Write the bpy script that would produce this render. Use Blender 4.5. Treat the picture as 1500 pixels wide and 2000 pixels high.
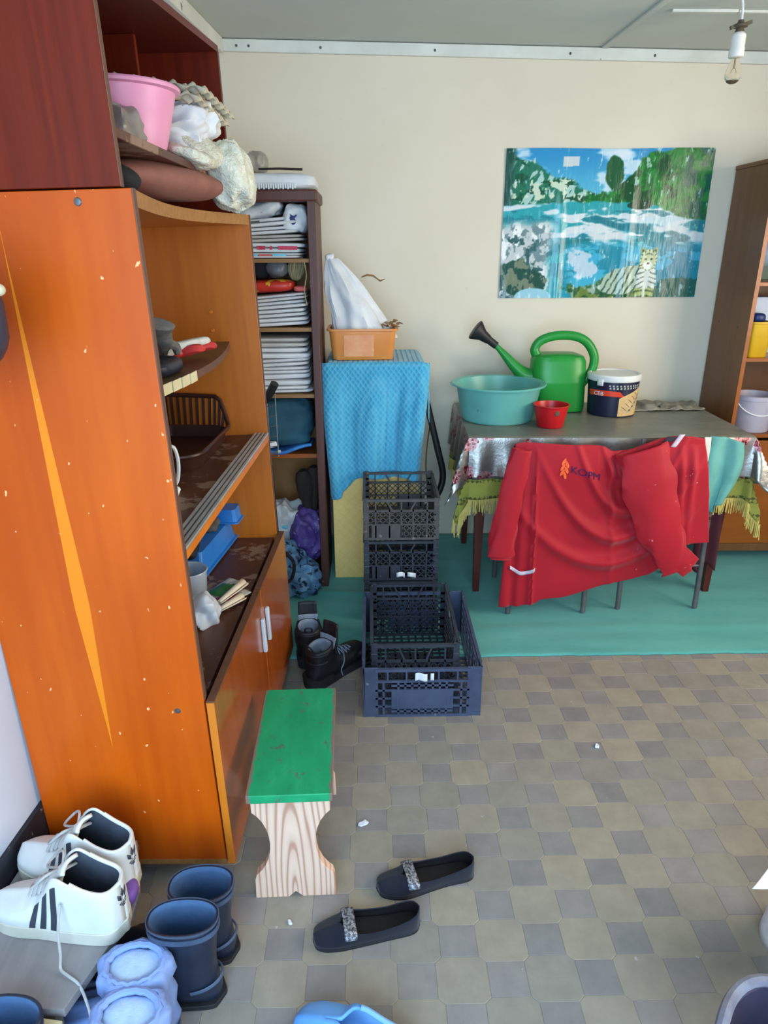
import bpy, bmesh, math, random
import numpy as np
from mathutils import Vector, Matrix, Euler, noise
R = math.radians
PI = math.pi
for o in list(bpy.data.objects):
    bpy.data.objects.remove(o, do_unlink=True)
SC = bpy.context.scene
COL = SC.collection

# ------------------------------------------------------------------ camera
cam_d = bpy.data.cameras.new('camera')
cam_d.sensor_fit = 'HORIZONTAL'
cam_d.sensor_width = 36.0
cam_d.lens = 1350.0 / 1500.0 * 36.0
cam_d.clip_start = 0.02
cam = bpy.data.objects.new('camera', cam_d)
COL.objects.link(cam)
pit, rol, yaw = 0.3634, -0.0045, 0.0159
cp, sp = math.cos(pit), math.sin(pit)
M_ = (Matrix(((math.cos(rol), -math.sin(rol), 0), (math.sin(rol), math.cos(rol), 0), (0, 0, 1)))
      @ Matrix(((1, 0, 0), (0, cp, -sp), (0, sp, cp)))
      @ Matrix(((1, 0, 0), (0, 0, -1), (0, 1, 0)))
      @ Matrix(((math.cos(yaw), -math.sin(yaw), 0), (math.sin(yaw), math.cos(yaw), 0), (0, 0, 1))))
rx, dn, fw = M_[0], M_[1], M_[2]
cam.matrix_world = Matrix(((rx[0], -dn[0], -fw[0], 0), (rx[1], -dn[1], -fw[1], 0), (rx[2], -dn[2], -fw[2], 1.55), (0, 0, 0, 1)))
SC.camera = cam

# ------------------------------------------------------------------ world, daylight, exposure
SC.view_settings.view_transform = 'Standard'
SC.view_settings.look = 'None'
SC.view_settings.gamma = 1.0
SC.view_settings.use_curve_mapping = False
SC.view_settings.exposure = 0.0
wd = bpy.data.worlds.new('sky')
SC.world = wd
wd.use_nodes = True
wd.node_tree.nodes['Background'].inputs[0].default_value = (0.55, 0.75, 1.0, 1)
wd.node_tree.nodes['Background'].inputs[1].default_value = 0.6


def area(name, loc, target, sx, sy, power, col):
    d = bpy.data.lights.new(name, 'AREA')
    d.shape = 'RECTANGLE'
    d.size, d.size_y = sx, sy
    d.energy = power
    d.color = col
    o = bpy.data.objects.new(name, d)
    COL.objects.link(o)
    o.location = loc
    o.rotation_euler = (Vector(target) - Vector(loc)).to_track_quat('-Z', 'Y').to_euler()
    return o


area('door_daylight', (-0.05, -1.25, 1.35), (0.1, 2.0, 0.75), 2.3, 2.1, 150, (0.50, 0.75, 1.0))
area('added_window_fill', (3.05, 1.55, 1.55), (0.6, 2.6, 1.1), 1.9, 1.2, 92, (1.0, 0.87, 0.70))  # warm fill light added outside the unseen right wall window


# ------------------------------------------------------------------ materials
def lin(c):
    def f(x):
        x /= 255.0
        return x / 12.92 if x <= 0.04045 else ((x + 0.055) / 1.055) ** 2.4
    return (f(c[0]), f(c[1]), f(c[2]), 1.0)


MATS = {}


class NT:
    def __init__(s, name):
        s.m = bpy.data.materials.new(name)
        s.m.use_nodes = True
        s.t = s.m.node_tree
        s.b = s.t.nodes['Principled BSDF']
        MATS[name] = s.m

    def n(s, typ, **kw):
        nd = s.t.nodes.new(typ)
        for k, v in kw.items():
            if k.startswith('i_'):
                key = k[2:]
                key = int(key) if key.isdigit() else key.replace('_', ' ')
                nd.inputs[key].default_value = v
            else:
                setattr(nd, k, v)
        return nd

    def l(s, a, b):
        s.t.links.new(a, b)

    def coords(s, sc=(1, 1, 1), kind='Object', rot=(0, 0, 0)):
        tc = s.n('ShaderNodeTexCoord')
        mp = s.n('ShaderNodeMapping')
        mp.inputs['Scale'].default_value = sc
        mp.inputs['Rotation'].default_value = rot
        s.l(tc.outputs[kind], mp.inputs[0])
        return mp.outputs[0]

    def noise(s, vec, scale, detail=4, rough=0.6, dist=0.0):
        nd = s.n('ShaderNodeTexNoise', i_Scale=scale, i_Detail=detail, i_Roughness=rough, i_Distortion=dist)
        s.l(vec, nd.inputs['Vector'])
        return nd.outputs['Fac']

    def ramp(s, fac, stops):
        nd = s.n('ShaderNodeValToRGB')
        e = nd.color_ramp.elements
        while len(e) < len(stops):
            e.new(0.5)
        for i, (p, c) in enumerate(stops):
            e[i].position = p
            e[i].color = c if len(c) == 4 else lin(c)
        s.l(fac, nd.inputs[0])
        return nd.outputs[0]

    def mix(s, fac, a, b, mode='MIX'):
        nd = s.n('ShaderNodeMix', data_type='RGBA', blend_type=mode)
        for sock, v in ((nd.inputs[0], fac), (nd.inputs[6], a), (nd.inputs[7], b)):
            if hasattr(v, 'is_output'):
                s.l(v, sock)
            elif isinstance(v, (int, float)):
                sock.default_value = v
            else:
                sock.default_value = v if len(v) == 4 else lin(v)
        return nd.outputs[2]

    def math(s, op, a, b=None, c=None):
        nd = s.n('ShaderNodeMath', operation=op)
        for i, v in enumerate((a, b, c)):
            if v is None:
                continue
            if hasattr(v, 'is_output'):
                s.l(v, nd.inputs[i])
            else:
                nd.inputs[i].default_value = v
        return nd.outputs[0]

    def bump(s, h, strength=0.3, dist=0.002):
        nd = s.n('ShaderNodeBump', i_Strength=strength, i_Distance=dist)
        s.l(h, nd.inputs['Height'])
        s.l(nd.outputs[0], s.b.inputs['Normal'])

    def color(s, c):
        if hasattr(c, 'is_output'):
            s.l(c, s.b.inputs['Base Color'])
        else:
            s.b.inputs['Base Color'].default_value = lin(c)

    def set(s, rough=0.5, metal=0.0, spec=0.5, coat=0.0, trans=0.0, alpha=1.0, sheen=0.0, ior=1.45):
        i = s.b.inputs
        i['Roughness'].default_value = rough
        i['Metallic'].default_value = metal
        i['Specular IOR Level'].default_value = spec
        i['Coat Weight'].default_value = coat
        i['Coat Roughness'].default_value = 0.12
        i['Transmission Weight'].default_value = trans
        i['Alpha'].default_value = alpha
        i['Sheen Weight'].default_value = sheen
        i['IOR'].default_value = ior
        return s.m


def mat(name, c1, c2=None, scale=8, sc=(1, 1, 1), rough=0.5, metal=0.0, spec=0.5, coat=0.0, trans=0.0, alpha=1.0,
        sheen=0.0, bump=0.0, bscale=60, bdist=0.002, lo=0.35, hi=0.65, rand=0.0, ior=1.45, spots=None):
    """two-tone procedural surface: c1..c2 by fractal noise, fine bump, optional per-object value change and spots"""
    t = NT(name)
    v = t.coords(sc)
    c2 = c2 or tuple(x * 0.86 for x in c1)
    col = t.ramp(t.noise(v, scale), [(lo, c1), (hi, c2)])
    if spots:
        sp_c, sp_s, thr = spots
        sn = t.noise(t.coords(), sp_s, 3, 0.55)
        col = t.mix(t.ramp(sn, [(thr, (0, 0, 0)), (thr + 0.03, (255, 255, 255))]), col, sp_c)
    if rand:
        oi = t.n('ShaderNodeObjectInfo')
        hs = t.n('ShaderNodeHueSaturation')
        val = t.math('MULTIPLY_ADD', oi.outputs['Random'], 2 * rand, 1 - rand)
        t.l(val, hs.inputs['Value'])
        t.l(col, hs.inputs['Color'])
        col = hs.outputs[0]
    t.color(col)
    if bump:
        t.bump(t.noise(t.coords(), bscale, 3), bump, bdist)
    return t.set(rough, metal, spec, coat, trans, alpha, sheen, ior)


def wood(name, c1, c2, grain=(14, 14, 0.8), rough=0.35, coat=0.0, wear=None, wthr=0.68, wscale=9, scale=2.2, bump=0.05, spec=0.5):
    t = NT(name)
    v = t.coords(grain)
    n1 = t.noise(v, scale, 6, 0.62, 0.35)
    col = t.ramp(n1, [(0.3, c1), (0.7, c2)])
    n2 = t.noise(t.coords((1, 1, 0.5)), 1.6, 2)
    col = t.mix(t.ramp(n2, [(0.35, (0, 0, 0)), (0.7, (150, 150, 150))]), col, tuple(x * 0.72 for x in c1))
    if wear:
        wn = t.noise(t.coords((1, 1, 1)), wscale, 5, 0.7)
        col = t.mix(t.ramp(wn, [(wthr, (0, 0, 0)), (wthr + 0.04, (255, 255, 255))]), col, wear)
    t.color(col)
    t.bump(n1, bump, 0.002)
    return t.set(rough, 0, spec, coat)


def cabinet_side():
    """varnished orange veneer with the long lighter wedge, pale chips and a filled screw hole"""
    t = NT('orange_side_veneer')
    tc = t.n('ShaderNodeTexCoord')
    sx = t.n('ShaderNodeSeparateXYZ')
    t.l(tc.outputs['Object'], sx.inputs[0])
    x, z = sx.outputs[0], sx.outputs[2]
    n1 = t.noise(t.coords((10, 10, 0.7)), 2.0, 6, 0.6, 0.3)
    base = t.ramp(n1, [(0.3, (210, 94, 10)), (0.7, (192, 77, 5))])
    big = t.noise(t.coords((1.2, 1, 0.6)), 2.2, 3, 0.5)
    base = t.mix(t.ramp(big, [(0.38, (0, 0, 0)), (0.66, (210, 210, 210))]), base, (176, 64, 6))
    # lighter wedge: centre line and half width vary with height
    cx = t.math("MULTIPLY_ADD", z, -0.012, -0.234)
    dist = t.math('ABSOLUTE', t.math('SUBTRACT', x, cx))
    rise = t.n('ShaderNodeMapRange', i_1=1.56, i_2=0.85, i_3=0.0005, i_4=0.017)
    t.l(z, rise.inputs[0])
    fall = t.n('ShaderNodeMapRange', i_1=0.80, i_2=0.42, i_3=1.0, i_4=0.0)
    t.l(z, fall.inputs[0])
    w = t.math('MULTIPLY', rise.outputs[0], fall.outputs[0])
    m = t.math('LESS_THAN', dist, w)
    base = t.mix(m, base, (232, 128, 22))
    chips = t.noise(t.coords((1, 1, 0.6)), 55, 2, 0.5)
    base = t.mix(t.ramp(chips, [(0.715, (0, 0, 0)), (0.735, (255, 255, 255))]), base, (240, 176, 120))
    t.color(base)
    t.bump(n1, 0.04, 0.002)
    t.set(0.38, 0, 0.28, 0.05)


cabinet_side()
wood('orange_wood', (204, 112, 18), (182, 92, 10), rough=0.42, coat=0.1)
wood('orange_door', (178, 88, 20), (150, 66, 12), rough=0.24, coat=0.5)
wood('orange_edge', (224, 128, 36), (206, 108, 24), rough=0.4)
wood('brown_edge', (112, 72, 50), (94, 58, 40), rough=0.5)
wood('chipboard_edge', (176, 126, 70), (150, 102, 54), grain=(30, 30, 30), rough=0.7)
wood('red_wood', (122, 36, 10), (90, 22, 4), grain=(18, 18, 0.6), rough=0.5, spec=0.2)
wood('red_dark_wood', (110, 30, 12), (84, 20, 8), grain=(18, 18, 0.6), rough=0.4)
wood('worn_brown_shelf', (98, 56, 38), (80, 42, 28), grain=(6, 1.5, 6), rough=0.45, wear=(138, 108, 88), wthr=0.54, wscale=7)
wood('curved_shelf_brown', (112, 84, 52), (96, 70, 44), grain=(6, 1.5, 6), rough=0.5)
wood('bookcase_brown', (92, 52, 42), (74, 40, 32), grain=(20, 20, 0.8), rough=0.5, wear=(132, 104, 90), wthr=0.66)
wood('bookcase_shelf', (156, 116, 70), (128, 92, 54), grain=(1, 8, 8), rough=0.6)
wood('bookcase_back', (176, 128, 70), (160, 112, 60), grain=(6, 6, 1), rough=0.6)
wood('side_cabinet_brown', (126, 80, 42), (110, 66, 34), grain=(10, 10, 0.8), rough=0.45, coat=0.1)
wood('side_cabinet_orange', (164, 88, 22), (144, 70, 14), grain=(1.5, 8, 6), rough=0.35, coat=0.2, wear=(220, 170, 110), wthr=0.76, wscale=22)
wood('table_leg_red', (94, 34, 24), (72, 22, 16), rough=0.4, wear=(170, 130, 110), wthr=0.72, wscale=14)
wood('bench_grey', (158, 151, 150), (134, 127, 128), grain=(9, 1.2, 9), rough=0.8, wear=(142, 122, 124), wthr=0.60, wscale=5)
wood('pale_block', (214, 196, 150), (196, 176, 128), rough=0.7)


def pine():
    t = NT('pine_board')
    v = t.coords((9, 9, 0.9))
    wv = t.n('ShaderNodeTexWave', wave_type='RINGS', rings_direction='Y', i_Scale=2.6, i_Distortion=7.0, i_Detail=2.0)
    wv.inputs['Detail Scale'].default_value = 0.8
    t.l(v, wv.inputs['Vector'])
    c = t.ramp(wv.outputs['Fac'], [(0.0, (226, 190, 166)), (0.74, (216, 178, 154)), (1.0, (184, 136, 112))])
    n2 = t.noise(t.coords((1, 1, 1)), 9, 4)
    c = t.mix(t.ramp(n2, [(0.5, (0, 0, 0)), (0.75, (120, 120, 120))]), c, (196, 150, 140))
    t.color(c)
    t.bump(wv.outputs['Fac'], 0.15, 0.001)
    t.set(0.75)


pine()


def green_paint():
    t = NT('green_paint')
    n1 = t.noise(t.coords((3, 1, 3)), 5, 5, 0.65)
    c = t.ramp(n1, [(0.3, (12, 136, 84)), (0.62, (26, 152, 98)), (0.8, (70, 172, 128))])
    n2 = t.noise(t.coords((1.5, 1, 1.5)), 26, 4, 0.6)
    c = t.mix(t.ramp(n2, [(0.63, (0, 0, 0)), (0.66, (230, 230, 230))]), c, (84, 98, 86))
    # bare, rubbed wood along the two long edges
    tc = t.n('ShaderNodeTexCoord')
    sx = t.n('ShaderNodeSeparateXYZ')
    t.l(tc.outputs['Object'], sx.inputs[0])
    ed = t.math('ADD', t.math('ABSOLUTE', sx.outputs[0]), t.math('MULTIPLY', t.noise(t.coords(), 30, 4), 0.02))
    c = t.mix(t.ramp(t.math('MULTIPLY', ed, 5.0), [(0.525, (0, 0, 0)), (0.535, (255, 255, 255))]), c, (120, 104, 90))
    t.color(c)
    t.bump(n1, 0.2, 0.001)
    t.set(0.5)


green_paint()


def plaster(name, c1, c2, c3, marks=True):
    t = NT(name)
    v = t.coords()
    c = t.ramp(t.noise(v, 1.1, 4, 0.55), [(0.3, c1), (0.7, c2)])
    n2 = t.noise(v, 4.0, 6, 0.7)
    c = t.mix(t.ramp(n2, [(0.58, (0, 0, 0)), (0.8, (120, 120, 120))]), c, c3)
    if marks:
        n3 = t.noise(v, 26, 4, 0.6)
        n4 = t.noise(v, 1.7, 2, 0.5)
        f = t.math('MULTIPLY', t.ramp(n3, [(0.68, (0, 0, 0)), (0.78, (150, 150, 150))]), t.ramp(n4, [(0.5, (0, 0, 0)), (0.65, (255, 255, 255))]))
        c = t.mix(f, c, (140, 128, 114))
    t.color(c)
    t.bump(t.noise(v, 22, 4), 0.12, 0.004)
    t.set(0.85, spec=0.25)


plaster('wall_plaster', (227, 217, 198), (217, 205, 184), (203, 190, 170))
plaster('left_wall_plaster', (206, 214, 226), (194, 204, 218), (178, 190, 206), False)  # white wall, cool door light partly put into its bluish colour
plaster('ceiling_paint', (200, 204, 196), (188, 192, 184), (176, 180, 172), False)
mat('trim_paint', (222, 222, 212), (206, 206, 196), 5, rough=0.6, spots=((120, 116, 104), 16, 0.68))
mat('tar_plinth', (22, 24, 32), (42, 44, 52), 7, rough=0.5, bump=0.3, bscale=40, spots=((110, 108, 104), 38, 0.68))
mat('floor_base', (104, 98, 92), (92, 86, 80), 6, rough=0.7)


def tile(name, c1, c2):
    t = NT(name)
    tc = t.n('ShaderNodeTexCoord')
    geo = t.n('ShaderNodeNewGeometry')
    oi = t.n('ShaderNodeObjectInfo')

    def pos(sc):
        mp = t.n('ShaderNodeMapping')
        mp.inputs['Scale'].default_value = sc
        t.l(geo.outputs['Position'], mp.inputs[0])
        return mp.outputs[0]
    grain = t.noise(pos((190, 18, 1)), 1.0, 3, 0.6)
    blot = t.noise(pos((1, 1, 1)), 15, 4, 0.6)
    c = t.ramp(blot, [(0.3, c1), (0.7, c2)])
    c = t.mix(t.ramp(grain, [(0.35, (90, 90, 90)), (0.7, (0, 0, 0))]), c, tuple(x * 0.82 for x in c1))
    hs = t.n('ShaderNodeHueSaturation')
    t.l(t.math('MULTIPLY_ADD', oi.outputs['Random'], 0.22, 0.89), hs.inputs['Value'])
    t.l(t.math('MULTIPLY_ADD', oi.outputs['Random'], 0.4, 0.8), hs.inputs['Saturation'])
    t.l(c, hs.inputs['Color'])
    c = hs.outputs[0]
    scuff = t.noise(pos((1, 1.6, 1)), 3.3, 6, 0.72)
    c = t.mix(t.ramp(scuff, [(0.60, (0, 0, 0)), (0.8, (130, 130, 130))]), c, (164, 166, 170))
    c = t.mix(t.ramp(t.noise(pos((1, 1, 1)), 34, 3, 0.5), [(0.73, (0, 0, 0)), (0.76, (190, 190, 190))]), c, (190, 190, 186))
    t.color(c)
    t.bump(grain, 0.25, 0.0008)
    t.set(0.5, spec=0.4)


tile('tile_light', (152, 144, 130), (138, 131, 119))
tile('tile_dark', (141, 135, 131), (128, 123, 120))


def rug_mat():
    t = NT('rug_teal')
    v = t.coords()
    n1 = t.noise(t.coords((0.6, 2.2, 1)), 3, 5, 0.6)
    c = t.ramp(n1, [(0.3, (76, 154, 146)), (0.7, (98, 172, 162))])
    n2 = t.noise(v, 6, 5, 0.7)
    c = t.mix(t.ramp(n2, [(0.55, (0, 0, 0)), (0.8, (130, 130, 130))]), c, (78, 132, 120))
    t.color(c)
    t.bump(t.noise(v, 260, 2), 0.5, 0.002)
    t.set(0.95, spec=0.1, sheen=0.2)


rug_mat()
mat('pink_plastic', (236, 160, 190), (226, 146, 178), 4, rough=0.4, spots=((190, 120, 140), 14, 0.70))
mat('white_label', (236, 236, 236), (216, 216, 220), 30, rough=0.5)
mat('egg_card', (206, 196, 172), (190, 178, 152), 18, rough=0.95, bump=0.3, bscale=120)
mat('white_cloth', (226, 226, 226), (206, 206, 208), 7, rough=0.9, sheen=0.2, bump=0.2, bscale=180)
mat('crochet_cloth', (226, 222, 204), (204, 200, 178), 40, rough=0.95, bump=1.0, bscale=110, bdist=0.008, spots=((150, 144, 124), 75, 0.69))
mat('clear_bag', (196, 190, 178), (170, 164, 152), 12, rough=0.3, trans=0.45, alpha=0.8)
mat('brown_cushion_cloth', (150, 98, 84), (132, 84, 72), 8, rough=0.9, bump=0.25, bscale=240)
mat('black_cloth', (24, 24, 28), (38, 36, 38), 9, rough=0.85, bump=0.3, bscale=120)
mat('black_brown_cloth', (34, 26, 22), (46, 36, 30), 9, rough=0.9, bump=0.3, bscale=120)
mat('grey_knit', (124, 118, 112), (96, 92, 88), 30, rough=0.95, bump=0.6, bscale=150)
mat('white_knit', (212, 208, 196), (186, 184, 172), 26, rough=0.95, bump=0.5, bscale=150)
mat('red_rubber', (206, 62, 58), (180, 44, 44), 14, rough=0.5, bump=0.3, bscale=120)
mat('navy_satin', (20, 22, 36), (34, 36, 52), 6, rough=0.4)
mat('brown_plastic', (64, 34, 26), (52, 26, 20), 5, rough=0.35)
mat('white_plastic', (228, 228, 224), (212, 212, 208), 6, rough=0.35)
mat('aluminium_track', (206, 204, 200), (184, 182, 178), 12, rough=0.3, metal=0.4)
mat('track_groove', (60, 62, 66), (50, 52, 56), 12, rough=0.5)
mat('masking_tape', (222, 208, 168), (204, 190, 150), 9, rough=0.8, bump=0.2)
mat('blue_plastic', (44, 126, 206), (36, 110, 190), 4, rough=0.35)
mat('frosted_plastic', (214, 222, 232), (190, 202, 216), 4, rough=0.3, trans=0.5)
mat('thin_white_bag', (240, 242, 246), (224, 228, 234), 10, rough=0.3, trans=0.35)
mat('grey_dark_rag', (96, 88, 84), (80, 74, 70), 12, rough=0.9)
mat('kraft_paper', (222, 200, 172), (206, 184, 156), 8, rough=0.8)
mat('packet_green', (36, 100, 52), (64, 126, 76), 22, rough=0.4)
mat('packet_red', (168, 34, 44), (142, 24, 36), 20, rough=0.4)
mat('packet_grey', (150, 146, 138), (186, 180, 168), 24, rough=0.4, spots=((50, 60, 52), 34, 0.62))
mat('handle_plastic', (198, 200, 204), (178, 180, 186), 16, rough=0.3)
mat('screw_grey', (110, 108, 110), (90, 88, 92), 20, rough=0.4, metal=0.6)
def landscape():
    t = NT('picture_landscape')
    tc = t.n('ShaderNodeTexCoord')
    sx = t.n('ShaderNodeSeparateXYZ')
    t.l(tc.outputs['Object'], sx.inputs[0])
    z = t.math('ADD', t.math('MULTIPLY', sx.outputs[2], 3.3), t.math('MULTIPLY', t.noise(t.coords(), 14, 4), 0.35))
    t.color(t.ramp(z, [(0.15, (20, 92, 52)), (0.38, (28, 70, 66)), (0.55, (120, 150, 180)), (0.8, (30, 84, 160)), (1.0, (24, 64, 140))]))
    t.set(0.35)


landscape()
mat('sack_white', (226, 226, 226), (204, 204, 206), 9, sc=(1, 1, 3), rough=0.75, bump=0.4, bscale=60, rand=0.08)
mat('sack_grey', (196, 192, 186), (174, 170, 164), 9, sc=(1, 1, 3), rough=0.8, bump=0.4, bscale=60, rand=0.06)
mat('print_red', (176, 40, 70), (196, 60, 86), 60, rough=0.6)
mat('print_cyan', (100, 178, 204), (120, 190, 214), 30, rough=0.6)
mat('print_salmon', (200, 96, 92), (184, 80, 80), 30, rough=0.6)
mat('print_navy', (24, 42, 96), (34, 54, 110), 20, rough=0.6)
mat('print_dark', (70, 70, 72), (100, 100, 100), 40, rough=0.6)
mat('print_yellow', (206, 178, 40), (190, 160, 30), 20, rough=0.5)
mat('red_orange_packet', (196, 52, 34), (170, 36, 26), 12, rough=0.35, spots=((206, 156, 40), 20, 0.56))
mat('twine', (166, 152, 116), (126, 114, 84), 5, sc=(40, 3, 3), rough=0.95, bump=0.6, bscale=90)
mat('grey_film', (112, 116, 120), (86, 90, 96), 8, rough=0.4)
mat('dark_teal_cloth', (38, 88, 104), (28, 66, 82), 6, rough=0.8, bump=0.2, bscale=160)
mat('blue_shiny_cloth', (36, 92, 176), (60, 130, 200), 16, rough=0.4)
mat('light_blue_cloth', (112, 168, 214), (92, 150, 200), 12, rough=0.6)
mat('black_rubber', (22, 22, 24), (34, 34, 36), 8, rough=0.5)
mat('purple_sack', (84, 62, 134), (62, 46, 106), 20, rough=0.5, bump=0.5, bscale=90, spots=((150, 140, 186), 60, 0.66))
mat('plaid_bag', (116, 158, 188), (70, 104, 138), 16, rough=0.5, bump=0.5, bscale=70, spots=((24, 34, 54), 26, 0.56))
mat('white_printed_bag', (206, 210, 212), (180, 186, 190), 9, rough=0.45, bump=0.3, bscale=40)
mat('black_metal', (20, 20, 24), (32, 32, 36), 6, rough=0.45, metal=0.3)
mat('grey_wire', (126, 132, 138), (100, 106, 112), 8, rough=0.4, metal=0.6)


def yellow_panel():
    t = NT('yellow_scallop')
    tc = t.n('ShaderNodeTexCoord')
    sx = t.n('ShaderNodeSeparateXYZ')
    t.l(tc.outputs['Object'], sx.inputs[0])
    # rows of overlapping circles: faint scallop line print
    p = 0.052
    rows = []
    out = None
    zz = t.math('DIVIDE', sx.outputs[2], p * 0.5)
    row = t.math('FLOOR', zz)
    fz = t.math('SUBTRACT', 1.0, t.math('SUBTRACT', zz, row))
    off = t.math('MULTIPLY', t.math('MODULO', row, 2.0), 0.5)
    xx = t.math('ADD', t.math('DIVIDE', sx.outputs[0], p), off)
    fx = t.math('SUBTRACT', t.math('FRACT', t.math('ADD', xx, 50.0)), 0.5)
    d = t.math('SQRT', t.math('ADD', t.math('MULTIPLY', fx, fx), t.math('MULTIPLY', t.math('MULTIPLY', fz, 0.5), t.math('MULTIPLY', fz, 0.5))))
    ring = t.math('ABSOLUTE', t.math('SUBTRACT', d, 0.44))
    c = t.mix(t.ramp(ring, [(0.0, (130, 130, 130)), (0.04, (0, 0, 0))]), t.ramp(t.noise(t.coords(), 5), [(0.3, (250, 212, 132)), (0.7, (244, 202, 118))]), (176, 136, 72))
    t.color(c)
    t.set(0.45)


yellow_panel()


def blanket_mat():
    t = NT('blue_blanket')
    v = t.coords((1, 1, 0.75), rot=(0, R(45), 0))
    a = t.n('ShaderNodeTexVoronoi', feature='F1', i_Scale=62.0, i_Randomness=0.15)
    t.l(v, a.inputs['Vector'])
    n = t.noise(t.coords(), 5, 4)
    c = t.ramp(n, [(0.3, (52, 146, 184)), (0.7, (74, 166, 200))])
    c = t.mix(t.ramp(a.outputs['Distance'], [(0.3, (0, 0, 0)), (0.75, (170, 170, 170))]), c, (126, 196, 220))
    t.color(c)
    t.bump(a.outputs['Distance'], 1.0, 0.006)
    t.set(0.95, spec=0.15, sheen=0.4)


blanket_mat()
mat('orange_tub', (222, 146, 78), (208, 130, 64), 4, rough=0.3)
mat('tub_label', (226, 158, 104), (214, 136, 84), 14, rough=0.25, spots=((244, 222, 200), 9, 0.66))
mat('dry_leaf', (122, 88, 52), (156, 120, 78), 18, rough=0.95)
mat('hose_black', (18, 18, 18), (28, 28, 28), 6, rough=0.45)
mat('cord_brown', (130, 92, 54), (110, 76, 44), 6, rough=0.6)
mat('crate_black', (38, 42, 52), (52, 56, 66), 12, rough=0.42, spots=((86, 88, 94), 30, 0.70))
mat('crate_grey', (62, 60, 60), (78, 74, 72), 12, rough=0.6, spots=((112, 104, 98), 30, 0.66))
mat('crate_blue', (56, 64, 88), (70, 80, 104), 10, rough=0.42, spots=((110, 116, 128), 34, 0.70))
mat('boot_leather', (13, 14, 20), (22, 23, 30), 12, rough=0.55, bump=0.3, bscale=90)
mat('boot_lining', (126, 136, 150), (100, 110, 126), 14, rough=0.95, bump=0.4, bscale=90)
mat('boot_sole', (18, 19, 22), (28, 28, 32), 10, rough=0.7)
mat('suede_navy', (16, 18, 32), (22, 24, 38), 10, rough=0.95, sheen=0.15)
mat('insole_dark', (14, 12, 14), (22, 18, 20), 8, rough=0.6)
mat('silver_beads', (176, 178, 186), (84, 86, 96), 170, rough=0.25, metal=0.6, bump=1.0, bscale=300, lo=0.42, hi=0.56)
mat('sneaker_white', (222, 224, 222), (206, 208, 206), 7, rough=0.55, bump=0.08, bscale=80)
mat('sneaker_sole', (216, 212, 200), (198, 192, 176), 9, rough=0.6)
mat('sneaker_lining', (66, 72, 86), (84, 90, 104), 12, rough=0.95, bump=0.3, bscale=160)
mat('sneaker_stripe', (50, 54, 66), (60, 64, 76), 30, rough=0.6)
mat('lace', (188, 186, 184), (166, 164, 162), 40, rough=0.9, bump=0.4, bscale=220)
mat('rubber_navy', (24, 31, 48), (33, 42, 60), 8, rough=0.36, spots=((90, 100, 118), 18, 0.68))
mat('rubber_band', (72, 86, 110), (56, 70, 92), 14, rough=0.5)
mat('rubber_lining', (56, 84, 122), (74, 104, 142), 9, rough=0.9, bump=0.3, bscale=120)
mat('quilt_blue', (130, 154, 206), (110, 134, 190), 7, rough=0.6, bump=0.35, bscale=45, bdist=0.004)
mat('fleece_blue', (184, 208, 236), (164, 192, 226), 20, rough=1.0, bump=0.6, bscale=160)
mat('slipper_dark', (42, 58, 84), (56, 74, 102), 9, rough=0.75)
mat('clog_blue', (104, 166, 232), (92, 152, 220), 5, rough=0.5)
mat('clog_inner', (124, 174, 226), (110, 160, 214), 8, rough=0.6)
mat('tub_dark', (52, 48, 66), (64, 58, 78), 7, rough=0.6)
mat('tub_rim', (138, 136, 146), (112, 108, 122), 22, rough=0.85, bump=0.5, bscale=80)
mat('teal_plastic', (112, 184, 174), (98, 168, 158), 4, rough=0.35, spots=((84, 130, 120), 12, 0.72))
mat('red_plastic', (196, 24, 32), (178, 16, 24), 4, rough=0.35)
mat('green_plastic', (34, 144, 56), (28, 132, 48), 4, rough=0.35)
mat('black_plastic', (24, 24, 26), (32, 32, 34), 6, rough=0.5)
mat('bucket_navy', (22, 26, 46), (30, 36, 60), 9, rough=0.3)
mat('bucket_red', (220, 76, 44), (206, 60, 34), 14, rough=0.3)
mat('bucket_gold', (214, 182, 128), (196, 160, 104), 22, rough=0.35)
mat('leaf_pale', (190, 190, 180), (160, 164, 156), 24, rough=0.4)
mat('leaf_dark', (50, 56, 58), (70, 76, 76), 24, rough=0.4)
mat('rag_grey', (150, 144, 130), (128, 122, 110), 9, rough=0.95, bump=0.4, bscale=120)


def foil():
    t = NT('foil_cloth')
    v = t.coords()
    vor = t.n('ShaderNodeTexVoronoi', feature='F1', i_Scale=9.0, i_Randomness=0.9)
    t.l(v, vor.inputs['Vector'])
    n = t.noise(v, 42, 4, 0.7, 0.4)
    f = t.math('ADD', vor.outputs['Distance'], t.math('MULTIPLY', n, 0.28))
    red = t.ramp(f, [(0.46, (255, 255, 255)), (0.52, (0, 0, 0))])
    c = t.ramp(t.noise(v, 5, 4), [(0.3, (172, 168, 164)), (0.7, (140, 136, 130))])
    c = t.mix(red, c, t.ramp(n, [(0.40, (104, 16, 30)), (0.55, (206, 158, 160)), (0.66, (44, 34, 34))]))
    t.color(c)
    t.bump(t.noise(v, 14, 4), 0.5, 0.006)
    rr = t.math('MULTIPLY_ADD', red, 0.2, 0.32)
    t.set(0.34, metal=0.85)
    t.l(rr, t.b.inputs['Roughness'])


foil()
mat('foil_top', (134, 133, 122), (114, 114, 104), 5, rough=0.42, metal=0.15, spots=((136, 130, 120), 7, 0.62))  # table top part of the foil, its darker reflection put into the colour


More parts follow.
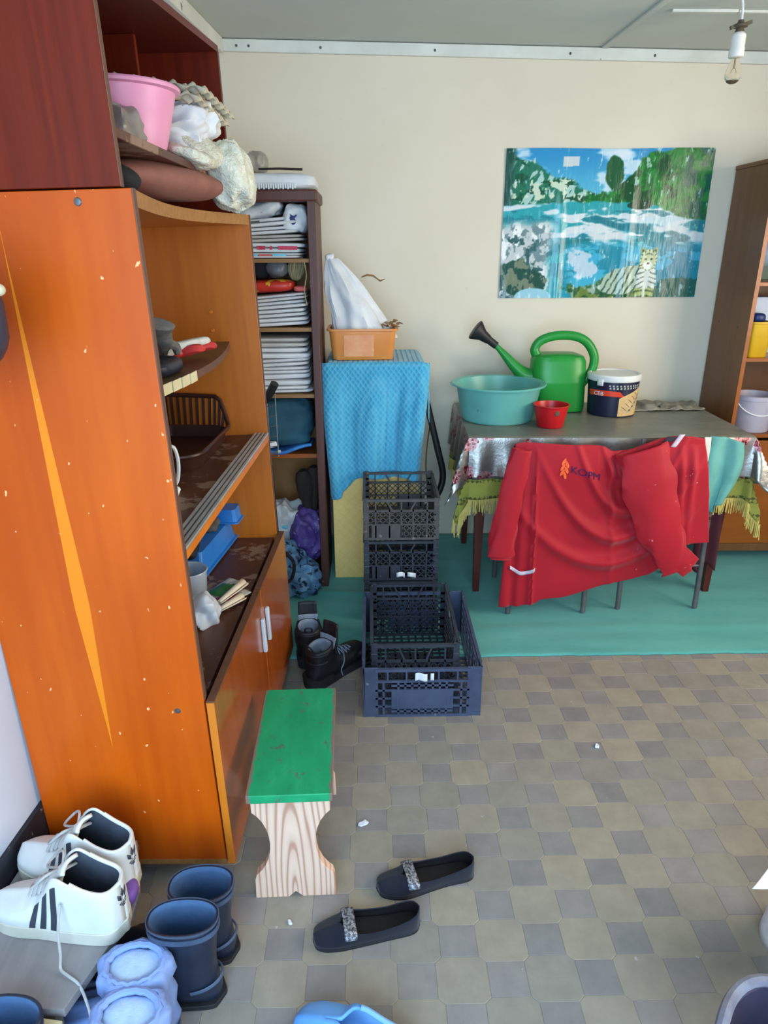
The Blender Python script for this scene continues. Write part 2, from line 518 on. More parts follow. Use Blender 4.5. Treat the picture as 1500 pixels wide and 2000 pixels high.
def olive():
    t = NT('olive_cloth')
    tc = t.n('ShaderNodeTexCoord')
    v = t.coords((70, 70, 70))
    ck = t.n('ShaderNodeTexChecker', i_Scale=1.0)
    t.l(t.coords((70, 70, 70), rot=(0, R(40), 0)), ck.inputs['Vector'])
    n = t.noise(t.coords(), 7, 3)
    c = t.ramp(n, [(0.3, (150, 148, 66)), (0.7, (128, 126, 52))])
    c = t.mix(t.math('MULTIPLY', ck.outputs['Fac'], t.ramp(t.noise(t.coords((0.01, 0.01, 9)), 1.5, 2), [(0.48, (0, 0, 0)), (0.52, (255, 255, 255))])), c, (84, 82, 34))
    t.color(c)
    t.bump(t.noise(v, 6, 2), 0.3, 0.002)
    t.set(0.95)


olive()
mat('fringe_yellow', (206, 184, 104), (184, 162, 84), 30, rough=0.95)


def red_cloth():
    t = NT('red_robe_cloth')
    v = t.coords()
    c = t.ramp(t.noise(v, 4, 3), [(0.3, (170, 10, 32)), (0.7, (154, 8, 26))])
    n3 = t.noise(v, 40, 4, 0.6)
    tc = t.n('ShaderNodeTexCoord')
    sx = t.n('ShaderNodeSeparateXYZ')
    t.l(tc.outputs['Object'], sx.inputs[0])
    # paint splashes gather on the right half
    side = t.n('ShaderNodeMapRange', i_1=1.08, i_2=1.2, i_3=0.0, i_4=1.0)
    t.l(sx.outputs[0], side.inputs[0])
    f = t.math('MULTIPLY', t.ramp(n3, [(0.70, (0, 0, 0)), (0.73, (255, 255, 255))]), side.outputs[0])
    c = t.mix(f, c, (224, 150, 160))
    t.color(c)
    t.bump(t.noise(t.coords((1, 1, 1)), 300, 2), 0.2, 0.001)
    t.set(0.62, spec=0.3, sheen=0.15)


red_cloth()
mat('emblem_orange', (238, 96, 34), (226, 80, 28), 60, rough=0.6)
mat('emblem_navy', (70, 34, 96), (84, 40, 104), 60, rough=0.7)
mat('robe_trim', (214, 196, 204), (196, 176, 188), 60, rough=0.8, bump=0.3, bscale=200)
mat('collar_dark', (36, 34, 44), (46, 44, 54), 20, rough=0.8)
mat('chair_metal', (98, 92, 96), (120, 112, 112), 10, rough=0.4, metal=0.5)
mat('chair_seat', (70, 44, 36), (58, 36, 30), 6, rough=0.5)
mat('teal_jersey', (98, 158, 150), (84, 142, 136), 8, rough=0.9, bump=0.2, bscale=200)
mat('cream_cloth', (214, 206, 196), (198, 188, 178), 8, rough=0.9)
mat('maroon_cloth', (86, 32, 40), (72, 26, 34), 8, rough=0.9)
mat('yellow_plastic', (214, 168, 22), (198, 150, 14), 5, rough=0.35)
mat('blue_dark_plastic', (30, 54, 110), (24, 44, 94), 5, rough=0.4)
mat('lilac_bucket', (202, 194, 206), (184, 176, 192), 5, rough=0.35, trans=0.2)
mat('grey_box', (204, 210, 220), (188, 194, 206), 6, rough=0.6)
mat('porcelain', (232, 230, 224), (222, 220, 214), 10, rough=0.3)
mat('burnt_brown', (104, 92, 72), (78, 70, 56), 18, rough=0.7)
mat('brass', (150, 140, 116), (120, 112, 92), 10, rough=0.4, metal=0.8)
mat('cable_white', (224, 224, 222), (214, 214, 212), 10, rough=0.5)
mat('paper_scrap', (220, 224, 230), (200, 206, 214), 20, rough=0.8)
mat('bag_dark_blue', (30, 36, 50), (52, 60, 78), 9, rough=0.5)
mat('knob_cream', (206, 198, 168), (186, 176, 146), 10, rough=0.6)
mat('purple_thing', (122, 84, 160), (106, 70, 146), 10, rough=0.6)
mat('dark_frame', (36, 36, 40), (46, 46, 50), 8, rough=0.5)


def glass():
    t = NT('bulb_glass')
    t.color((250, 246, 236))
    t.set(0.02, trans=1.0, ior=1.1)


glass()


def print_attr():
    t = NT('poster_print')
    a = t.n('ShaderNodeAttribute', attribute_name='Col')
    t.color(a.outputs['Color'])
    t.bump(t.noise(t.coords((1, 1, 0.25)), 16, 4, 0.65), 0.5, 0.006)
    t.set(0.22, spec=0.5)


print_attr()


# ------------------------------------------------------------------ mesh helpers
def nz(x, y, z, s=0):
    return noise.noise((x + s * 7.31, y - s * 3.17, z + s * 1.73))


def cr(keys, y):
    """smooth interpolation through rows (y, a, b, ...)"""
    ks = keys
    if y <= ks[0][0]:
        return ks[0][1:]
    if y >= ks[-1][0]:
        return ks[-1][1:]
    for i in range(len(ks) - 1):
        if ks[i][0] <= y <= ks[i + 1][0]:
            break
    p0, p1, p2, p3 = ks[max(0, i - 1)], ks[i], ks[i + 1], ks[min(len(ks) - 1, i + 2)]
    h = p2[0] - p1[0]
    t = (y - p1[0]) / h
    out = []
    for k in range(1, len(p1)):
        d = (p2[k] - p1[k]) / h
        m1 = (p2[k] - p0[k]) / (p2[0] - p0[0]) if p2[0] != p0[0] else d
        m2 = (p3[k] - p1[k]) / (p3[0] - p1[0]) if p3[0] != p1[0] else d
        if d == 0:
            m1 = m2 = 0
        else:
            m1 = max(min(m1 / d, 3), 0) * d
            m2 = max(min(m2 / d, 3), 0) * d
        t2, t3 = t * t, t * t * t
        out.append(p1[k] * (2 * t3 - 3 * t2 + 1) + h * m1 * (t3 - 2 * t2 + t) + p2[k] * (-2 * t3 + 3 * t2) + h * m2 * (t3 - t2))
    return out


def spline(pts, n=8):
    P = [Vector(p) for p in pts]
    out = []
    for i in range(len(P) - 1):
        p0, p1, p2, p3 = P[max(0, i - 1)], P[i], P[i + 1], P[min(len(P) - 1, i + 2)]
        for k in range(n):
            t = k / n
            out.append(0.5 * ((2 * p1) + (p2 - p0) * t + (2 * p0 - 5 * p1 + 4 * p2 - p3) * t * t + (3 * p1 - p0 - 3 * p2 + p3) * t ** 3))
    out.append(P[-1])
    return out


class B:
    def __init__(s):
        s.v, s.f, s.m = [], [], []

    def add(s, vs, fs, mi=0, xf=None):
        o = len(s.v)
        s.v += [tuple(xf @ Vector(p)) if xf else tuple(p) for p in vs]
        s.f += [tuple(i + o for i in f) for f in fs]
        s.m += [mi] * len(fs)
        return s

    def box(s, x0, x1, y0, y1, z0, z1, mi=0, xf=None):
        v = [(x, y, z) for z in (z0, z1) for y in (y0, y1) for x in (x0, x1)]
        return s.add(v, [(0, 2, 3, 1), (4, 5, 7, 6), (0, 1, 5, 4), (2, 6, 7, 3), (0, 4, 6, 2), (1, 3, 7, 5)], mi, xf)

    def bar(s, p, q, w, h=None, mi=0, up=(0, 0, 1)):
        """rectangular bar from p to q"""
        h = h or w
        p, q = Vector(p), Vector(q)
        d = (q - p).normalized()
        u = Vector(up)
        if abs(d.dot(u)) > 0.97:
            u = Vector((0, 1, 0))
        a = d.cross(u).normalized() * w / 2
        b = a.cross(d).normalized() * h / 2
        v = [e + i * a + j * b for e in (p, q) for i, j in ((-1, -1), (1, -1), (1, 1), (-1, 1))]
        return s.add(v, [(0, 3, 2, 1), (4, 5, 6, 7), (0, 1, 5, 4), (1, 2, 6, 5), (2, 3, 7, 6), (3, 0, 4, 7)], mi)

    def loft(s, rings, caps=(True, True), closed=True, mi=0):
        n = len(rings[0])
        v = [p for r in rings for p in r]
        f = []
        for i in range(len(rings) - 1):
            for j in range(n if closed else n - 1):
                k = (j + 1) % n
                f.append((i * n + j, i * n + k, (i + 1) * n + k, (i + 1) * n + j))
        if caps[0]:
            f.append(tuple(range(n - 1, -1, -1)))
        if caps[1]:
            f.append(tuple((len(rings) - 1) * n + j for j in range(n)))
        return s.add(v, f, mi)

    def tube(s, pts, r, n=8, mi=0, caps=(True, True), sx=1.0, loop=False):
        P = [Vector(p) for p in pts]
        rings = []
        d = (P[1] - P[0]).normalized()
        u = Vector((0, 0, 1)) if abs(d.z) < 0.9 else Vector((1, 0, 0))
        a = d.cross(u).normalized()
        for i, p in enumerate(P):
            if loop:
                d = (P[(i + 1) % len(P)] - P[i - 1]).normalized()
            else:
                d = (P[min(i + 1, len(P) - 1)] - P[max(i - 1, 0)]).normalized()
            a = (a - d * a.dot(d)).normalized()
            b = d.cross(a)
            rr = r[i] if isinstance(r, (list, tuple)) else r
            rings.append([p + (a * math.cos(t) * sx + b * math.sin(t)) * rr for t in [2 * PI * k / n for k in range(n)]])
        if loop:
            rings.append(rings[0])
            caps = (False, False)
        return s.loft(rings, caps, True, mi)

    def lathe(s, prof, n=32, c=(0, 0, 0), sx=1.0, sy=1.0, mi=0, caps=(False, False), e=1.0):
        rings = []
        for r, z in prof:
            ring = []
            for k in range(n):
                t = 2 * PI * k / n
                ct, st = math.cos(t), math.sin(t)
                ct = math.copysign(abs(ct) ** e, ct)
                st = math.copysign(abs(st) ** e, st)
                ring.append((c[0] + ct * r * sx, c[1] + st * r * sy, c[2] + z))
            rings.append(ring)
        return s.loft(rings, caps, True, mi)

    def grid(s, fn, nu, nv, mi=0):
        v = [fn(i / nu, j / nv) for j in range(nv + 1) for i in range(nu + 1)]
        f = [(j * (nu + 1) + i, j * (nu + 1) + i + 1, (j + 1) * (nu + 1) + i + 1, (j + 1) * (nu + 1) + i) for j in range(nv) for i in range(nu)]
        return s.add(v, f, mi)

    def sq(s, c, size, e1=0.4, e2=0.4, seed=0, amp=0.0, freq=8.0, rot=None, mi=0, nu=24, nv=14, taper=0.0, fs=None):
        """superellipsoid lump with fractal displacement"""
        rm = Euler(rot).to_matrix() if rot else None
        rings = []

        def pw(x, e):
            return math.copysign(abs(x) ** e, x)
        for j in range(nv + 1):
            ph = -PI / 2 + PI * j / nv
            ph = max(-PI / 2 + 0.02, min(PI / 2 - 0.02, ph))
            ring = []
            for i in range(nu):
                th = 2 * PI * i / nu
                p = Vector((size[0] * pw(math.cos(ph), e1) * pw(math.cos(th), e2),
                            size[1] * pw(math.cos(ph), e1) * pw(math.sin(th), e2),
                            size[2] * pw(math.sin(ph), e1)))
                if taper:
                    k = 1 - taper * (p.x / size[0] * 0.5 + 0.5)
                    p.y *= k
                    p.z *= k
                if amp:
                    q = p * freq
                    if fs:      # ridged, stretched noise: sharp cloth folds
                        q = Vector((q.x * fs[0], q.y * fs[1], q.z * fs[2]))
                        d = 0.55 - 1.5 * abs(nz(q.x, q.y, q.z, seed)) + 0.4 * nz(2.3 * q.x, 2.3 * q.y, 2.3 * q.z, seed + 3)
                    else:
                        d = nz(q.x, q.y, q.z, seed) + 0.5 * nz(2 * q.x, 2 * q.y, 2 * q.z, seed + 3)
                    p += p.normalized() * d * amp
                if rm:
                    p = rm @ p
                ring.append(p + Vector(c))
            rings.append(ring)
        return s.loft(rings, (True, True), True, mi)

    def prism(s, poly, z0, z1, mi=0, axis='z'):
        def m(x, y, z):
            return (x, y, z) if axis == 'z' else ((x, z, y) if axis == 'y' else (z, x, y))
        n = len(poly)
        v = [m(x, y, z0) for x, y in poly] + [m(x, y, z1) for x, y in poly]
        f = [tuple(range(n - 1, -1, -1)), tuple(range(n, 2 * n))] + [(i, (i + 1) % n, n + (i + 1) % n, n + i) for i in range(n)]
        return s.add(v, f, mi)

    def out(s, name, mats, parent=None, bev=0.0, sub=0, sol=0.0, off=-1.0, smooth=True, loc=None, rot=None, rim=0, ang=38, inner=0, fix=True):
        me = bpy.data.meshes.new(name)
        me.from_pydata([tuple(p) for p in s.v], [], s.f)
        for m in ([mats] if isinstance(mats, str) else mats):
            me.materials.append(MATS[m])
        for p, mi in zip(me.polygons, s.m):
            p.material_index = mi
        if fix:
            bm = bmesh.new()
            bm.from_mesh(me)
            bmesh.ops.remove_doubles(bm, verts=bm.verts, dist=1e-5)
            bmesh.ops.recalc_face_normals(bm, faces=bm.faces)
            bm.to_mesh(me)
            bm.free()
        if smooth:
            for p in me.polygons:
                p.use_smooth = True
            me.set_sharp_from_angle(angle=R(ang))
        me.update()
        o = bpy.data.objects.new(name, me)
        COL.objects.link(o)
        if parent:
            o.parent = parent
        if loc:
            o.location = loc
        if rot:
            o.rotation_euler = rot
        if sol:
            md = o.modifiers.new('solid', 'SOLIDIFY')
            md.thickness = sol
            md.offset = off
            md.material_offset = inner
            md.material_offset_rim = rim
        if bev:
            md = o.modifiers.new('bevel', 'BEVEL')
            md.width = bev
            md.segments = 2
            md.limit_method = 'ANGLE'
            md.angle_limit = R(40)
        if sub:
            md = o.modifiers.new('sub', 'SUBSURF')
            md.levels = md.render_levels = sub
        return o


def tag(o, label, cat, group=None, kind=None):
    o['label'] = label
    o['category'] = cat
    if group:
        o['group'] = group
    if kind:
        o['kind'] = kind
    return o


def thing(name, label, cat, loc=(0, 0, 0), rz=0.0, group=None, rot=None):
    o = bpy.data.objects.new(name, None)
    o.empty_display_size = 0.05
    COL.objects.link(o)
    o.location = loc
    o.rotation_euler = rot or (0, 0, rz)
    return tag(o, label, cat, group)


def struct(o):
    o['kind'] = 'structure'
    return o


def boxo(name, m, x0, x1, y0, y1, z0, z1, parent=None, bev=0.0015, **k):
    return B().box(x0, x1, y0, y1, z0, z1).out(name, m, parent, bev=bev, **k)


def text_mesh(name, txt, size, m, parent, place, depth=0.0006):
    """real lettering turned to mesh; place maps (x, y, z) of the letters to the surface"""
    c = bpy.data.curves.new(name, 'FONT')
    c.body = txt
    c.size = size
    c.extrude = depth
    t = bpy.data.objects.new(name, c)
    COL.objects.link(t)
    dg = bpy.context.evaluated_depsgraph_get()
    me = bpy.data.meshes.new_from_object(t.evaluated_get(dg))
    bpy.data.objects.remove(t, do_unlink=True)
    for v in me.vertices:
        v.co = place(v.co.x, v.co.y, v.co.z)
    me.materials.clear()
    me.materials.append(MATS[m])
    o = bpy.data.objects.new(name, me)
    COL.objects.link(o)
    o.parent = parent
    return o


def dup(root, loc, rot=None, label=None):
    r = root.copy()
    COL.objects.link(r)
    r.location = loc
    if rot is not None:
        r.rotation_euler = rot
    if label:
        r['label'] = label
    for ch in list(root.children):
        c = ch.copy()
        COL.objects.link(c)
        c.parent = r
        for g in list(ch.children):
            d = g.copy()
            COL.objects.link(d)
            d.parent = c
    return r


def drape(hx, hy, ox0, ox1, oy0, oy1, z0, amp=0.10, k=26.0, flare=0.30, seed=0, gap=0.006):
    """cloth lying on a box top (half sizes hx, hy) with overhangs; returns f(u, v)"""
    def f(u, v):
        s = -hx - ox0 + (2 * hx + ox0 + ox1) * u
        t = -hy - oy0 + (2 * hy + oy0 + oy1) * v
        dx = max(0.0, abs(s) - hx)
        dy = max(0.0, abs(t) - hy)
        L = math.hypot(dx, dy)
        x = max(-hx, min(hx, s))
        y = max(-hy, min(hy, t))
        z = z0 + 0.0015 * nz(s * 9, t * 9, 0, seed)
        if L > 0:
            ux, uy = math.copysign(dx / L, s), math.copysign(dy / L, t)
            pc = s if dy > dx else t
            fold = 0.5 + 0.5 * math.sin(k * pc + 2.0 * nz(s * 3, t * 3, 1, seed))
            o = gap * min(1, L / 0.012) + amp * min(L, 0.5) * fold + flare * min(dx, dy) + 0.02 * L * nz(s * 6, t * 6, 4, seed)
            x += ux * o
            y += uy * o
            z -= max(0, L - 0.004)
        return (x, y, z)
    return f


# ------------------------------------------------------------------ room shell
def wx(y):
    """x of the slightly skewed left wall at depth y"""
    return -0.68 + (y - 3.7) * 0.0773


BY = 3.70
struct(boxo('wall_back', 'wall_plaster', -1.0, 2.9, BY, BY + 0.12, 0, 2.75, bev=0))
b = B()
b.prism([(wx(-1.2), -1.2), (wx(BY), BY), (wx(BY) - 0.12, BY), (wx(-1.2) - 0.12, -1.2)], 0, 2.75)
struct(b.out('wall_left', 'left_wall_plaster', smooth=False))
# right wall with an unseen window opening and frame added for fill light, front wall with the open doorway behind the camera
b = B()
b.box(2.6, 2.72, -1.2, 0.6, 0, 2.75)
b.box(2.6, 2.72, 2.5, BY, 0, 2.75)
b.box(2.6, 2.72, 0.6, 2.5, 0, 0.9)
b.box(2.6, 2.72, 0.6, 2.5, 2.15, 2.75)
struct(b.out('wall_right', 'wall_plaster', smooth=False))
wf = struct(B().box(2.63, 2.68, 0.6, 2.5, 0.9, 0.95).box(2.63, 2.68, 0.6, 2.5, 2.1, 2.15).box(2.63, 2.68, 0.6, 0.65, 0.95, 2.1)
            .box(2.63, 2.68, 2.45, 2.5, 0.95, 2.1).box(2.63, 2.68, 1.53, 1.57, 0.95, 2.1).out('added_window_1', 'trim_paint', smooth=False))
b = B()
b.box(-1.2, -1.02, -1.2, -1.1, 0, 2.75)
b.box(1.0, 2.72, -1.2, -1.1, 0, 2.75)
b.box(-1.02, 1.0, -1.2, -1.1, 2.25, 2.75)
struct(b.out('wall_front', 'wall_plaster', smooth=False))


def ceil_z(x, y):
    return 2.445 - 0.0205 * (x + 0.68) + 0.004 * (3.7 - y)


b = B()
cv = [(-1.2, -1.2), (2.72, -1.2), (2.72, BY), (-1.2, BY)]
b.add([(x, y, ceil_z(x, y)) for x, y in cv] + [(x, y, ceil_z(x, y) + 0.1) for x, y in cv],
      [(0, 1, 2, 3), (7, 6, 5, 4), (0, 4, 5, 1), (1, 5, 6, 2), (2, 6, 7, 3), (3, 7, 4, 0)])
struct(b.out('ceiling', 'ceiling_paint', smooth=False))
# battens: back wall, left wall, ceiling joint and the thin cable strip
b = B()
b.bar((wx(BY) + 0.01, BY - 0.009, ceil_z(-0.68, BY) - 0.028), (2.6, BY - 0.009, ceil_z(2.6, BY) - 0.028), 0.018, 0.05)
t1 = struct(b.out('trim_1', 'trim_paint', bev=0.003))
for x in (-0.60, -0.545, -0.22, 0.30, 0.92, 1.31, 1.66):
    B().lathe([(0.0, -0.002), (0.005, -0.002), (0.006, 0.0)], 10).out('nail', 'screw_grey', t1, loc=(x, BY - 0.0185, ceil_z(x, BY) - 0.03), rot=(R(-90), 0, 0))
b = B()
b.bar((wx(3.68) + 0.011, 3.68, ceil_z(-0.68, BY) - 0.03), (wx(0) + 0.011, 0, ceil_z(-0.95, 0) - 0.03), 0.02, 0.06)
struct(b.out('trim_2', 'trim_paint', bev=0.003))
b = B()
b.bar((1.075, BY - 0.02, ceil_z(1.07, BY) - 0.004), (1.15, 2.0, ceil_z(1.15, 2.0) - 0.004), 0.03, 0.008)
struct(b.out('trim_3', 'ceiling_paint', bev=0.002))
b = B()
b.bar((1.17, 3.16, ceil_z(1.17, 3.16) - 0.005), (1.42, 3.145, ceil_z(1.42, 3.15) - 0.005), 0.022, 0.010)
b.bar((1.425, 3.15, ceil_z(1.42, 3.15) - 0.005), (2.2, 3.12, ceil_z(2.2, 3.1) - 0.005), 0.022, 0.010)
struct(b.out('trim_4', 'trim_paint', bev=0.002))
# dark tarred plinth along the left wall
b = B()
b.prism([(wx(-0.5), -0.5), (wx(1.6), 1.6), (wx(1.6) + 0.012, 1.6), (wx(-0.5) + 0.012, -0.5)], 0, 0.24)
struct(b.out('baseboard_left', 'tar_plinth', smooth=False))

# ------------------------------------------------------------------ vinyl floor in separate octagon and square pieces
S_ = 1.55 / 14.9888
px_, py_ = S_, S_ * 0.916
tx0, ty0 = 6.8472 * S_, 21.4911 * S_
fl = struct(boxo('floor', 'floor_base', -1.25, 2.72, -1.2, BY, -0.05, -0.0016, bev=0))


def piece(kind):
    w = 0.572 if kind else 0.428
    c = 1 - w
    g = 0.010
    if kind:
        pl = [(w - g, -c + g), (w - g, c - g), (c - g, w - g), (-c + g, w - g), (-w + g, c - g), (-w + g, -c + g), (-c + g, -w + g), (c - g, -w + g)]
    else:
        pl = [(w - g, -w + g), (w - g, w - g), (-w + g, w - g), (-w + g, -w + g)]
    b = B()
    top = [(x * px_, y * py_, 0.0) for x, y in pl]
    low = [(x * px_ * 1.03, y * py_ * 1.03, -0.0016) for x, y in pl]
    n = len(pl)
    b.add(top + low, [tuple(range(n))] + [(n + i, n + (i + 1) % n, (i + 1) % n, i) for i in range(n)])
    me = bpy.data.meshes.new('tile')
    me.from_pydata(b.v, [], b.f)
    me.materials.append(MATS['tile_light' if kind else 'tile_dark'])
    return me


tm = (piece(0), piece(1))
cands = []
Mi = cam.matrix_world.inverted()
for c in range(-17, 22):
    for k in range(-2, 33):
        x, y = tx0 + c * px_, ty0 - k * py_
        if y > 2.44 or y < -0.95 or x < wx(y) + 0.03 or x > 2.5:
            continue
        q = Mi @ Vector((x, y, 0))
        u, v = 750 + 1350 * q.x / -q.z if q.z < 0 else 9e9, 1000 - 1350 * q.y / -q.z if q.z < 0 else 9e9
        vis = -60 < u < 1560 and 1200 < v < 2060 and not (x < -0.42 and y > 1.38)
        cands.append((0 if vis else 1, y, x, (c + k) % 2 != 0))
cands.sort()
rest = B()
for i, (nv, y, x, kind) in enumerate(cands):
    if not nv and i < 300:
        o = bpy.data.objects.new('tile', tm[1 if kind else 0])
        COL.objects.link(o)
        o.parent = fl
        o.location = (x, y, 0)
    else:
        me = tm[1 if kind else 0]
        rest.add([(v.co.x + x, v.co.y + y, v.co.z) for v in me.vertices], [tuple(p.vertices) for p in me.polygons], 1 if kind else 0)
if rest.v:
    o = rest.out('tiles_beyond_view', ['tile_dark', 'tile_light'], fl, smooth=False, fix=False)
    o['kind'] = 'stuff'


# ------------------------------------------------------------------ teal rug
def rugf(u, v):
    x = -0.60 + 2.95 * u
    y0 = 2.405 + 0.006 * nz(x * 9, 0, 0, 5) + 0.004 * nz(x * 40, 0, 0, 6)
    y = y0 + (3.69 - y0) * v
    d = (y - 2.4)
    z = 0.007 + 0.006 * max(0, nz(x * 1.4, y * 6, 0, 2)) * min(1, d * 6)
    z += 0.012 * math.exp(-((y - (2.99 - 0.11 * (x + 0.4))) / 0.022) ** 2) * (1 if x < 0.0 else max(0, 1 - x * 9))
    z += 0.004 * math.exp(-((y - 2.62 - 0.02 * nz(x * 3, 0, 0)) / 0.03) ** 2)
    return (x, y, z)


tag(B().grid(rugf, 120, 70).out('floor_rug', 'rug_teal', sol=0.006), 'worn teal rug with chipped front edge along the back of the room', 'rug')

# ------------------------------------------------------------------ orange shelf unit at the left wall (leans a little)
CL, CRY, CRZ = (-0.392, 1.37, 0.0), -0.0225, R(-2.2)
cab = thing('shelf_unit', 'tall orange veneered shelf unit with curved shelves and low double doors', 'shelf unit', CL, rot=(0, CRY, CRZ))
CM = Matrix.Translation(CL) @ Euler((0, CRY, CRZ)).to_matrix().to_4x4()


def cabw(x, y, z):
    return tuple(CM @ Vector((x, y, z)))


DP, LN, HT = 0.45, 1.05, 1.655
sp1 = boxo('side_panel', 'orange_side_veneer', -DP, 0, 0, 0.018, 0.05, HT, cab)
boxo('edge_strip', 'brown_edge', 0.0, 0.0025, 0.001, 0.017, 0.56, HT, sp1, bev=0)
boxo('worn_bottom_edge', 'chipboard_edge', -DP, 0.001, -0.0012, 0.0, 0.05, 0.066, sp1, bev=0)
sp2 = boxo('side_panel', 'orange_wood', -DP, 0, LN - 0.018, LN, 0.05, HT, cab)
boxo('edge_strip', 'brown_edge', 0.0, 0.002, LN - 0.017, LN - 0.001, 0.56, HT, sp2, bev=0)
for (x, z) in ((-0.10, HT - 0.02), (-0.066, 0.53)):
    B().lathe([(0, -0.003), (0.006, -0.002), (0.0075, 0)], 14).out('screw', 'screw_grey', sp1, loc=(x, 0, z), rot=(R(-90), 0, 0))
for (x, z) in ((-0.155, 1.36), (-0.155, 1.30)):
    B().lathe([(0, -0.003), (0.005, -0.003), (0.006, 0)], 12).out('shelf_pin', 'orange_edge', sp2, loc=(x, LN - 0.018, z), rot=(R(-90), 0, 0))
boxo('back_panel', 'orange_wood', -DP, -DP + 0.005, 0.018, LN - 0.018, 0.05, HT, cab, bev=0)


def curved(name, m, me, front, z, th, parent):
    """board whose front edge follows front(t), t = 0..1 along the unit"""
    n = 28
    pl = [(-DP + 0.005, 0.018), (-DP + 0.005, LN - 0.018)]
    fr = [(front(i / n), 0.018 + (LN - 0.036) * i / n) for i in range(n, -1, -1)]
    o = B().prism(pl[::1] + fr, z - th, z).out(name, m, parent, smooth=False)
    e = B()
    rings = []
    for x, y in fr:
        rings.append([(x, y, z - th), (x + 0.0022, y, z - th), (x + 0.0022, y, z), (x, y, z)])
    e.loft(rings)
    e.out('front_edge', me, o, smooth=False)
    return o


curved('top_board', 'orange_wood', 'chipboard_edge', lambda t: -0.004 - 0.075 * math.sin(PI * t) * (1 - 0.15 * math.cos(PI * t)), HT, 0.03, cab)
us = curved('curved_shelf', 'curved_shelf_brown', 'brown_edge', lambda t: -0.105 + 0.06 * math.sin(PI * t), 1.262, 0.02, cab)
e = B()
for k in range(6):
    y = 0.10 + k * 0.052
    t = (y - 0.018) / (LN - 0.036)
    x = -0.105 + 0.06 * math.sin(PI * t) + 0.004
    e.bar((x + 0.003, y, 1.252), (-0.105 + 0.06 * math.sin(PI * (y + 0.034) / (LN - 0.036)) + 0.0045, y + 0.050, 1.252), 0.003, 0.025)
e.out('tape_patch', 'masking_tape', us, smooth=False)
ts = boxo('track_shelf', 'worn_brown_shelf', -DP + 0.005, 0.0, 0.018, LN - 0.018, 0.915, 0.937, cab)
tr = B()
for x in (-0.042, -0.028, -0.014, -0.001):
    tr.box(x - 0.0035, x + 0.0035, 0.019, LN - 0.019, 0.937, 0.944)
tr.box(-0.046, 0.0025, 0.019, LN - 0.019, 0.937, 0.9385)
tr.out('sliding_track', 'aluminium_track', ts, smooth=False)
g = B()
for x in (-0.035, -0.021, -0.0075):
    g.box(x - 0.0034, x + 0.0034, 0.0195, LN - 0.0195, 0.9385, 0.9392)
g.out('track_groove', 'track_groove', ts, smooth=False)
boxo('front_edge', 'orange_edge', 0.0, 0.002, 0.018, LN - 0.018, 0.915, 0.936, ts, bev=0)
boxo('base_shelf', 'worn_brown_shelf', -DP + 0.005, -0.012, 0.018, LN - 0.018, 0.522, 0.54, cab)
boxo('bottom_board', 'orange_wood', -DP + 0.005, -0.004, 0.018, LN - 0.018, 0.06, 0.078, cab)
for x in (-0.40, -0.06):
    for y in (0.06, LN - 0.10):
        boxo('foot', 'black_plastic', x - 0.02, x + 0.02, y, y + 0.04, 0.0, 0.06, cab)
DS = 0.575
for (y0, y1, hy) in ((-0.002, DS - 0.002, DS - 0.034), (DS + 0.002, LN + 0.002, DS + 0.040)):
    d = boxo('door', 'orange_door', 0.006, 0.024, y0, y1, 0.055, 0.553, cab)
    boxo('edge_band', 'brown_edge', 0.005, 0.0252, y0, y1, 0.553, 0.5565, d, bev=0.0006)
    boxo('edge_band', 'orange_edge', 0.0058, 0.0242, y0 - 0.0015, y0, 0.055, 0.553, d, bev=0)
    B().box(0.0245, 0.037, hy - 0.009, hy + 0.009, 0.352, 0.470).out('handle', 'handle_plastic', d, bev=0.003)

# ------------------------------------------------------------------ red upper unit standing on top of it
RL, RRZ = (-0.452, 1.385, 0.0), R(-0.6)
red = thing('upper_cabinet', 'dark red polished open cabinet standing on top of the orange shelf unit', 'cabinet', (RL[0], RL[1], 1.658), rot=(0, CRY, RRZ))
RM_ = Matrix.Translation((RL[0], RL[1], 1.658)) @ Euler((0, CRY, RRZ)).to_matrix().to_4x4()


def redw(x, y, z):
    return tuple(RM_ @ Vector((x, y, z)))


RD, RLN, RH = 0.345, 1.045, 0.462
RHN = 0.372   # the warped top board drops towards the near side
for y, hh in ((0, RHN - 0.018), (RLN - 0.018, RH - 0.018)):
    p = boxo('side_panel', 'red_wood', -RD, 0, y, y + 0.018, 0, hh, red)
    boxo('edge_strip', 'brown_edge', 0, 0.0015, y + 0.001, y + 0.017, 0, hh, p, bev=0)
B().prism([(0.018, 0), (RLN - 0.018, 0), (RLN - 0.018, RH - 0.02), (0.018, RHN - 0.02)], -RD, -RD + 0.005, 0, 'x').out('back_panel', 'red_dark_wood', red, smooth=False)
B().prism([(0.0, RHN - 0.018), (RLN, RH - 0.018), (RLN, RH), (0.0, RHN)], -RD, 0, 0, 'x').out('top_board', 'red_dark_wood', red, smooth=False, bev=0.001)
boxo('bottom_rail', 'red_dark_wood', -RD + 0.005, -RD + 0.025, 0.018, RLN - 0.018, 0.0, 0.03, red)
boxo('middle_shelf', 'worn_brown_shelf', -RD + 0.005, -0.002, 0.018, RLN - 0.018, 0.082, 0.10, red)
boxo('divider', 'red_wood', -RD + 0.005, -0.150, 0.715, 0.733, 0.10, RHN + (RH - RHN) * 0.68 - 0.018, red)

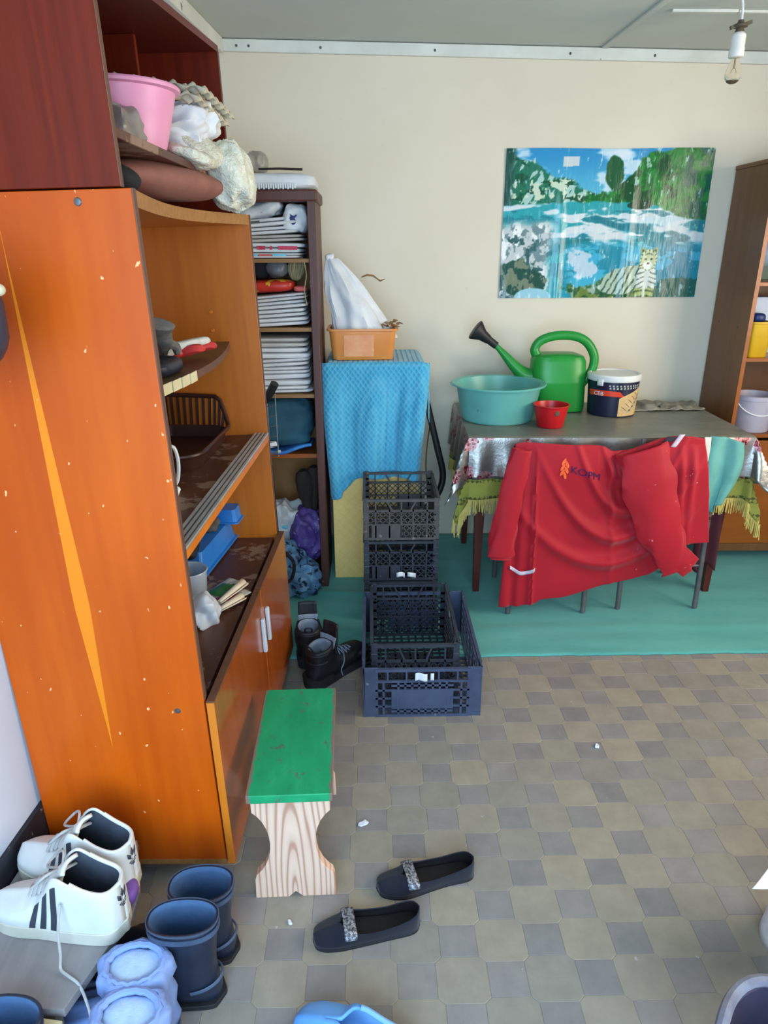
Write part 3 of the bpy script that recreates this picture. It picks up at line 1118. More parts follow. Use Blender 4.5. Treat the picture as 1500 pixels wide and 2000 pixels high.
# ------------------------------------------------------------------ brown bookcase in the back left corner
bc = thing('bookcase', 'narrow dark brown bookcase stacked with folded white sacks in the corner', 'bookcase', (-0.44, 3.04, 0.0))
X0, X1, BD, BH = -0.235, 0.216, 0.33, 1.775
boxo('side_panel', 'bookcase_brown', X1 - 0.033, X1, 0, BD, 0, BH - 0.04, bc, bev=0.003)
boxo('side_panel', 'bookcase_brown', X0, X0 + 0.033, 0, BD, 0, BH - 0.04, bc, bev=0.003)
boxo('top_board', 'bookcase_brown', X0 - 0.004, X1 + 0.01, -0.006, BD, BH - 0.045, BH, bc, bev=0.008)
boxo('back_panel', 'bookcase_back', X0 + 0.01, X1 - 0.01, BD - 0.006, BD, 0.02, BH - 0.03, bc, bev=0)
SHZ = {1: 1.515, 2: 1.237, 3: 0.951}
for z in SHZ.values():
    boxo('shelf', 'bookcase_shelf', X0 + 0.033, X1 - 0.033, 0.006, BD - 0.006, z - 0.016, z, bc)
boxo('shelf', 'side_cabinet_orange', X0 + 0.033, X1 - 0.033, 0.03, BD - 0.006, 0.652, 0.672, bc)
boxo('shelf', 'bookcase_brown', X0 + 0.033, X1 - 0.033, 0.0, BD - 0.006, 0.04, 0.06, bc)
BX, BYY = -0.44, 3.04


def sack(name, m, x0, x1, y0, y1, z0, z1, seed, label, cat, group=None, layers=2, tilt=0.0, prints=()):
    """folded sack: layered soft slabs, each layer a fold"""
    cx, cy = (x0 + x1) / 2, (y0 + y1) / 2
    b = B()
    h = (z1 - z0) / layers
    for i in range(layers):
        random.seed(seed * 10 + i)
        dx = random.uniform(-0.008, 0.008)
        b.sq((dx, random.uniform(-0.012, 0.008), h * (i + 0.5)), ((x1 - x0) / 2 - random.uniform(0, 0.012), (y1 - y0) / 2, h * 0.54), 0.5, 0.16, seed + i, 0.006, 11, nu=40, nv=10, fs=(1.6, 1, 1.0))
    o = b.out(name, m, loc=(cx, cy, z0), rot=(0, tilt, 0))
    tag(o, label, cat, group)
    for (pm, a0, a1, q0, q1) in prints:
        w = x1 - x0
        hh = z1 - z0
        pb = B().grid(lambda u, v: (-w / 2 + w * (a0 + (a1 - a0) * u), -(y1 - y0) / 2 - 0.0065 + 0.004 * (2 * (q0 + (q1 - q0) * v) - 1) ** 2, hh * (q0 + (q1 - q0) * v)), 8, 3)
        pb.out('print', pm, o)
    return o


G1, G2, G3 = 'folded sacks on the top shelf', 'folded sacks on the second shelf', 'folded sacks on the third shelf'
yl, yh = 3.055, 3.33
xl, xr = BX + X0 + 0.04, BX + X1 - 0.04
spec1 = [
    ('sack_white', 0.020, 0.0, 'flat white sack with red and sky blue stripes, lowest on the top shelf', (('print_salmon', 0.05, 0.36, 0.15, 0.8), ('print_cyan', 0.38, 0.46, 0.15, 0.8), ('print_salmon', 0.47, 0.62, 0.15, 0.8), ('print_cyan', 0.63, 0.79, 0.15, 0.8))),
    ('sack_white', 0.040, 0.01, 'white sack with red lettering on its fold, second from below on top shelf', (('print_red', 0.45, 0.55, 0.3, 0.65), ('print_red', 0.60, 0.63, 0.3, 0.65), ('print_red', 0.70, 0.92, 0.3, 0.65))),
    ('sack_grey', 0.026, -0.03, 'greyish folded sack above the red lettered one on top shelf', ()),
    ('sack_white', 0.030, -0.06, 'thin creased sack tilted in the middle of the top shelf stack', ()),
    ('sack_white', 0.032, -0.08, 'white sack with small black lettering in the upper part of the top shelf', (('print_dark', 0.30, 0.52, 0.25, 0.75),)),
]
z = SHZ[1] + 0.002
for i, (m, h, t, lb, pr) in enumerate(spec1):
    sack('folded_sack', m, xl + 0.005, xr - 0.012 - 0.012 * (i > 2), yl + 0.004 * i, yh, z, z + h, 20 + i, lb, 'sack', G1, tilt=t, prints=pr)
    z += h + 0.001
b = B().sq((0, 0, 0), (0.10, 0.11, 0.034), 0.7, 0.4, 31, 0.020, 16, nu=64, nv=36, fs=(1.2, 1, 1))
o = tag(b.out('crumpled_bag', 'white_printed_bag', loc=(-0.465, 3.19, z + 0.030), rot=(0, R(-14), 0)), 'crumpled white bag with a small red print topping the top shelf stack', 'bag')
B().grid(lambda u, v: (0.015 + 0.016 * u, -0.107 + 0.01 * (v - 0.5), -0.014 + 0.03 * v), 3, 4).out('print', 'print_red', o)
b = B().sq((0, 0, 0), (0.048, 0.07, 0.052), 0.6, 0.5, 37, 0.014, 18, nu=48, nv=30, fs=(1, 1, 1))
o = tag(b.out('crumpled_bag', 'sack_white', loc=(-0.312, 3.14, z + 0.0)), 'bunched white bag with a navy patch at right end of top shelf', 'bag')
B().grid(lambda u, v: (-0.028 + 0.034 * u + 0.006 * math.sin(9 * v), -0.068 - 0.006 * math.sin(PI * u), -0.022 + 0.034 * v + 0.004 * math.sin(7 * u)), 5, 5).out('print', 'print_navy', o)
tag(B().sq((0, 0, 0), (0.07, 0.10, 0.036), 0.6, 0.5, 41, 0.010, 12).out('plastic_bag', 'grey_film', loc=(-0.58, 3.2, z + 0.042)), 'dull grey plastic bag at back left of top shelf', 'bag')

ords = ['lowest', 'second from below', 'third from below', 'fourth from below', 'fifth from below', 'sixth from below', 'seventh from below', 'topmost']
z = SHZ[2] + 0.002
for i, h in enumerate((0.036, 0.034, 0.030, 0.026)):
    sack('folded_sack', 'sack_white', xl + 0.004, xr - 0.006, yl, yh, z, z + h, 50 + i, 'folded white sack, ' + (ords[i] if i < 3 else 'topmost') + ' of the second shelf stack under the red packet', 'sack', G2, tilt=-0.05 - 0.012 * i)
    z += h + 0.001
pk = B().sq((0, 0, 0), (0.115, 0.09, 0.026), 0.6, 0.35, 61, 0.008, 14)
o = tag(pk.out('food_packet', 'red_orange_packet', loc=(-0.44, 3.15, z + 0.036), rot=(0, R(-2), 0)), 'shiny red and gold packet lying on the white sacks of the second shelf', 'packet')
tag(B().sq((0, 0, 0), (0.028, 0.04, 0.012), 0.6, 0.4, 62, 0.004, 20).out('small_packet', 'print_salmon', loc=(-0.302, 3.10, z + 0.026)), 'small red packet right of the red and gold packet', 'packet')
z += 0.066
b = B()
for k in range(22):
    a = 2 * PI * k / 22
    pts = [(0.030 * math.cos(a) * math.sin(t) + 0.002 * math.sin(9 * a), 0.030 * math.sin(a) * math.sin(t), 0.052 * -math.cos(t)) for t in [0.25 + 2.6 * j / 8 for j in range(9)]]
    b.tube(pts, 0.0052, 6)
tag(b.out('twine_ball', 'twine', loc=(-0.318, 3.12, z + 0.046), rot=(0, R(8), 0)), 'loose hank of beige twine on the second shelf', 'twine')
b = B().sq((0, 0, 0), (0.042, 0.06, 0.042), 0.8, 0.7, 71, 0.014, 16)
tag(b.out('film_roll', 'grey_film', loc=(-0.392, 3.13, z + 0.046)), 'bundle of grey plastic film left of the twine', 'film')
tag(B().sq((0, 0, 0), (0.036, 0.05, 0.055), 0.7, 0.6, 73, 0.010, 14).out('dark_pouch', 'black_cloth', loc=(-0.472, 3.16, z + 0.056)), 'black pouch squeezed between grey film and blue bag', 'pouch')
tag(B().sq((0, 0, 0), (0.035, 0.05, 0.06), 0.6, 0.5, 75, 0.010, 14).out('blue_bag', 'light_blue_cloth', loc=(-0.552, 3.13, z + 0.058)), 'faded blue bag at the left of the second shelf', 'bag')
b = B()
b.tube(spline([(0, 0, 0), (0.006, -0.004, -0.05), (-0.004, -0.004, -0.11), (0.004, -0.002, -0.17)], 5), 0.0022, 6)
tag(b.out('string', 'twine', loc=(-0.275, 3.028, 1.50)), 'pale string dangling beside the twine from the top shelf', 'string')

z = SHZ[3] + 0.002
for i, h in enumerate((0.032, 0.026, 0.026, 0.030, 0.034, 0.026, 0.024, 0.040)):
    sack('folded_sack', 'sack_white' if i < 7 else 'sack_grey', xl + 0.002, xr - 0.002 - 0.004 * (i > 4), yl + 0.002 * (i % 3), yh, z, z + h, 80 + i, 'folded white sack, ' + ords[i] + ' in the tall stack of eight on third shelf', 'sack', G3, layers=1 if h < 0.03 else 2, tilt=(-0.02, -0.015, -0.03, -0.02, -0.05, -0.01, 0.0, 0.0)[i])
    z += h + 0.0005
# fourth compartment
tag(B().sq((0, 0, 0), (0.125, 0.11, 0.105), 0.45, 0.35, 91, 0.022, 9, nu=64, nv=44, fs=(0.6, 1, 1.6)).out('cloth_bundle', 'dark_teal_cloth', loc=(-0.405, 3.19, 0.812)), 'big dark teal cloth bundle filling the fourth compartment', 'cloth')
b = B().grid(lambda u, v: (-0.58 + 0.30 * u, 3.052 + 0.20 * v, 0.680 + 0.006 * math.sin(9 * u + 3 * v) + 0.040 * max(0, u - 0.55) ** 1.3 * 2.2 * (1 - 0.5 * v)), 24, 10)
tag(b.out('blue_sheet', 'blue_shiny_cloth', sol=0.012, off=1), 'shiny blue plastic sheet folded beneath the teal bundle', 'sheet')
tag(B().box(-0.035, 0.035, -0.022, 0.022, 0, 0.024).out('small_box', 'white_label', loc=(-0.475, 3.07, 0.705), rot=(0, R(-8), R(18)), bev=0.003), 'small white box on the blue sheet', 'box')
# lower compartment: hanging shoes, bags
for k, (x, dz) in enumerate(((-0.335, 0), (-0.283, 0.012))):
    b = B()
    b.loft([[(w * math.cos(t), 0.03 * math.sin(t) * (1 if w > 0.01 else .6), zz) for t in [2 * PI * j / 14 for j in range(14)]] for zz, w in ((0.0, 0.016), (-0.014, 0.034), (-0.05, 0.042), (-0.10, 0.040), (-0.14, 0.030), (-0.20, 0.020), (-0.24, 0.016), (-0.27, 0.010))])
    tag(b.out('hanging_slipper', 'black_brown_cloth', loc=(x, 3.13 + 0.02 * k, 0.575 + dz), rot=(0, R(-6 + 8 * k), 0)), ('dark brown slipper hanging under the orange shelf, left of the two', 'dark brown slipper hanging under the orange shelf, right of the two')[k], 'slipper', 'hanging slippers')
tag(B().sq((0, 0, 0), (0.085, 0.09, 0.13), 0.7, 0.6, 97, 0.040, 14, nu=64, nv=40, fs=(1, 1, 0.7)).out('carrier_bag', 'white_printed_bag', loc=(-0.425, 3.14, 0.275)), 'white carrier bag with a turquoise print behind the purple sack', 'bag')
o = bpy.data.objects[-1] if False else None
bag = [x for x in bpy.data.objects if x.name.startswith('carrier_bag')][0]
B().sq((-0.005, -0.092, 0.045), (0.024, 0.008, 0.011), 0.8, 0.8, 3).out('print', 'print_cyan', bag)
tag(B().sq((0, 0, 0), (0.072, 0.085, 0.122), 0.7, 0.6, 99, 0.030, 15, nu=64, nv=40, fs=(1, 1, 0.8)).out('purple_sack', 'purple_sack', loc=(-0.325, 3.115, 0.255)), 'stuffed purple plastic sack at bottom of the bookcase', 'sack')
pb = thing('checked_bag', 'blue and white checked shopping bag slumped before the bookcase', 'bag', (-0.385, 2.985, 0.01))
B().sq((0.01, 0, 0.075), (0.110, 0.075, 0.085), 0.7, 0.6, 101, 0.030, 16, nu=64, nv=40, fs=(1, 1, 1)).sq((-0.03, -0.005, 0.165), (0.080, 0.06, 0.095), 0.8, 0.7, 102, 0.030, 16, nu=64, nv=40, fs=(1, 1, 0.8)).out('bag_body', 'plaid_bag', pb)
b = B().tube(spline([(-0.09, -0.055, 0.25), (-0.03, -0.085, 0.245), (0.015, -0.085, 0.19), (0.0, -0.085, 0.11), (-0.05, -0.08, 0.075)], 7), 0.008, 8)
b.out('strap', 'black_cloth', pb)

# on top of the bookcase
f = B()
f.sq((0, 0, 0.030), (0.205, 0.145, 0.032), 0.5, 0.25, 111, 0.008, 9)
o = tag(f.out('folded_sheet', 'white_cloth', loc=(-0.425, 3.175, 1.776)), 'folded bluish white sheet with lace hem on top of the bookcase', 'sheet')
lace = B()
for k in range(34):
    x = -0.19 + 0.0095 * k
    lace.box(x, x + 0.006, -0.150, -0.146, -0.002 + 0.004 * (k % 2), 0.02)
lace.out('lace_hem', 'white_cloth', o, smooth=False)
tag(B().sq((0, 0, 0), (0.040, 0.06, 0.036), 0.7, 0.6, 115, 0.012, 22, nu=48, nv=30, fs=(1.4, 1, 0.5)).out('bread_bag', 'clear_bag', loc=(-0.462, 3.15, 1.882)), 'crinkled clear plastic bag on the folded sheet', 'bag')
tag(B().sq((0, 0, 0), (0.030, 0.04, 0.032), 0.7, 0.6, 117, 0.008, 14).out('yellow_packet', 'print_yellow', loc=(-0.535, 3.12, 1.888)), 'yellow packet beside the clear bag on the bookcase', 'packet')
tag(B().tube([(-0.445, 3.07, 1.851), (-0.36, 3.06, 1.851), (-0.27, 3.06, 1.848)], [0.004, 0.0042, 0.005], 8).out('thin_stick', 'black_brown_cloth'), 'thin dark stick lying on the folded sheet', 'stick')

# ------------------------------------------------------------------ wire rack standing between the unit and the bookcase
wr = thing('wire_rack', 'black folding rack with wire grid behind the orange shelf unit', 'rack', (-0.42, 2.72, 0.0))
wp = B()
wp.bar((0.015, 0, 0.0), (-0.005, 0, 0.72), 0.026, 0.014)
wp.out('post', 'black_metal', wr, bev=0.002)
B().bar((-0.10, 0.10, 0.0), (-0.12, 0.10, 0.72), 0.026, 0.014).out('post', 'black_metal', wr, bev=0.002)
wg = B()
for i in range(5):
    wg.tube([(-0.115 + 0.0375 * i, 0.13 - 0.033 * i, 0.70 + 0.018 * i), (-0.115 + 0.0375 * i, 0.13 - 0.033 * i, 0.955 + 0.014 * i)], 0.0022, 6)
for j in range(7):
    z = 0.72 + 0.042 * j
    wg.tube([(-0.115, 0.13, z - 0.01), (0.036, -0.002, z + 0.045)], 0.0022, 6)
wg.out('wire_grid', 'grey_wire', wr)
B().tube(spline([(-0.12, 0.135, 0.93), (-0.05, 0.06, 0.955), (0.0, 0.02, 1.0), (0.038, -0.004, 1.06)], 6), 0.017, 10).out('handle', 'black_rubber', wr)
B().bar((-0.115, 0.13, 0.70), (0.04, -0.004, 0.785), 0.014, 0.010).out('bottom_rail', 'grey_wire', wr)

# ------------------------------------------------------------------ cushion and black roll on the unit, basin and linens in the red cabinet
b = B()
rings = []
for t, w, h in ((0, 0.02, 0.006), (0.06, 0.08, 0.028), (0.2, 0.105, 0.042), (0.5, 0.118, 0.044), (0.80, 0.110, 0.038), (0.93, 0.075, 0.024), (0.985, 0.03, 0.010), (1.0, 0.006, 0.003)):
    rings.append([(w * math.copysign(abs(math.cos(a)) ** 0.8, math.cos(a)), t * 0.68, h * math.sin(a) + 0.044 - 0.012 * t) for a in [2 * PI * k / 20 for k in range(20)]])
b.loft(rings)
tag(b.out('folded_bag', 'brown_cushion_cloth', sub=1, loc=redw(-0.125, 0.225, 0.004), rot=(R(2), 0, R(-7))), 'dusty brown folded cloth bag under the middle shelf of the red cabinet', 'bag')
b = B().tube(spline([(-0.03, 0, 0), (-0.015, -0.01, 0.012), (0.01, -0.008, 0.008), (0.03, 0.004, -0.004)], 5), [0.018] * 16, 12)
tag(B().sq((0, 0, 0), (0.05, 0.045, 0.024), 0.8, 0.7, 121, 0.006, 18).out('black_roll', 'black_cloth', loc=redw(-0.070, 0.175, 0.040), rot=(0, R(25), 0)), 'black rolled cloth peeking out beside the brown folded bag', 'cloth')

pbn = thing('pink_basin', 'tall pink plastic basin on the middle shelf of the red cabinet', 'basin', redw(-0.137, 0.49, 0.1005))
b = B()
b.lathe([(0.0, 0.004), (0.080, 0.004), (0.086, 0.0), (0.094, 0.01), (0.092, 0.016), (0.113, 0.09), (0.126, 0.140), (0.137, 0.143), (0.139, 0.149), (0.136, 0.153), (0.123, 0.151), (0.109, 0.09), (0.088, 0.02), (0.0, 0.014)], 40)
b.out('basin_body', 'pink_plastic', pbn)
B().grid(lambda u, v: ((0.1150 + 0.012 * v) * math.sin(R(-30 + 34 * u)), -(0.1150 + 0.012 * v) * math.cos(R(-30 + 34 * u)), 0.090 + 0.045 * v), 8, 4).out('label', 'white_label', pbn, sol=0.001, off=1)
tag(B().sq((0, 0, 0), (0.045, 0.055, 0.048), 0.8, 0.8, 131, 0.024, 20, nu=56, nv=36, fs=(1, 1, 1)).out('plastic_bag', 'clear_bag', loc=redw(-0.10, 0.33, 0.140)), 'crumpled translucent bag in front of the pink basin', 'bag')
tag(B().sq((0, 0, 0), (0.10, 0.13, 0.060), 0.8, 0.6, 133, 0.034, 13, nu=72, nv=40, fs=(0.6, 1.6, 1.2)).sq((0.045, 0.0, 0.052), (0.085, 0.11, 0.042), 0.8, 0.7, 134, 0.032, 15, (0, R(-18), 0), nu=72, nv=40, fs=(0.5, 1.5, 1.5)).out('white_linen', 'white_cloth', loc=redw(-0.110, 0.78, 0.160)), 'heap of white linen right of the pink basin', 'linen')


cb = B()
cb.sq((-0.055, 0.80, 0.158), (0.115, 0.13, 0.038), 0.8, 0.6, 171, 0.022, 14, (0, R(26), 0), nu=80, nv=44, fs=(0.5, 1.5, 1.0))
cb.sq((0.040, 0.83, 0.088), (0.062, 0.105, 0.085), 0.75, 0.7, 172, 0.018, 16, (0, R(-14), R(8)), nu=80, nv=48, fs=(1.2, 1.5, 0.35))
cb.sq((-0.010, 0.62, 0.118), (0.055, 0.085, 0.020), 0.8, 0.7, 173, 0.016, 20, (0, R(18), 0), nu=40, nv=20)
cc = tag(cb.out('crochet_cloth', 'crochet_cloth'), 'cream crochet cloth spilling over the red cabinet shelf edge', 'cloth')
cc.matrix_world = RM_


def tray(u, v):
    a = 0.012 * math.sin(u * PI * 12) * math.sin(v * PI * 12)
    return (-0.15 + 0.30 * u, -0.15 + 0.30 * v, a + 0.006 * abs(math.sin(u * PI * 6)))


et = thing('egg_tray', 'stack of two grey cardboard egg trays wedged behind the basin', 'egg tray', redw(-0.118, 0.775, 0.262), rot=(R(-4), R(7), R(-4)))
for k in range(2):
    B().grid(lambda u, v: tuple(Vector(tray(u, v)) * 1.0 + Vector((0.012 * k, 0.01 * k, 0.022 * k))), 48, 48).out('tray', 'egg_card', et, sol=0.003)

# ------------------------------------------------------------------ things on the orange unit's shelves
us_z = 1.2635
cz = thing('dark_jacket', 'heap of dark brown and black clothing at the back of the curved shelf', 'clothing', cabw(-0.20, 0.40, us_z))
B().sq((-0.02, 0.03, 0.065), (0.085, 0.11, 0.066), 0.8, 0.7, 141, 0.026, 12, nu=56, nv=36, fs=(1, 1, 1)).sq((-0.03, 0.06, 0.13), (0.060, 0.075, 0.058), 0.8, 0.8, 142, 0.018, 14, nu=48, nv=30, fs=(1, 1, .7)).out('jacket', 'black_brown_cloth', cz)


def glove(seed):
    b = B()
    b.sq((0, 0, 0.016), (0.045, 0.050, 0.016), 0.6, 0.5, seed, 0.004, 20)
    for k in range(4):
        x = -0.032 + 0.021 * k
        L = (0.052, 0.062, 0.066, 0.056)[k]
        b.tube(spline([(x, 0.035, 0.014), (x * 1.1, 0.05 + L * 0.4, 0.018), (x * 1.15, 0.045 + L, 0.010)], 4), [0.011] * 7 + [0.010, 0.006], 8, sx=1.0)
    b.tube(spline([(0.036, -0.01, 0.014), (0.058, 0.012, 0.016), (0.064, 0.04, 0.010)], 4), [0.0115] * 7 + [0.009, 0.006], 8)
    return b


def cuff(b):
    b.loft([[(w * math.cos(a), y, 0.018 + h * math.sin(a)) for a in [2 * PI * k / 16 for k in range(16)]] for y, w, h in ((-0.04, 0.042, 0.016), (-0.07, 0.037, 0.015), (-0.10, 0.041, 0.016), (-0.105, 0.036, 0.011))])
    return b


g = thing('work_glove', 'white knitted work glove with red rubber palm on the curved shelf', 'glove', cabw(-0.130, 0.565, us_z + 0.012), rot=(R(4), R(-12), R(-40)))
glove(3).out('palm', 'red_rubber', g)
cuff(B()).out('cuff', 'white_knit', g)
B().sq((0, 0.02, 0.030), (0.046, 0.075, 0.014), 0.6, 0.5, 5, 0.005, 18).out('knit_back', 'white_knit', g)
g = thing('work_glove', 'grey knitted glove lying across the dark clothing heap', 'glove', cabw(-0.150, 0.42, us_z + 0.060), rot=(R(-30), R(12), R(20)))
glove(7).out('palm', 'grey_knit', g)
cuff(B()).out('cuff', 'grey_knit', g)
tag(B().sq((0, 0, 0.02), (0.07, 0.085, 0.021), 0.6, 0.5, 149, 0.008, 12).out('folded_garment', 'navy_satin', loc=cabw(-0.145, 0.36, us_z)), 'folded navy satin garment in front of the red palmed glove', 'clothing')

# slatted brown basket
rk = thing('dish_basket', 'dark brown plastic basket with slatted sides on the track shelf', 'basket', cabw(-0.258, 0.79, 0.9385), CRZ)


def rr(w, d, r, n=6):
    p = []
    for cx, cy, a0 in ((w - r, d - r, 0), (-w + r, d - r, 90), (-w + r, -d + r, 180), (w - r, -d + r, 270)):
        for k in range(n + 1):
            a = R(a0 + 90 * k / n)
            p.append((cx + r * math.cos(a), cy + r * math.sin(a)))
    return p


def ringz(p, z, s=1.0):
    return [(x * s, y * s, z) for x, y in p]


bw, bd = 0.135, 0.215
pr_ = rr(bw, bd, 0.07)


def bh(x):
    t = min(1, max(0, (0.55 - x / bw) / 1.1))
    return 0.052 + 0.098 * t * t * (3 - 2 * t)


def bh2(x, y):
    t = min(1, max(0, (y / bd - 0.62) / 0.3)) * min(1, max(0, (1.05 - x / bw) / 0.4))
    return max(bh(x), 0.052 + 0.092 * t * t * (3 - 2 * t))


B().loft([ringz(pr_, 0.0, 0.93), ringz(pr_, 0.006, 0.94), ringz(pr_, 0.046, 0.985), ringz(pr_, 0.046, 0.955), ringz(pr_, 0.008, 0.92)], (True, True)).out('basket_base', 'brown_plastic', rk)
top = [(x * 1.04, y * 1.04, bh2(x, y)) for x, y in pr_]
B().tube(top, 0.0075, 8, loop=True).out('rim', 'brown_plastic', rk)
per = [(Vector((x * 0.97, y * 0.97, 0.044)), Vector((x * 1.035, y * 1.035, bh2(x, y)))) for x, y in pr_]
n = len(per)
for i in range(n):
    a, c = per[i], per[(i + 1) % n]
    L = (c[0] - a[0]).length
    m = max(1, round(L / 0.021))
    for j in range(m):
        t = j / m
        p, q = a[0].lerp(c[0], t), a[1].lerp(c[1], t)
        if q.z > 0.065:
            B().bar(p, q, 0.009, 0.004, up=(0, 1, 0)).out('slat', 'brown_plastic', rk, smooth=False)
mg = thing('white_mug', 'white plastic mug with large handle in front of the brown basket', 'mug', cabw(-0.190, 0.415, 0.9385), CRZ)
B().lathe([(0, 0.0), (0.034, 0.0), (0.036, 0.004), (0.042, 0.138), (0.045, 0.142), (0.042, 0.145), (0.039, 0.142), (0.033, 0.006), (0, 0.005)], 28).out('mug_body', 'white_plastic', mg)
B().tube(spline([(0.036, 0.006, 0.125), (0.052, 0.014, 0.12), (0.058, 0.018, 0.08), (0.052, 0.016, 0.03), (0.036, 0.008, 0.005)], 6), 0.005, 8, sx=1.6).out('handle', 'white_plastic', mg)
tag(B().sq((0, 0, 0.012), (0.022, 0.026, 0.013), 0.8, 0.8, 153, 0.008, 40).out('paper_wad', 'white_label', loc=cabw(-0.14, 0.37, 0.938)), 'small crumpled white wad on the track shelf', 'paper')

# blue planters, brush, tub, bag and packets on the base shelf


def trough(L, w, h):
    pr = rr(w, L, 0.014, 3)
    return B().loft([ringz(pr, 0.0, 0.80), ringz(pr, h * 0.9, 0.93), ringz(pr, h * 0.92, 1.09), ringz(pr, h, 1.10), ringz(pr, h, 0.92), ringz(pr, 0.006, 0.78)], (True, True))


bz = 0.541
tl = thing('plant_trough', 'long bright blue plastic trough turned upside down on the base shelf', 'trough', (-0.590, 2.235, bz + 0.082), rot=(0, R(180), R(-7)))
trough(0.190, 0.054, 0.080).out('trough_body', 'blue_plastic', tl)
tl2 = thing('plant_trough', 'short blue plastic tray upturned on far end of the long trough', 'trough', (-0.535, 2.372, bz + 0.134), rot=(0, R(180), R(-4)))
trough(0.045, 0.046, 0.050).out('trough_body', 'blue_plastic', tl2)
tag(B().sq((0, 0, 0), (0.020, 0.085, 0.036), 0.6, 0.6, 157, 0.003, 14).out('shoe_brush', 'black_rubber', loc=(-0.606, 2.125, bz + 0.115), rot=(R(24), R(-20), R(-6))), 'black rubber sole leaning in the blue trough', 'sole')
tag(B().sq((0, 0, 0), (0.03, 0.05, 0.018), 0.7, 0.6, 159, 0.008, 18).out('grey_rag', 'grey_dark_rag', loc=(-0.580, 2.285, bz + 0.098)), 'dull grey rag tucked behind the blue trough', 'rag')
tag(B().lathe([(0, 0), (0.044, 0), (0.047, 0.004), (0.054, 0.095), (0.058, 0.098), (0.056, 0.102), (0.052, 0.098), (0.045, 0.006), (0, 0.004)], 28).out('plastic_tub', 'frosted_plastic', loc=cabw(-0.185, 0.545, bz)), 'frosted plastic tub at left of the blue troughs', 'tub')
tag(B().sq((0, 0, 0), (0.038, 0.048, 0.042), 0.9, 0.9, 163, 0.024, 18, nu=64, nv=40, fs=(1, 1, 1)).out('crumpled_bag', 'thin_white_bag', loc=cabw(-0.105, 0.400, bz + 0.040)), 'crumpled thin white plastic bag at front of the base shelf', 'bag')


def packet(name, m, w, d, label, loc, rot, seed, pm=None):
    o = tag(B().grid(lambda u, v: (-w / 2 + w * u, -d / 2 + d * v, 0.006 * math.sin(PI * u) * math.sin(PI * v) + 0.004 * nz(u * 4, v * 4, 0, seed) + 0.006), 14, 14).out(name, m, sol=0.003, off=-1, loc=loc, rot=rot), label, 'packet', 'seed packets on the base shelf')
    if pm:
        B().grid(lambda u, v: (-w / 2 + w * (0.12 + 0.7 * u), -d / 2 + d * (0.12 + 0.55 * v), 0.0012 + 0.006 * math.sin(PI * (0.12 + 0.7 * u)) * math.sin(PI * (0.12 + 0.55 * v)) + 0.004 * nz((0.12 + 0.7 * u) * 4, (0.12 + 0.55 * v) * 4, 0, seed) + 0.006), 10, 10).out('print', pm, o)
    return o


packet('seed_packet', 'packet_grey', 0.085, 0.13, 'printed packet with green field beside the blue trough', cabw(-0.092, 0.59, bz + 0.004), (R(3), R(-4), R(-32)), 3, 'packet_green')
packet('seed_packet', 'packet_grey', 0.07, 0.12, 'printed packet with red corner under the paper rolls', cabw(-0.062, 0.525, bz + 0.008), (R(3), R(-6), R(-40)), 5, 'packet_red')
for i, (p, q, lb) in enumerate((((-0.080, 0.475, 0.024), (-0.028, 0.585, 0.036), 'upper of two cream paper rolls near the door edge'), ((-0.072, 0.445, 0.016), (-0.022, 0.525, 0.018), 'lower of two cream paper rolls near the door edge'))):
    a, c = Vector(cabw(p[0], p[1], bz + p[2])), Vector(cabw(q[0], q[1], bz + q[2]))
    d = (c - a).normalized()
    s1 = d.cross(Vector((0, 0, 1))).normalized()
    s2 = d.cross(s1)
    rings = []
    for t in (0, 0.3, 0.7, 1.0):
        rr_ = 0.008 + 0.007 * t
        rings.append([a.lerp(c, t) + (s1 * math.cos(w) * 1.3 + s2 * math.sin(w)) * rr_ * (1 - 0.03 * k) for k, w in enumerate([2 * PI * j / 14 for j in range(17)])])
    tag(B().loft(rings, (False, False), False).out('paper_roll', 'kraft_paper', sol=0.0015), 'rolled cream paper, ' + lb, 'paper', 'cream paper rolls')

# ------------------------------------------------------------------ pale yellow cabinet under the blue blanket
yb = thing('yellow_cabinet', 'pale yellow scallop-patterned cabinet standing right of the bookcase', 'cabinet', (0.012, 3.145, 0.0))
boxo('body', 'white_plastic', -0.205, 0.205, 0.012, 0.44, 0.0, 1.068, yb, bev=0.006)
boxo('front_panel', 'yellow_scallop', -0.208, -0.05, -0.006, 0.012, 0.003, 0.625, yb, bev=0.002)
boxo('front_panel', 'yellow_scallop', -0.046, 0.208, -0.002, 0.012, 0.003, 0.625, yb, bev=0.002)
boxo('upper_panel', 'porcelain', -0.206, 0.206, 0.0, 0.012, 0.64, 1.06, yb, bev=0.002)


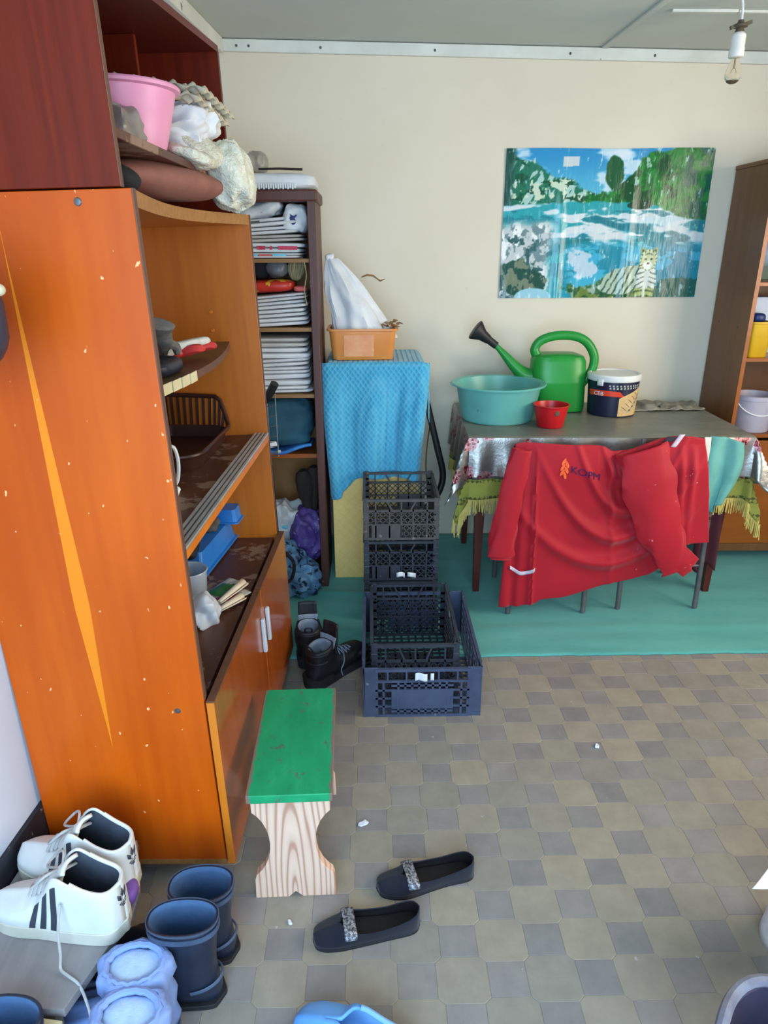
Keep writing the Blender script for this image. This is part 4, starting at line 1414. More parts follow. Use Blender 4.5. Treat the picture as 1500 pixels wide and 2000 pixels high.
def blanket(u, v):
    hx, fy, top = 0.212, -0.012, 1.072
    s = -hx - 0.035 + (2 * hx + 0.035 + 0.055) * u
    # v: 0 at the back of the top, up to 1 at the front hem; hem is ragged
    hem = 0.60 - 0.10 * math.exp(-((u - 0.30) / 0.22) ** 2) + 0.055 * math.sin(5.5 * u + 0.6) - 0.02 * u + (0.02 if u < 0.12 else 0)
    Lt = 0.40
    L = v * (Lt + hem)
    x = s
    if abs(s) > hx:
        e = abs(s) - hx
        x = math.copysign(hx + min(0.012, e) + 0.02 * min(1, e / 0.03), s)
    if L < Lt:
        y = fy + Lt - L
        z = top
        e = max(0, abs(s) - hx)
        side = 0.13 if s > 0 else 0.12
        if e > 0:
            z = top - e / (0.055 if s > 0 else 0.035) * (side + 0.16 * max(0, (L / Lt)) ** 2 + 0.02 * math.sin(30 * L))
    else:
        h = L - Lt
        nar = 1 - 0.42 * max(0, h - 0.05) * (0.75 if s > 0 else 0.75)
        x = x * nar - 0.012 * h
        fold = math.sin(30 * s + 1.6 * math.sin(4 * h) + 0.6) * 0.016 + math.sin(84 * s + 2) * 0.006 * (1 if s > 0.06 else 0.25)
        y = fy - 0.012 * min(1, h / 0.02) - min(1, h / 0.25) * (0.012 + fold) - 0.03 * max(0, abs(s) - hx) * 10
        z = top - h
        e = max(0, abs(s) - hx)
        if e > 0:
            y += e * 0.8
    return (x, y, z + 0.002 * nz(u * 9, v * 9, 0, 3))


bl = tag(B().grid(blanket, 90, 110).out('blanket', 'blue_blanket', sol=0.006, off=1.0, loc=(0.012, 3.145, 0.0)), 'turquoise textured blanket draped over the yellow cabinet', 'blanket')
tub = thing('orange_tub', 'orange rectangular plastic tub standing on the turquoise blanket', 'tub', (-0.042, 3.275, 1.082))
pr = rr(0.150, 0.112, 0.03, 5)
B().loft([ringz(pr, 0.0, 0.90), ringz(pr, 0.004, 0.92), ringz(pr, 0.125, 1.0), ringz(pr, 0.127, 1.07), ringz(pr, 0.136, 1.075), ringz(pr, 0.136, 0.985), ringz(pr, 0.008, 0.88)]).out('tub_body', 'orange_tub', tub)
B().grid(lambda u, v: (-0.085 + 0.135 * u, -0.1035 - 0.0085 * (0.12 + 0.76 * v) - 0.0012, 0.015 + 0.095 * v), 3, 3).out('label', 'tub_label', tub)


def cone_cloth(u, v):
    a = 2 * PI * u
    # white sack standing in the tub, twisted up into a point leaning on the wall corner
    r = (1 - v) ** 0.75
    cx = 0.010 - 0.135 * v - 0.02 * v * v
    cy = 0.01 + 0.05 * v
    rx, ry = 0.128 * r + 0.017, 0.088 * r + 0.014
    f = 1 + 0.11 * math.sin(5 * a + 3 * v) * (0.4 + v) + 0.18 * nz(math.cos(a) * 2, math.sin(a) * 2, v * 3, 5) + 0.16 * (0.4 - abs(nz(math.cos(a) * 2.6, math.sin(a) * 2.6, v * 1.6, 8)) * 2)
    return (cx + rx * f * math.cos(a), cy + ry * f * math.sin(a), 0.07 + 0.36 * v + (0.012 * math.cos(a) if v < 1 else 0))


tag(B().grid(cone_cloth, 60, 34).sq((-0.145, 0.06, 0.435), (0.022, 0.016, 0.018), 0.9, 0.9, 4, 0.008, 40).out('white_sack', 'white_cloth', loc=(-0.042, 3.275, 1.082)), 'white cloth sack twisted to a point standing in the orange tub', 'sack')
b = B()
random.seed(4)
for k in range(26):
    a = random.uniform(0, 2 * PI)
    c = Vector((0.115 + random.uniform(-0.035, 0.045), random.uniform(-0.06, 0.05), 0.136 + random.uniform(-0.004, 0.022)))
    d = Vector((math.cos(a), math.sin(a), random.uniform(-0.3, 0.5))) * random.uniform(0.02, 0.04)
    n = Vector((-d.y, d.x, random.uniform(-0.01, 0.01))) * 0.35
    q = c + d * 0.5
    b.add([c, q + n, c + d, q - n, q + Vector((0, 0, 0.006))], [(0, 1, 4), (1, 2, 4), (2, 3, 4), (3, 0, 4)])
tag(b.out('dry_leaves', 'dry_leaf', loc=(-0.042, 3.275, 1.082), smooth=False), 'withered brown leaves on the right rim of the orange tub', 'leaves', kind='stuff')
tag(B().tube(spline([(0.205, 3.34, 0.98), (0.248, 3.30, 0.90), (0.283, 3.30, 0.77), (0.318, 3.30, 0.63), (0.348, 3.30, 0.50), (0.335, 3.29, 0.42), (0.300, 3.27, 0.37), (0.262, 3.25, 0.33)], 8), 0.0165, 12).out('hose', 'hose_black'), 'thick black hose curving down right of the blanketed cabinet', 'hose')
tag(B().tube(spline([(0.29, 3.42, 0.72), (0.277, 3.42, 0.62), (0.272, 3.42, 0.50), (0.282, 3.42, 0.36), (0.285, 3.42, 0.02)], 6), 0.004, 6).out('cord', 'cord_brown'), 'thin brown cord hanging behind the black hose', 'cord')


# ------------------------------------------------------------------ plastic crates
def lattice(x0, x1, z0, z1, style, b, t=0.006):
    """open wall in the local XZ plane, y = 0"""
    w, h = x1 - x0, z1 - z0
    if style == 'diag':
        st = 0.026
        n = int((w + h) / st)
        for k in range(n + 1):
            for sgn in (1, -1):
                o = k * st
                if sgn > 0:
                    p = (x0 + o, z0) if o <= w else (x1, z0 + o - w)
                    q = (x0, z0 + o) if o <= h else (x0 + o - h, z1)
                else:
                    p = (x1 - o, z0) if o <= w else (x0, z0 + o - w)
                    q = (x1, z0 + o) if o <= h else (x1 - o + h, z1)
                if abs(p[0] - q[0]) > 0.004:
                    b.bar((p[0], 0, p[1]), (q[0], 0, q[1]), 0.0035, 0.004, up=(0, 1, 0))
    else:
        n = max(2, round(w / (0.024 if w < 0.42 else 0.036)))
        for k in range(1, n):
            x = x0 + w * k / n
            b.bar((x, 0, z0), (x, 0, z1), 0.0075, 0.004, up=(0, 1, 0))
        m = max(2, round(h / 0.030))
        for k in range(1, m):
            z = z0 + h * k / m
            b.bar((x0, 0, z), (x1, 0, z), 0.0075, 0.004, up=(0, 1, 0))


def wall(w, h, style, plate=None):
    """one crate wall: rim, hand-hold row, mid rail, lattice, plain name plate"""
    b = B()
    hw = w / 2
    b.box(-hw, hw, -0.006, 0.006, h - 0.011, h)
    b.box(-hw, hw, -0.004, 0.004, 0, 0.010)
    hh = h * 0.26 if style == 'diag' else h * 0.24
    b.box(-hw, hw, -0.004, 0.004, h - hh - 0.008, h - hh)
    xs = (-0.74, -0.34, 0.0, 0.34, 0.74)
    for i, k in enumerate(xs):
        lean = 0.0 if k in (-0.74, 0.0, 0.74) or style != 'diag' else (-0.010 if k < 0 else 0.010)
        b.bar((hw * k + lean, 0, h - 0.011), (hw * k - lean, 0, h - hh), 0.006, 0.005, up=(0, 1, 0))
        if style == 'diag' or not plate:
            b.bar((hw * k, -0.001, 0.01), (hw * k, -0.001, h - hh), 0.006, 0.006, up=(0, 1, 0))
    zl = h - hh - 0.008
    if style == 'diag':
        b.box(-hw, hw, -0.0035, 0.0035, zl * 0.52, zl * 0.52 + 0.006)
        lattice(-hw, hw, zl * 0.52, zl, 'diag', b)
        if plate:
            b.box(-hw * 0.86, 0.0, -0.004, 0.002, 0.01, zl * 0.52)
            lattice(0, hw, 0.01, zl * 0.52, 'diag', b)
        else:
            lattice(-hw, hw, 0.01, zl * 0.52, 'diag', b)
    else:
        if plate:
            p = hw * 0.66
            z0, z1 = zl * 0.24, zl * 0.80
            lattice(-hw, -p, 0.01, zl, 'sq', b)
            lattice(p, hw, 0.01, zl, 'sq', b)
            lattice(-p, p, 0.01, z0, 'sq', b)
            lattice(-p, p, z1, zl, 'sq', b)
            b.box(-p, p, -0.004, 0.002, z0, z1)
            for sx in (-1, 1):
                for dx in (0, 0.012):
                    b.box(sx * p * 0.82 + dx - 0.002, sx * p * 0.82 + dx + 0.002, -0.0055, -0.004, z0 + 0.006, z1 - 0.03)
        else:
            lattice(-hw, hw, 0.01, zl, 'sq', b)
    return b


def crate(label, loc, w, d, h, style, m, rz=0.0, group=None, plate=True, drop=0.0):
    t = thing('crate', label, 'crate', loc, rz, group)
    p = 0.052 if style == 'sq' else 0.022
    for sx in (-1, 1):
        for sy in (-1, 1):
            b = B()
            x, y = sx * (w / 2 - 0.002), sy * (d / 2 - 0.002)
            b.box(min(x, x - sx * p), max(x, x - sx * p), min(y, y - sy * 0.006), max(y, y - sy * 0.006), 0, h + 0.004)
            b.box(min(x, x - sx * 0.006), max(x, x - sx * 0.006), min(y, y - sy * p), max(y, y - sy * p), 0, h + 0.004)
            if style == 'diag':
                for k in range(5):
                    z = h * (0.16 + 0.16 * k)
                    b.box(min(x + sx * 0.002, x - sx * p), max(x + sx * 0.002, x - sx * p), min(y - sy * 0.006, y + sy * 0.002), max(y - sy * 0.006, y + sy * 0.002), z, z + h * 0.05)
            b.out('corner_post', m, t, bev=0.001, smooth=False)
    for name, L, ang, off in (('front_wall', w, 0, (0, -d / 2 + 0.004)), ('back_wall', w, 180, (0, d / 2 - 0.004)), ('side_wall', d, 90, (w / 2 - 0.004, 0)), ('side_wall', d, -90, (-w / 2 + 0.004, 0))):
        o = wall(L - (0.03 if style == 'diag' else 0.09), h - (drop if name == 'side_wall' else 0), style, plate and 'wall' in name and name != 'side_wall').out(name, m, t, smooth=False, fix=False)
        o.location = (off[0], off[1], 0)
        o.rotation_euler = (0, 0, R(ang))
    b = B()
    n = round(w / 0.03)
    for k in range(n + 1):
        x = -w / 2 + 0.008 + (w - 0.016) * k / n
        b.box(x - 0.004, x + 0.004, -d / 2 + 0.008, d / 2 - 0.008, 0.002, 0.006)
    n = round(d / 0.03)
    for k in range(n + 1):
        y = -d / 2 + 0.008 + (d - 0.016) * k / n
        b.box(-w / 2 + 0.008, w / 2 - 0.008, y - 0.004, y + 0.004, 0.003, 0.007)
    b.box(-w * 0.26, w * 0.26, -d * 0.2, d * 0.2, 0.002, 0.006)
    b.out('base_grid', m, t, smooth=False, fix=False)
    return t


cr1 = crate('large navy plastic crate standing on the floor holding a smaller crate', (0.164, 2.318, 0.0), 0.418, 0.575, 0.198, 'sq', 'crate_blue', group='plastic crates')
cr2 = crate('smaller black crate nested inside the large navy crate', (0.142, 2.335, 0.008), 0.315, 0.475, 0.245, 'diag', 'crate_black', group='plastic crates', plate=False)
b = B()
stack = (('bottom crate of the stack, mostly hidden behind the large navy crate', 0.014, 'crate_black'), ('black lattice crate carrying the topmost grey crate', 0.204, 'crate_black'), ('topmost dusty grey lattice crate of the stack before the cabinet', 0.394, 'crate_grey'))
for lb, z, m in stack:
    crate(lb, (0.116, 2.895, z), 0.322, 0.385, 0.183, 'diag', m, group='plastic crates')
for k, (x, z, w) in enumerate(((0.165, 0.150, 0.030),)):
    pass
tg = tag(B().grid(lambda u, v: (-0.021 + 0.042 * u, 0.0015 * math.sin(7 * u), 0.030 * v + 0.003 * math.sin(5 * u)), 8, 5).out('paper_tag', 'paper_scrap', sol=0.001, loc=(0.158, 2.021, 0.156)), 'white paper tag stuck in the front of the large navy crate', 'tag')
tag(B().grid(lambda u, v: (-0.006 + 0.012 * u, 0, 0.028 * v), 2, 3).out('paper_tag', 'paper_scrap', sol=0.001, loc=(0.196, 2.021, 0.157)), 'narrow torn paper tag right of the bigger tag', 'tag')
b = B()
for i, x in enumerate((-0.03, 0.018)):
    b.grid(lambda u, v: (x + 0.036 * u, -0.004 * math.sin(6 * u), 0.022 * v + 0.004 * math.sin(4 * u + i)), 6, 3)
tag(b.out('paper_strip', 'paper_scrap', sol=0.001, loc=(0.125, 2.694, 0.222)), 'pale torn paper strip on the lower front of crate stack', 'paper')


# ------------------------------------------------------------------ footwear
def shoe_fn(keys):
    """closed shell surface: u = 0 toe .. 1 heel, v = 0 left opening edge, over the sole, 1 right opening edge"""
    y0, y1 = keys[0][0], keys[-1][0]

    def S(u, v, off=0.0):
        uu = 0.5 - 0.5 * math.cos(PI * u)
        y = y0 + (y1 - y0) * (0.6 * uu + 0.4 * u)
        cx, w, zt, o, zm = cr(keys, y)
        o = min(o, w * 0.96)
        k = o / w if w > 1e-6 else 0
        pts = [(-o, zt), (-(o + (w - o) * 0.66), zt * (0.93 - 0.05 * (1 - k)) - (1 - k) * 0.10 * zt), (-w, max(0.018, zm)), (-w * 0.985, 0.012), (-w * 0.90, 0.0), (-w * 0.4, 0.0)]
        pts = pts + [(-x, z) for x, z in reversed(pts)]
        n = len(pts) - 1
        f = v * n
        i = min(n - 1, int(f))
        t = f - i
        p0, p1, p2, p3 = pts[max(0, i - 1)], pts[i], pts[i + 1], pts[min(n, i + 2)]

        def c(a):
            return 0.5 * (2 * p1[a] + (p2[a] - p0[a]) * t + (2 * p0[a] - 5 * p1[a] + 4 * p2[a] - p3[a]) * t * t + (3 * p1[a] - p0[a] - 3 * p2[a] + p3[a]) * t ** 3)
        x, z = c(0), max(0.0, c(1))
        if off:
            e = 1e-3
            a1, a2 = Vector(S(min(1, u + e), v)), Vector(S(max(0, u - e), v))
            b1, b2 = Vector(S(u, min(1, v + e))), Vector(S(u, max(0, v - e)))
            nn = (a1 - a2).cross(b1 - b2).normalized()
            pc = Vector((cx + x, y, z))
            if nn.dot(pc - Vector((cx, y, zt * 0.4))) < 0:
                nn = -nn
            return tuple(pc + nn * off)
        return (cx + x, y, z)
    return S


def shell(S, mats, parent, name, th=0.003, nu=48, nv=44, inner=1):
    b = B().grid(S, nu, nv)
    o = b.out(name, mats, parent, fix=True, ang=70)
    me = o.data
    # make normals point outwards
    cz = sum((v.co for v in me.vertices), Vector()) / len(me.vertices)
    s = sum(p.normal.dot(p.center - cz) * p.area for p in me.polygons)
    if s < 0:
        me.flip_normals()
    md = o.modifiers.new('solid', 'SOLIDIFY')
    md.thickness = th
    md.offset = -1
    md.material_offset = inner
    md.material_offset_rim = 0
    return o


def sole(keys, m, parent, h, grow=0.003, z0=0.0, name='sole', arch=0.0):
    y0, y1 = keys[0][0], keys[-1][0]
    L, Rr = [], []
    n = 30
    for i in range(n + 1):
        u = i / n
        y = y0 + (y1 - y0) * (0.5 - 0.5 * math.cos(PI * u))
        cx, w = cr(keys, y)[:2]
        w = w + grow if 0 < i < n else 0.004
        yy = y + (-grow if i == 0 else grow if i == n else 0)
        L.append((cx - w, yy))
        Rr.append((cx + w, yy))
    poly = L + Rr[::-1]
    return B().prism(poly, z0, z0 + h).out(name, m, parent, bev=0.0015)


# black work boots in front of the rug, seen from behind and from the side


def boot_rings(prof, n=26, e=0.75):
    rings = []
    for (yi, zi), (yo, zo), w in prof:
        ci, co = Vector((0, yi, zi)), Vector((0, yo, zo))
        mid, ax = (ci + co) / 2, (co - ci) / 2
        ring = []
        for k in range(n):
            a = 2 * PI * k / n
            c, s = math.cos(a), math.sin(a)
            c = math.copysign(abs(c) ** 0.9, c)
            s = math.copysign(abs(s) ** e, s)
            ring.append(mid + ax * c + Vector((w * s, 0, 0)))
        rings.append(ring)
    return rings


WORK = [((0.045, 0.145), (-0.045, 0.135), 0.042), ((0.046, 0.125), (-0.048, 0.118), 0.043), ((0.052, 0.105), (-0.046, 0.09), 0.040), ((0.062, 0.098), (-0.056, 0.055), 0.040), ((0.075, 0.092), (-0.058, 0.022), 0.041), ((0.095, 0.084), (-0.02, 0.022), 0.042), ((0.13, 0.074), (0.06, 0.022), 0.046), ((0.175, 0.066), (0.13, 0.022), 0.050), ((0.215, 0.056), (0.19, 0.022), 0.046), ((0.238, 0.040), (0.232, 0.024), 0.026)]


def work_boot(label, loc, rz):
    t = thing('work_boot', label, 'boot', loc, rz, 'black work boots')
    t.scale = (1.08, 1.08, 1.12)
    b = B().loft(boot_rings(WORK), (False, True))
    o = b.out('upper', ['boot_leather', 'boot_lining'], t, ang=60)
    md = o.modifiers.new('solid', 'SOLIDIFY')
    md.thickness = 0.006
    md.offset = -1
    md.material_offset = 1
    md.material_offset_rim = 0
    ks = [(-0.066, 0, 0.012), (-0.05, 0, 0.036), (0.0, 0, 0.042), (0.08, 0, 0.044), (0.16, 0, 0.052), (0.21, 0, 0.045), (0.245, 0, 0.012)]
    sole(ks, 'boot_sole', t, 0.024, 0.003)
    sole([(-0.066, 0, 0.012), (-0.05, 0, 0.038), (0.0, 0, 0.044), (0.02, 0, 0.042)], 'boot_sole', t, 0.014, 0.004, 0.024, 'heel_block')
    for z, w, yo in ((0.128, 0.0445, -0.0485), (0.096, 0.0415, -0.048)):
        pts = [(w * math.sin(a), (0.0 if abs(a) < 9 else 0) + yo * math.cos(a) - 0.002, z - 0.005 * math.cos(a)) for a in [R(-85 + 170 * k / 16) for k in range(17)]]
        B().tube(pts, 0.0045, 8).out('collar_roll', 'boot_leather', t)
    # tongue: stiff black tab with grey lining below
    tg_ = B().grid(lambda u, v: ((u - 0.5) * (0.070 - 0.004 * v), 0.050 + 0.014 * v - 0.006 * (2 * u - 1) ** 2, 0.095 + 0.108 * v), 8, 10)
    tg_.out('tongue', 'boot_leather', t, sol=0.006, off=0)
    B().grid(lambda u, v: ((u - 0.5) * (0.074 - 0.02 * (1 - v)), 0.036 + 0.012 * v - 0.006 * (2 * u - 1) ** 2, 0.090 + 0.070 * v), 8, 8).out('tongue_lining', 'boot_lining', t, sol=0.004, off=0)
    lc = B()
    for k in range(4):
        y, z = 0.075 + 0.021 * k, 0.096 - 0.008 * k
        lc.tube(spline([(-0.030, y - 0.006, z - 0.012), (0.0, y + 0.004, z + 0.002), (0.030, y + 0.01, z - 0.014)], 5), 0.0022, 6)
        lc.tube(spline([(0.030, y - 0.006, z - 0.012), (0.0, y + 0.004, z + 0.003), (-0.030, y + 0.01, z - 0.014)], 5), 0.0022, 6)
    lc.tube(spline([(0.028, 0.09, 0.085), (0.048, 0.07, 0.06), (0.052, 0.05, 0.04), (0.050, 0.06, 0.012)], 6), 0.0022, 6)
    lc.out('lace', 'boot_lining', t)
    pul = B().tube(spline([(-0.012, -0.046, 0.14), (-0.010, -0.056, 0.158), (0.010, -0.056, 0.158), (0.012, -0.046, 0.14)], 5), 0.003, 6)
    pul.out('pull_loop', 'boot_leather', t)
    return t


work_boot('black work boot seen from behind, left one of the pair by the rug', (-0.262, 2.385, 0.013), R(6))
work_boot('black work boot with trailing lace turned outward, right one of the pair', (-0.208, 2.258, 0.0), R(-40))

# ------------------------------------------------------------------ green topped wooden stool
st = thing('stool', 'small bench stool with green painted top and bare pine legs', 'stool', (-0.214, 1.508, 0.0), R(1.6))
B().box(-0.103, 0.103, -0.212, 0.212, 0.318, 0.342).out('seat', 'green_paint', st, bev=0.002)


def leg_poly():
    h, top_, wst, ft = 0.318, 0.096, 0.056, 0.102
    r = [(top_, h), (top_ - 0.001, h - 0.035)]
    for k in range(11):
        a = R(62 - 124 * k / 10)
        r.append((wst + 0.074 * (1 - math.cos(a)) - 0.0, 0.178 + 0.100 * math.sin(a) / math.sin(R(62))))
    r += [(ft - 0.002, 0.062), (ft, 0.0)]
    notch = [(0.018, 0.0), (0.0, 0.018), (-0.018, 0.0)]
    l = [(-x, z) for x, z in reversed(r)]
    return r + notch + l


for y, kx in ((-0.198, 1.0), (0.150, 0.93)):
    B().prism([(x * kx, z) for x, z in leg_poly()], y, y + 0.024, 0, 'y').out('leg', 'pine_board', st, smooth=False, bev=0.0012)
boxo('stretcher', 'pine_board', -0.012, 0.012, -0.174, 0.150, 0.20, 0.26, st)

# ------------------------------------------------------------------ ballet flats
FLAT = [(-0.132, 0.004, 0.002, 0.022, 0.0, 0.012), (-0.128, 0.004, 0.020, 0.028, 0.0, 0.014), (-0.11, 0.003, 0.033, 0.034, 0.0, 0.016), (-0.085, 0.001, 0.040, 0.040, 0.0, 0.018), (-0.066, 0, 0.0425, 0.044, 0.0, 0.02), (-0.060, 0, 0.0425, 0.045, 0.017, 0.02), (-0.045, 0, 0.042, 0.040, 0.031, 0.022), (0.0, 0.002, 0.038, 0.033, 0.033, 0.02), (0.05, 0.003, 0.034, 0.035, 0.030, 0.022), (0.095, 0.002, 0.033, 0.043, 0.027, 0.026), (0.118, 0.001, 0.027, 0.048, 0.020, 0.028), (0.128, 0, 0.013, 0.049, 0.008, 0.028), (0.131, 0, 0.002, 0.048, 0.0005, 0.028)]


def flat_shoe(label, loc, rz, mirror, crumb=False):
    t = thing('ballet_flat', label, 'shoe', loc, rz, 'navy ballet flats')
    t.scale = (mirror, 1, 1)
    S = shoe_fn(FLAT)
    shell(S, ['suede_navy', 'insole_dark'], t, 'upper', 0.0022)
    sole([(r[0], r[1], r[2]) for r in FLAT], 'boot_sole', t, 0.006, 0.001)
    sole([(r[0] * 0.93 + 0.003, r[1], max(0.003, r[2] - 0.008)) for r in FLAT], 'insole_dark', t, 0.002, 0.0, 0.009, 'insole')
    # beaded band across the vamp
    Z = []

    def band(u, v):
        uu = 0.33 + 0.085 * v
        vv = 0.055 + 0.11 * (1 - u) if u < 0.5 else 0
        a = (u - 0.5) * 2
        vside = 0.0 + abs(a) * 0.135
        return S(uu, vside if a < 0 else 1 - vside, 0.0028)
    B().grid(band, 26, 8).out('beaded_band', 'silver_beads', t, sol=0.002, off=1)
    if crumb:
        B().grid(lambda u, v: (0.010 + 0.020 * v, 0.03 + 0.012 * u, 0.0125 + 0.0 * u), 3, 3).out('size_mark', 'white_label', t)
    return t


flat_shoe('navy suede ballet flat with beaded band, nearer one of the pair', (-0.026, 1.212, 0.0), R(-80), 1, False)
flat_shoe('navy suede ballet flat with beaded band, farther one of the pair', (0.128, 1.350, 0.0), R(-77), -1, False)

# ------------------------------------------------------------------ grey shoe bench with sneakers
bn = thing('shoe_bench', 'low bench of weathered grey board under the white sneakers', 'bench', (-0.70, 1.12, 0.0))
bp = [(-0.612, 0.922), (-0.545, 1.135), (-0.548, 1.190), (-0.600, 1.335), (-0.846, 1.350), (-0.876, 0.94)]
B().prism([(x + 0.70, y - 1.12) for x, y in bp], 0.150, 0.172).out('board', 'bench_grey', bn, bev=0.002, smooth=False)
B().bar((-0.17, -0.16, 0.075), (0.055, -0.165, 0.075), 0.022, 0.15).out('support', 'pale_block', bn, bev=0.002, smooth=False)
B().bar((-0.13, 0.17, 0.075), (0.085, 0.16, 0.075), 0.022, 0.15).out('support', 'pale_block', bn, bev=0.002, smooth=False)
tag(B().prism([(-0.022, -0.012), (0.024, -0.012), (0.024, 0.012), (-0.022, 0.012)], 0, 0.165).out('wood_block', 'pale_block', loc=(-0.634, 0.898, 0.0), rot=(0, 0, R(-8)), bev=0.002, smooth=False), 'pale offcut of wood standing at the front end of the grey bench', 'wood block')

SNK = [(-0.150, 0.006, 0.003, 0.042, 0.0, 0.026), (-0.145, 0.006, 0.024, 0.052, 0.0, 0.03), (-0.125, 0.005, 0.041, 0.060, 0.0, 0.034), (-0.09, 0.003, 0.051, 0.066, 0.0, 0.036), (-0.06, 0.001, 0.053, 0.073, 0.0, 0.038), (-0.050, 0.0, 0.053, 0.077, 0.010, 0.040), (-0.03, 0.0, 0.051, 0.084, 0.017, 0.042), (0.0, 0.001, 0.049, 0.124, 0.026, 0.05), (0.020, 0.002, 0.049, 0.152, 0.034, 0.055), (0.038, 0.002, 0.048, 0.160, 0.040, 0.055), (0.06, 0.002, 0.047, 0.150, 0.041, 0.055), (0.09, 0.001, 0.046, 0.134, 0.041, 0.055), (0.125, 0, 0.042, 0.124, 0.037, 0.055), (0.142, 0, 0.031, 0.122, 0.025, 0.055), (0.149, 0, 0.012, 0.122, 0.009, 0.055), (0.151, 0, 0.002, 0.122, 0.0005, 0.055)]


def sneaker(label, loc, rz, mirror, lace_tail):
    t = thing('sneaker', label, 'sneaker', loc, rz, 'white sneakers on the grey bench')
    t.scale = (mirror, 1, 1)
    S0 = shoe_fn(SNK)

    def S(u, v, off=0.0):
        p = S0(u, v, off)
        return (p[0], p[1], p[2] + 0.012)
    shell(S, ['sneaker_white', 'sneaker_lining'], t, 'upper', 0.006)
    ks = [(r[0], r[1], r[2]) for r in SNK]
    sole(ks, 'sneaker_sole', t, 0.032, 0.003)
    sole([(r[0] * 0.94, r[1], max(0.003, r[2] - 0.010)) for r in SNK], 'sneaker_lining', t, 0.004, 0.0, 0.028, 'insole')
    for side in (0, 1):
        for k in range(3):
            u0 = 0.38 + 0.062 * k

            def stripe(a, v):
                vv = 0.095 + 0.190 * v
                uu = u0 + 0.034 * a + 0.050 * (1 - v) * 1.0
                return S(uu, vv if side == 0 else 1 - vv, 0.0016)
            B().grid(stripe, 4, 10).out('stripe', 'sneaker_stripe', t)
    # heel emblem: three pointed leaves over thin bars
    em = B()
    for j, (dx, dz, rr_) in enumerate(((-0.010, 0, 0.4), (0, 0.006, 0), (0.010, 0, -0.4))):
        pl = [(0, -0.010), (0.0048, 0.0), (0, 0.013), (-0.0048, 0.0)]
        pl = [(x * math.cos(rr_) - z * math.sin(rr_) + dx, x * math.sin(rr_) + z * math.cos(rr_) + dz) for x, z in pl]
        em.add([(x, 0.1515 - 10.0 * x * x, 0.100 + z) for x, z in pl], [(0, 1, 2, 3)])
    for j in range(3):
        em.add([(x, 0.1515 - 10.0 * x * x, 0.082 - 0.005 * j + z) for x, z in ((-0.012 + 0.004 * j, 0), (0.012 - 0.004 * j, 0), (0.012 - 0.004 * j, 0.003), (-0.012 + 0.004 * j, 0.003))], [(0, 1, 2, 3)])
    em.out('heel_emblem', 'sneaker_stripe', t, sol=0.001, off=0)
    B().grid(lambda u, v: ((u - 0.5) * (0.040 + 0.014 * v), -0.035 + 0.072 * v + 0.006 * (2 * u - 1) ** 2, 0.102 + 0.070 * v - 0.006 * (2 * u - 1) ** 2), 10, 14).out('tongue', 'sneaker_white', t, sol=0.008, off=0)
    lc = B()
    for k in range(6):
        q = k / 5
        y, z, w = -0.048 + 0.066 * q, 0.096 + 0.044 * q, 0.024 + 0.008 * q
        for s in (-1, 1):
            lc.tube(spline([(-s * w, y - 0.004, z - 0.010), (-s * w * 0.3, y + 0.003, z + 0.009), (s * w, y + 0.012, z - 0.006)], 5), 0.0032, 7, sx=1.5)
    for s in (-1, 1):
        lc.tube(spline([(0, 0.022, 0.152), (s * 0.030, 0.008, 0.164), (s * 0.045, -0.020, 0.140), (s * 0.020, -0.030, 0.128), (0.0, 0.020, 0.154)], 7), 0.003, 7)
    if lace_tail:
        lc.tube(spline(lace_tail, 9), 0.003, 8)
    lc.out('lace', 'lace', t)
    B().tube([S(u_, v_, -0.002) for u_, v_ in [(0.66 + 0.335 * k / 14, 0.004) for k in range(15)] + [(0.995 - 0.335 * k / 14, 0.996) for k in range(15)]], 0.0045, 8).out('collar_padding', 'sneaker_white', t)
    return t


def inv_local(pts, loc, rz, mirror):
    m = (Matrix.Translation(loc) @ Matrix.Rotation(rz, 4, 'Z') @ Matrix.Diagonal((mirror, 1, 1, 1))).inverted()
    return [tuple(m @ Vector(p)) for p in pts]


s1 = ((-0.690, 1.118, 0.1725), R(-100), 1)
s2 = ((-0.702, 1.232, 0.1725), R(-103), -1)
tail = inv_local([(-0.655, 1.055, 0.29), (-0.654, 1.028, 0.25), (-0.652, 1.014, 0.20), (-0.648, 0.998, 0.180), (-0.628, 0.985, 0.178), (-0.603, 0.972, 0.172), (-0.585, 0.955, 0.15), (-0.578, 0.945, 0.11), (-0.588, 0.935, 0.06), (-0.60, 0.935, 0.03)], *s1)
sneaker('white high sneaker with dark side stripes and dangling lace, nearer one', *s1, tail)
sneaker('white high sneaker behind the nearer one, close to the orange panel', *s2, None)
tag(B().sq((0, 0, 0), (0.02, 0.03, 0.02), 0.8, 0.8, 201, 0.003, 30).out('purple_ball', 'purple_thing', loc=(-0.562, 1.165, 0.193)), 'small purple ball tucked under the sneaker heels', 'ball')

# dark rubber boots and puffy blue boots, toes pointing to the wall


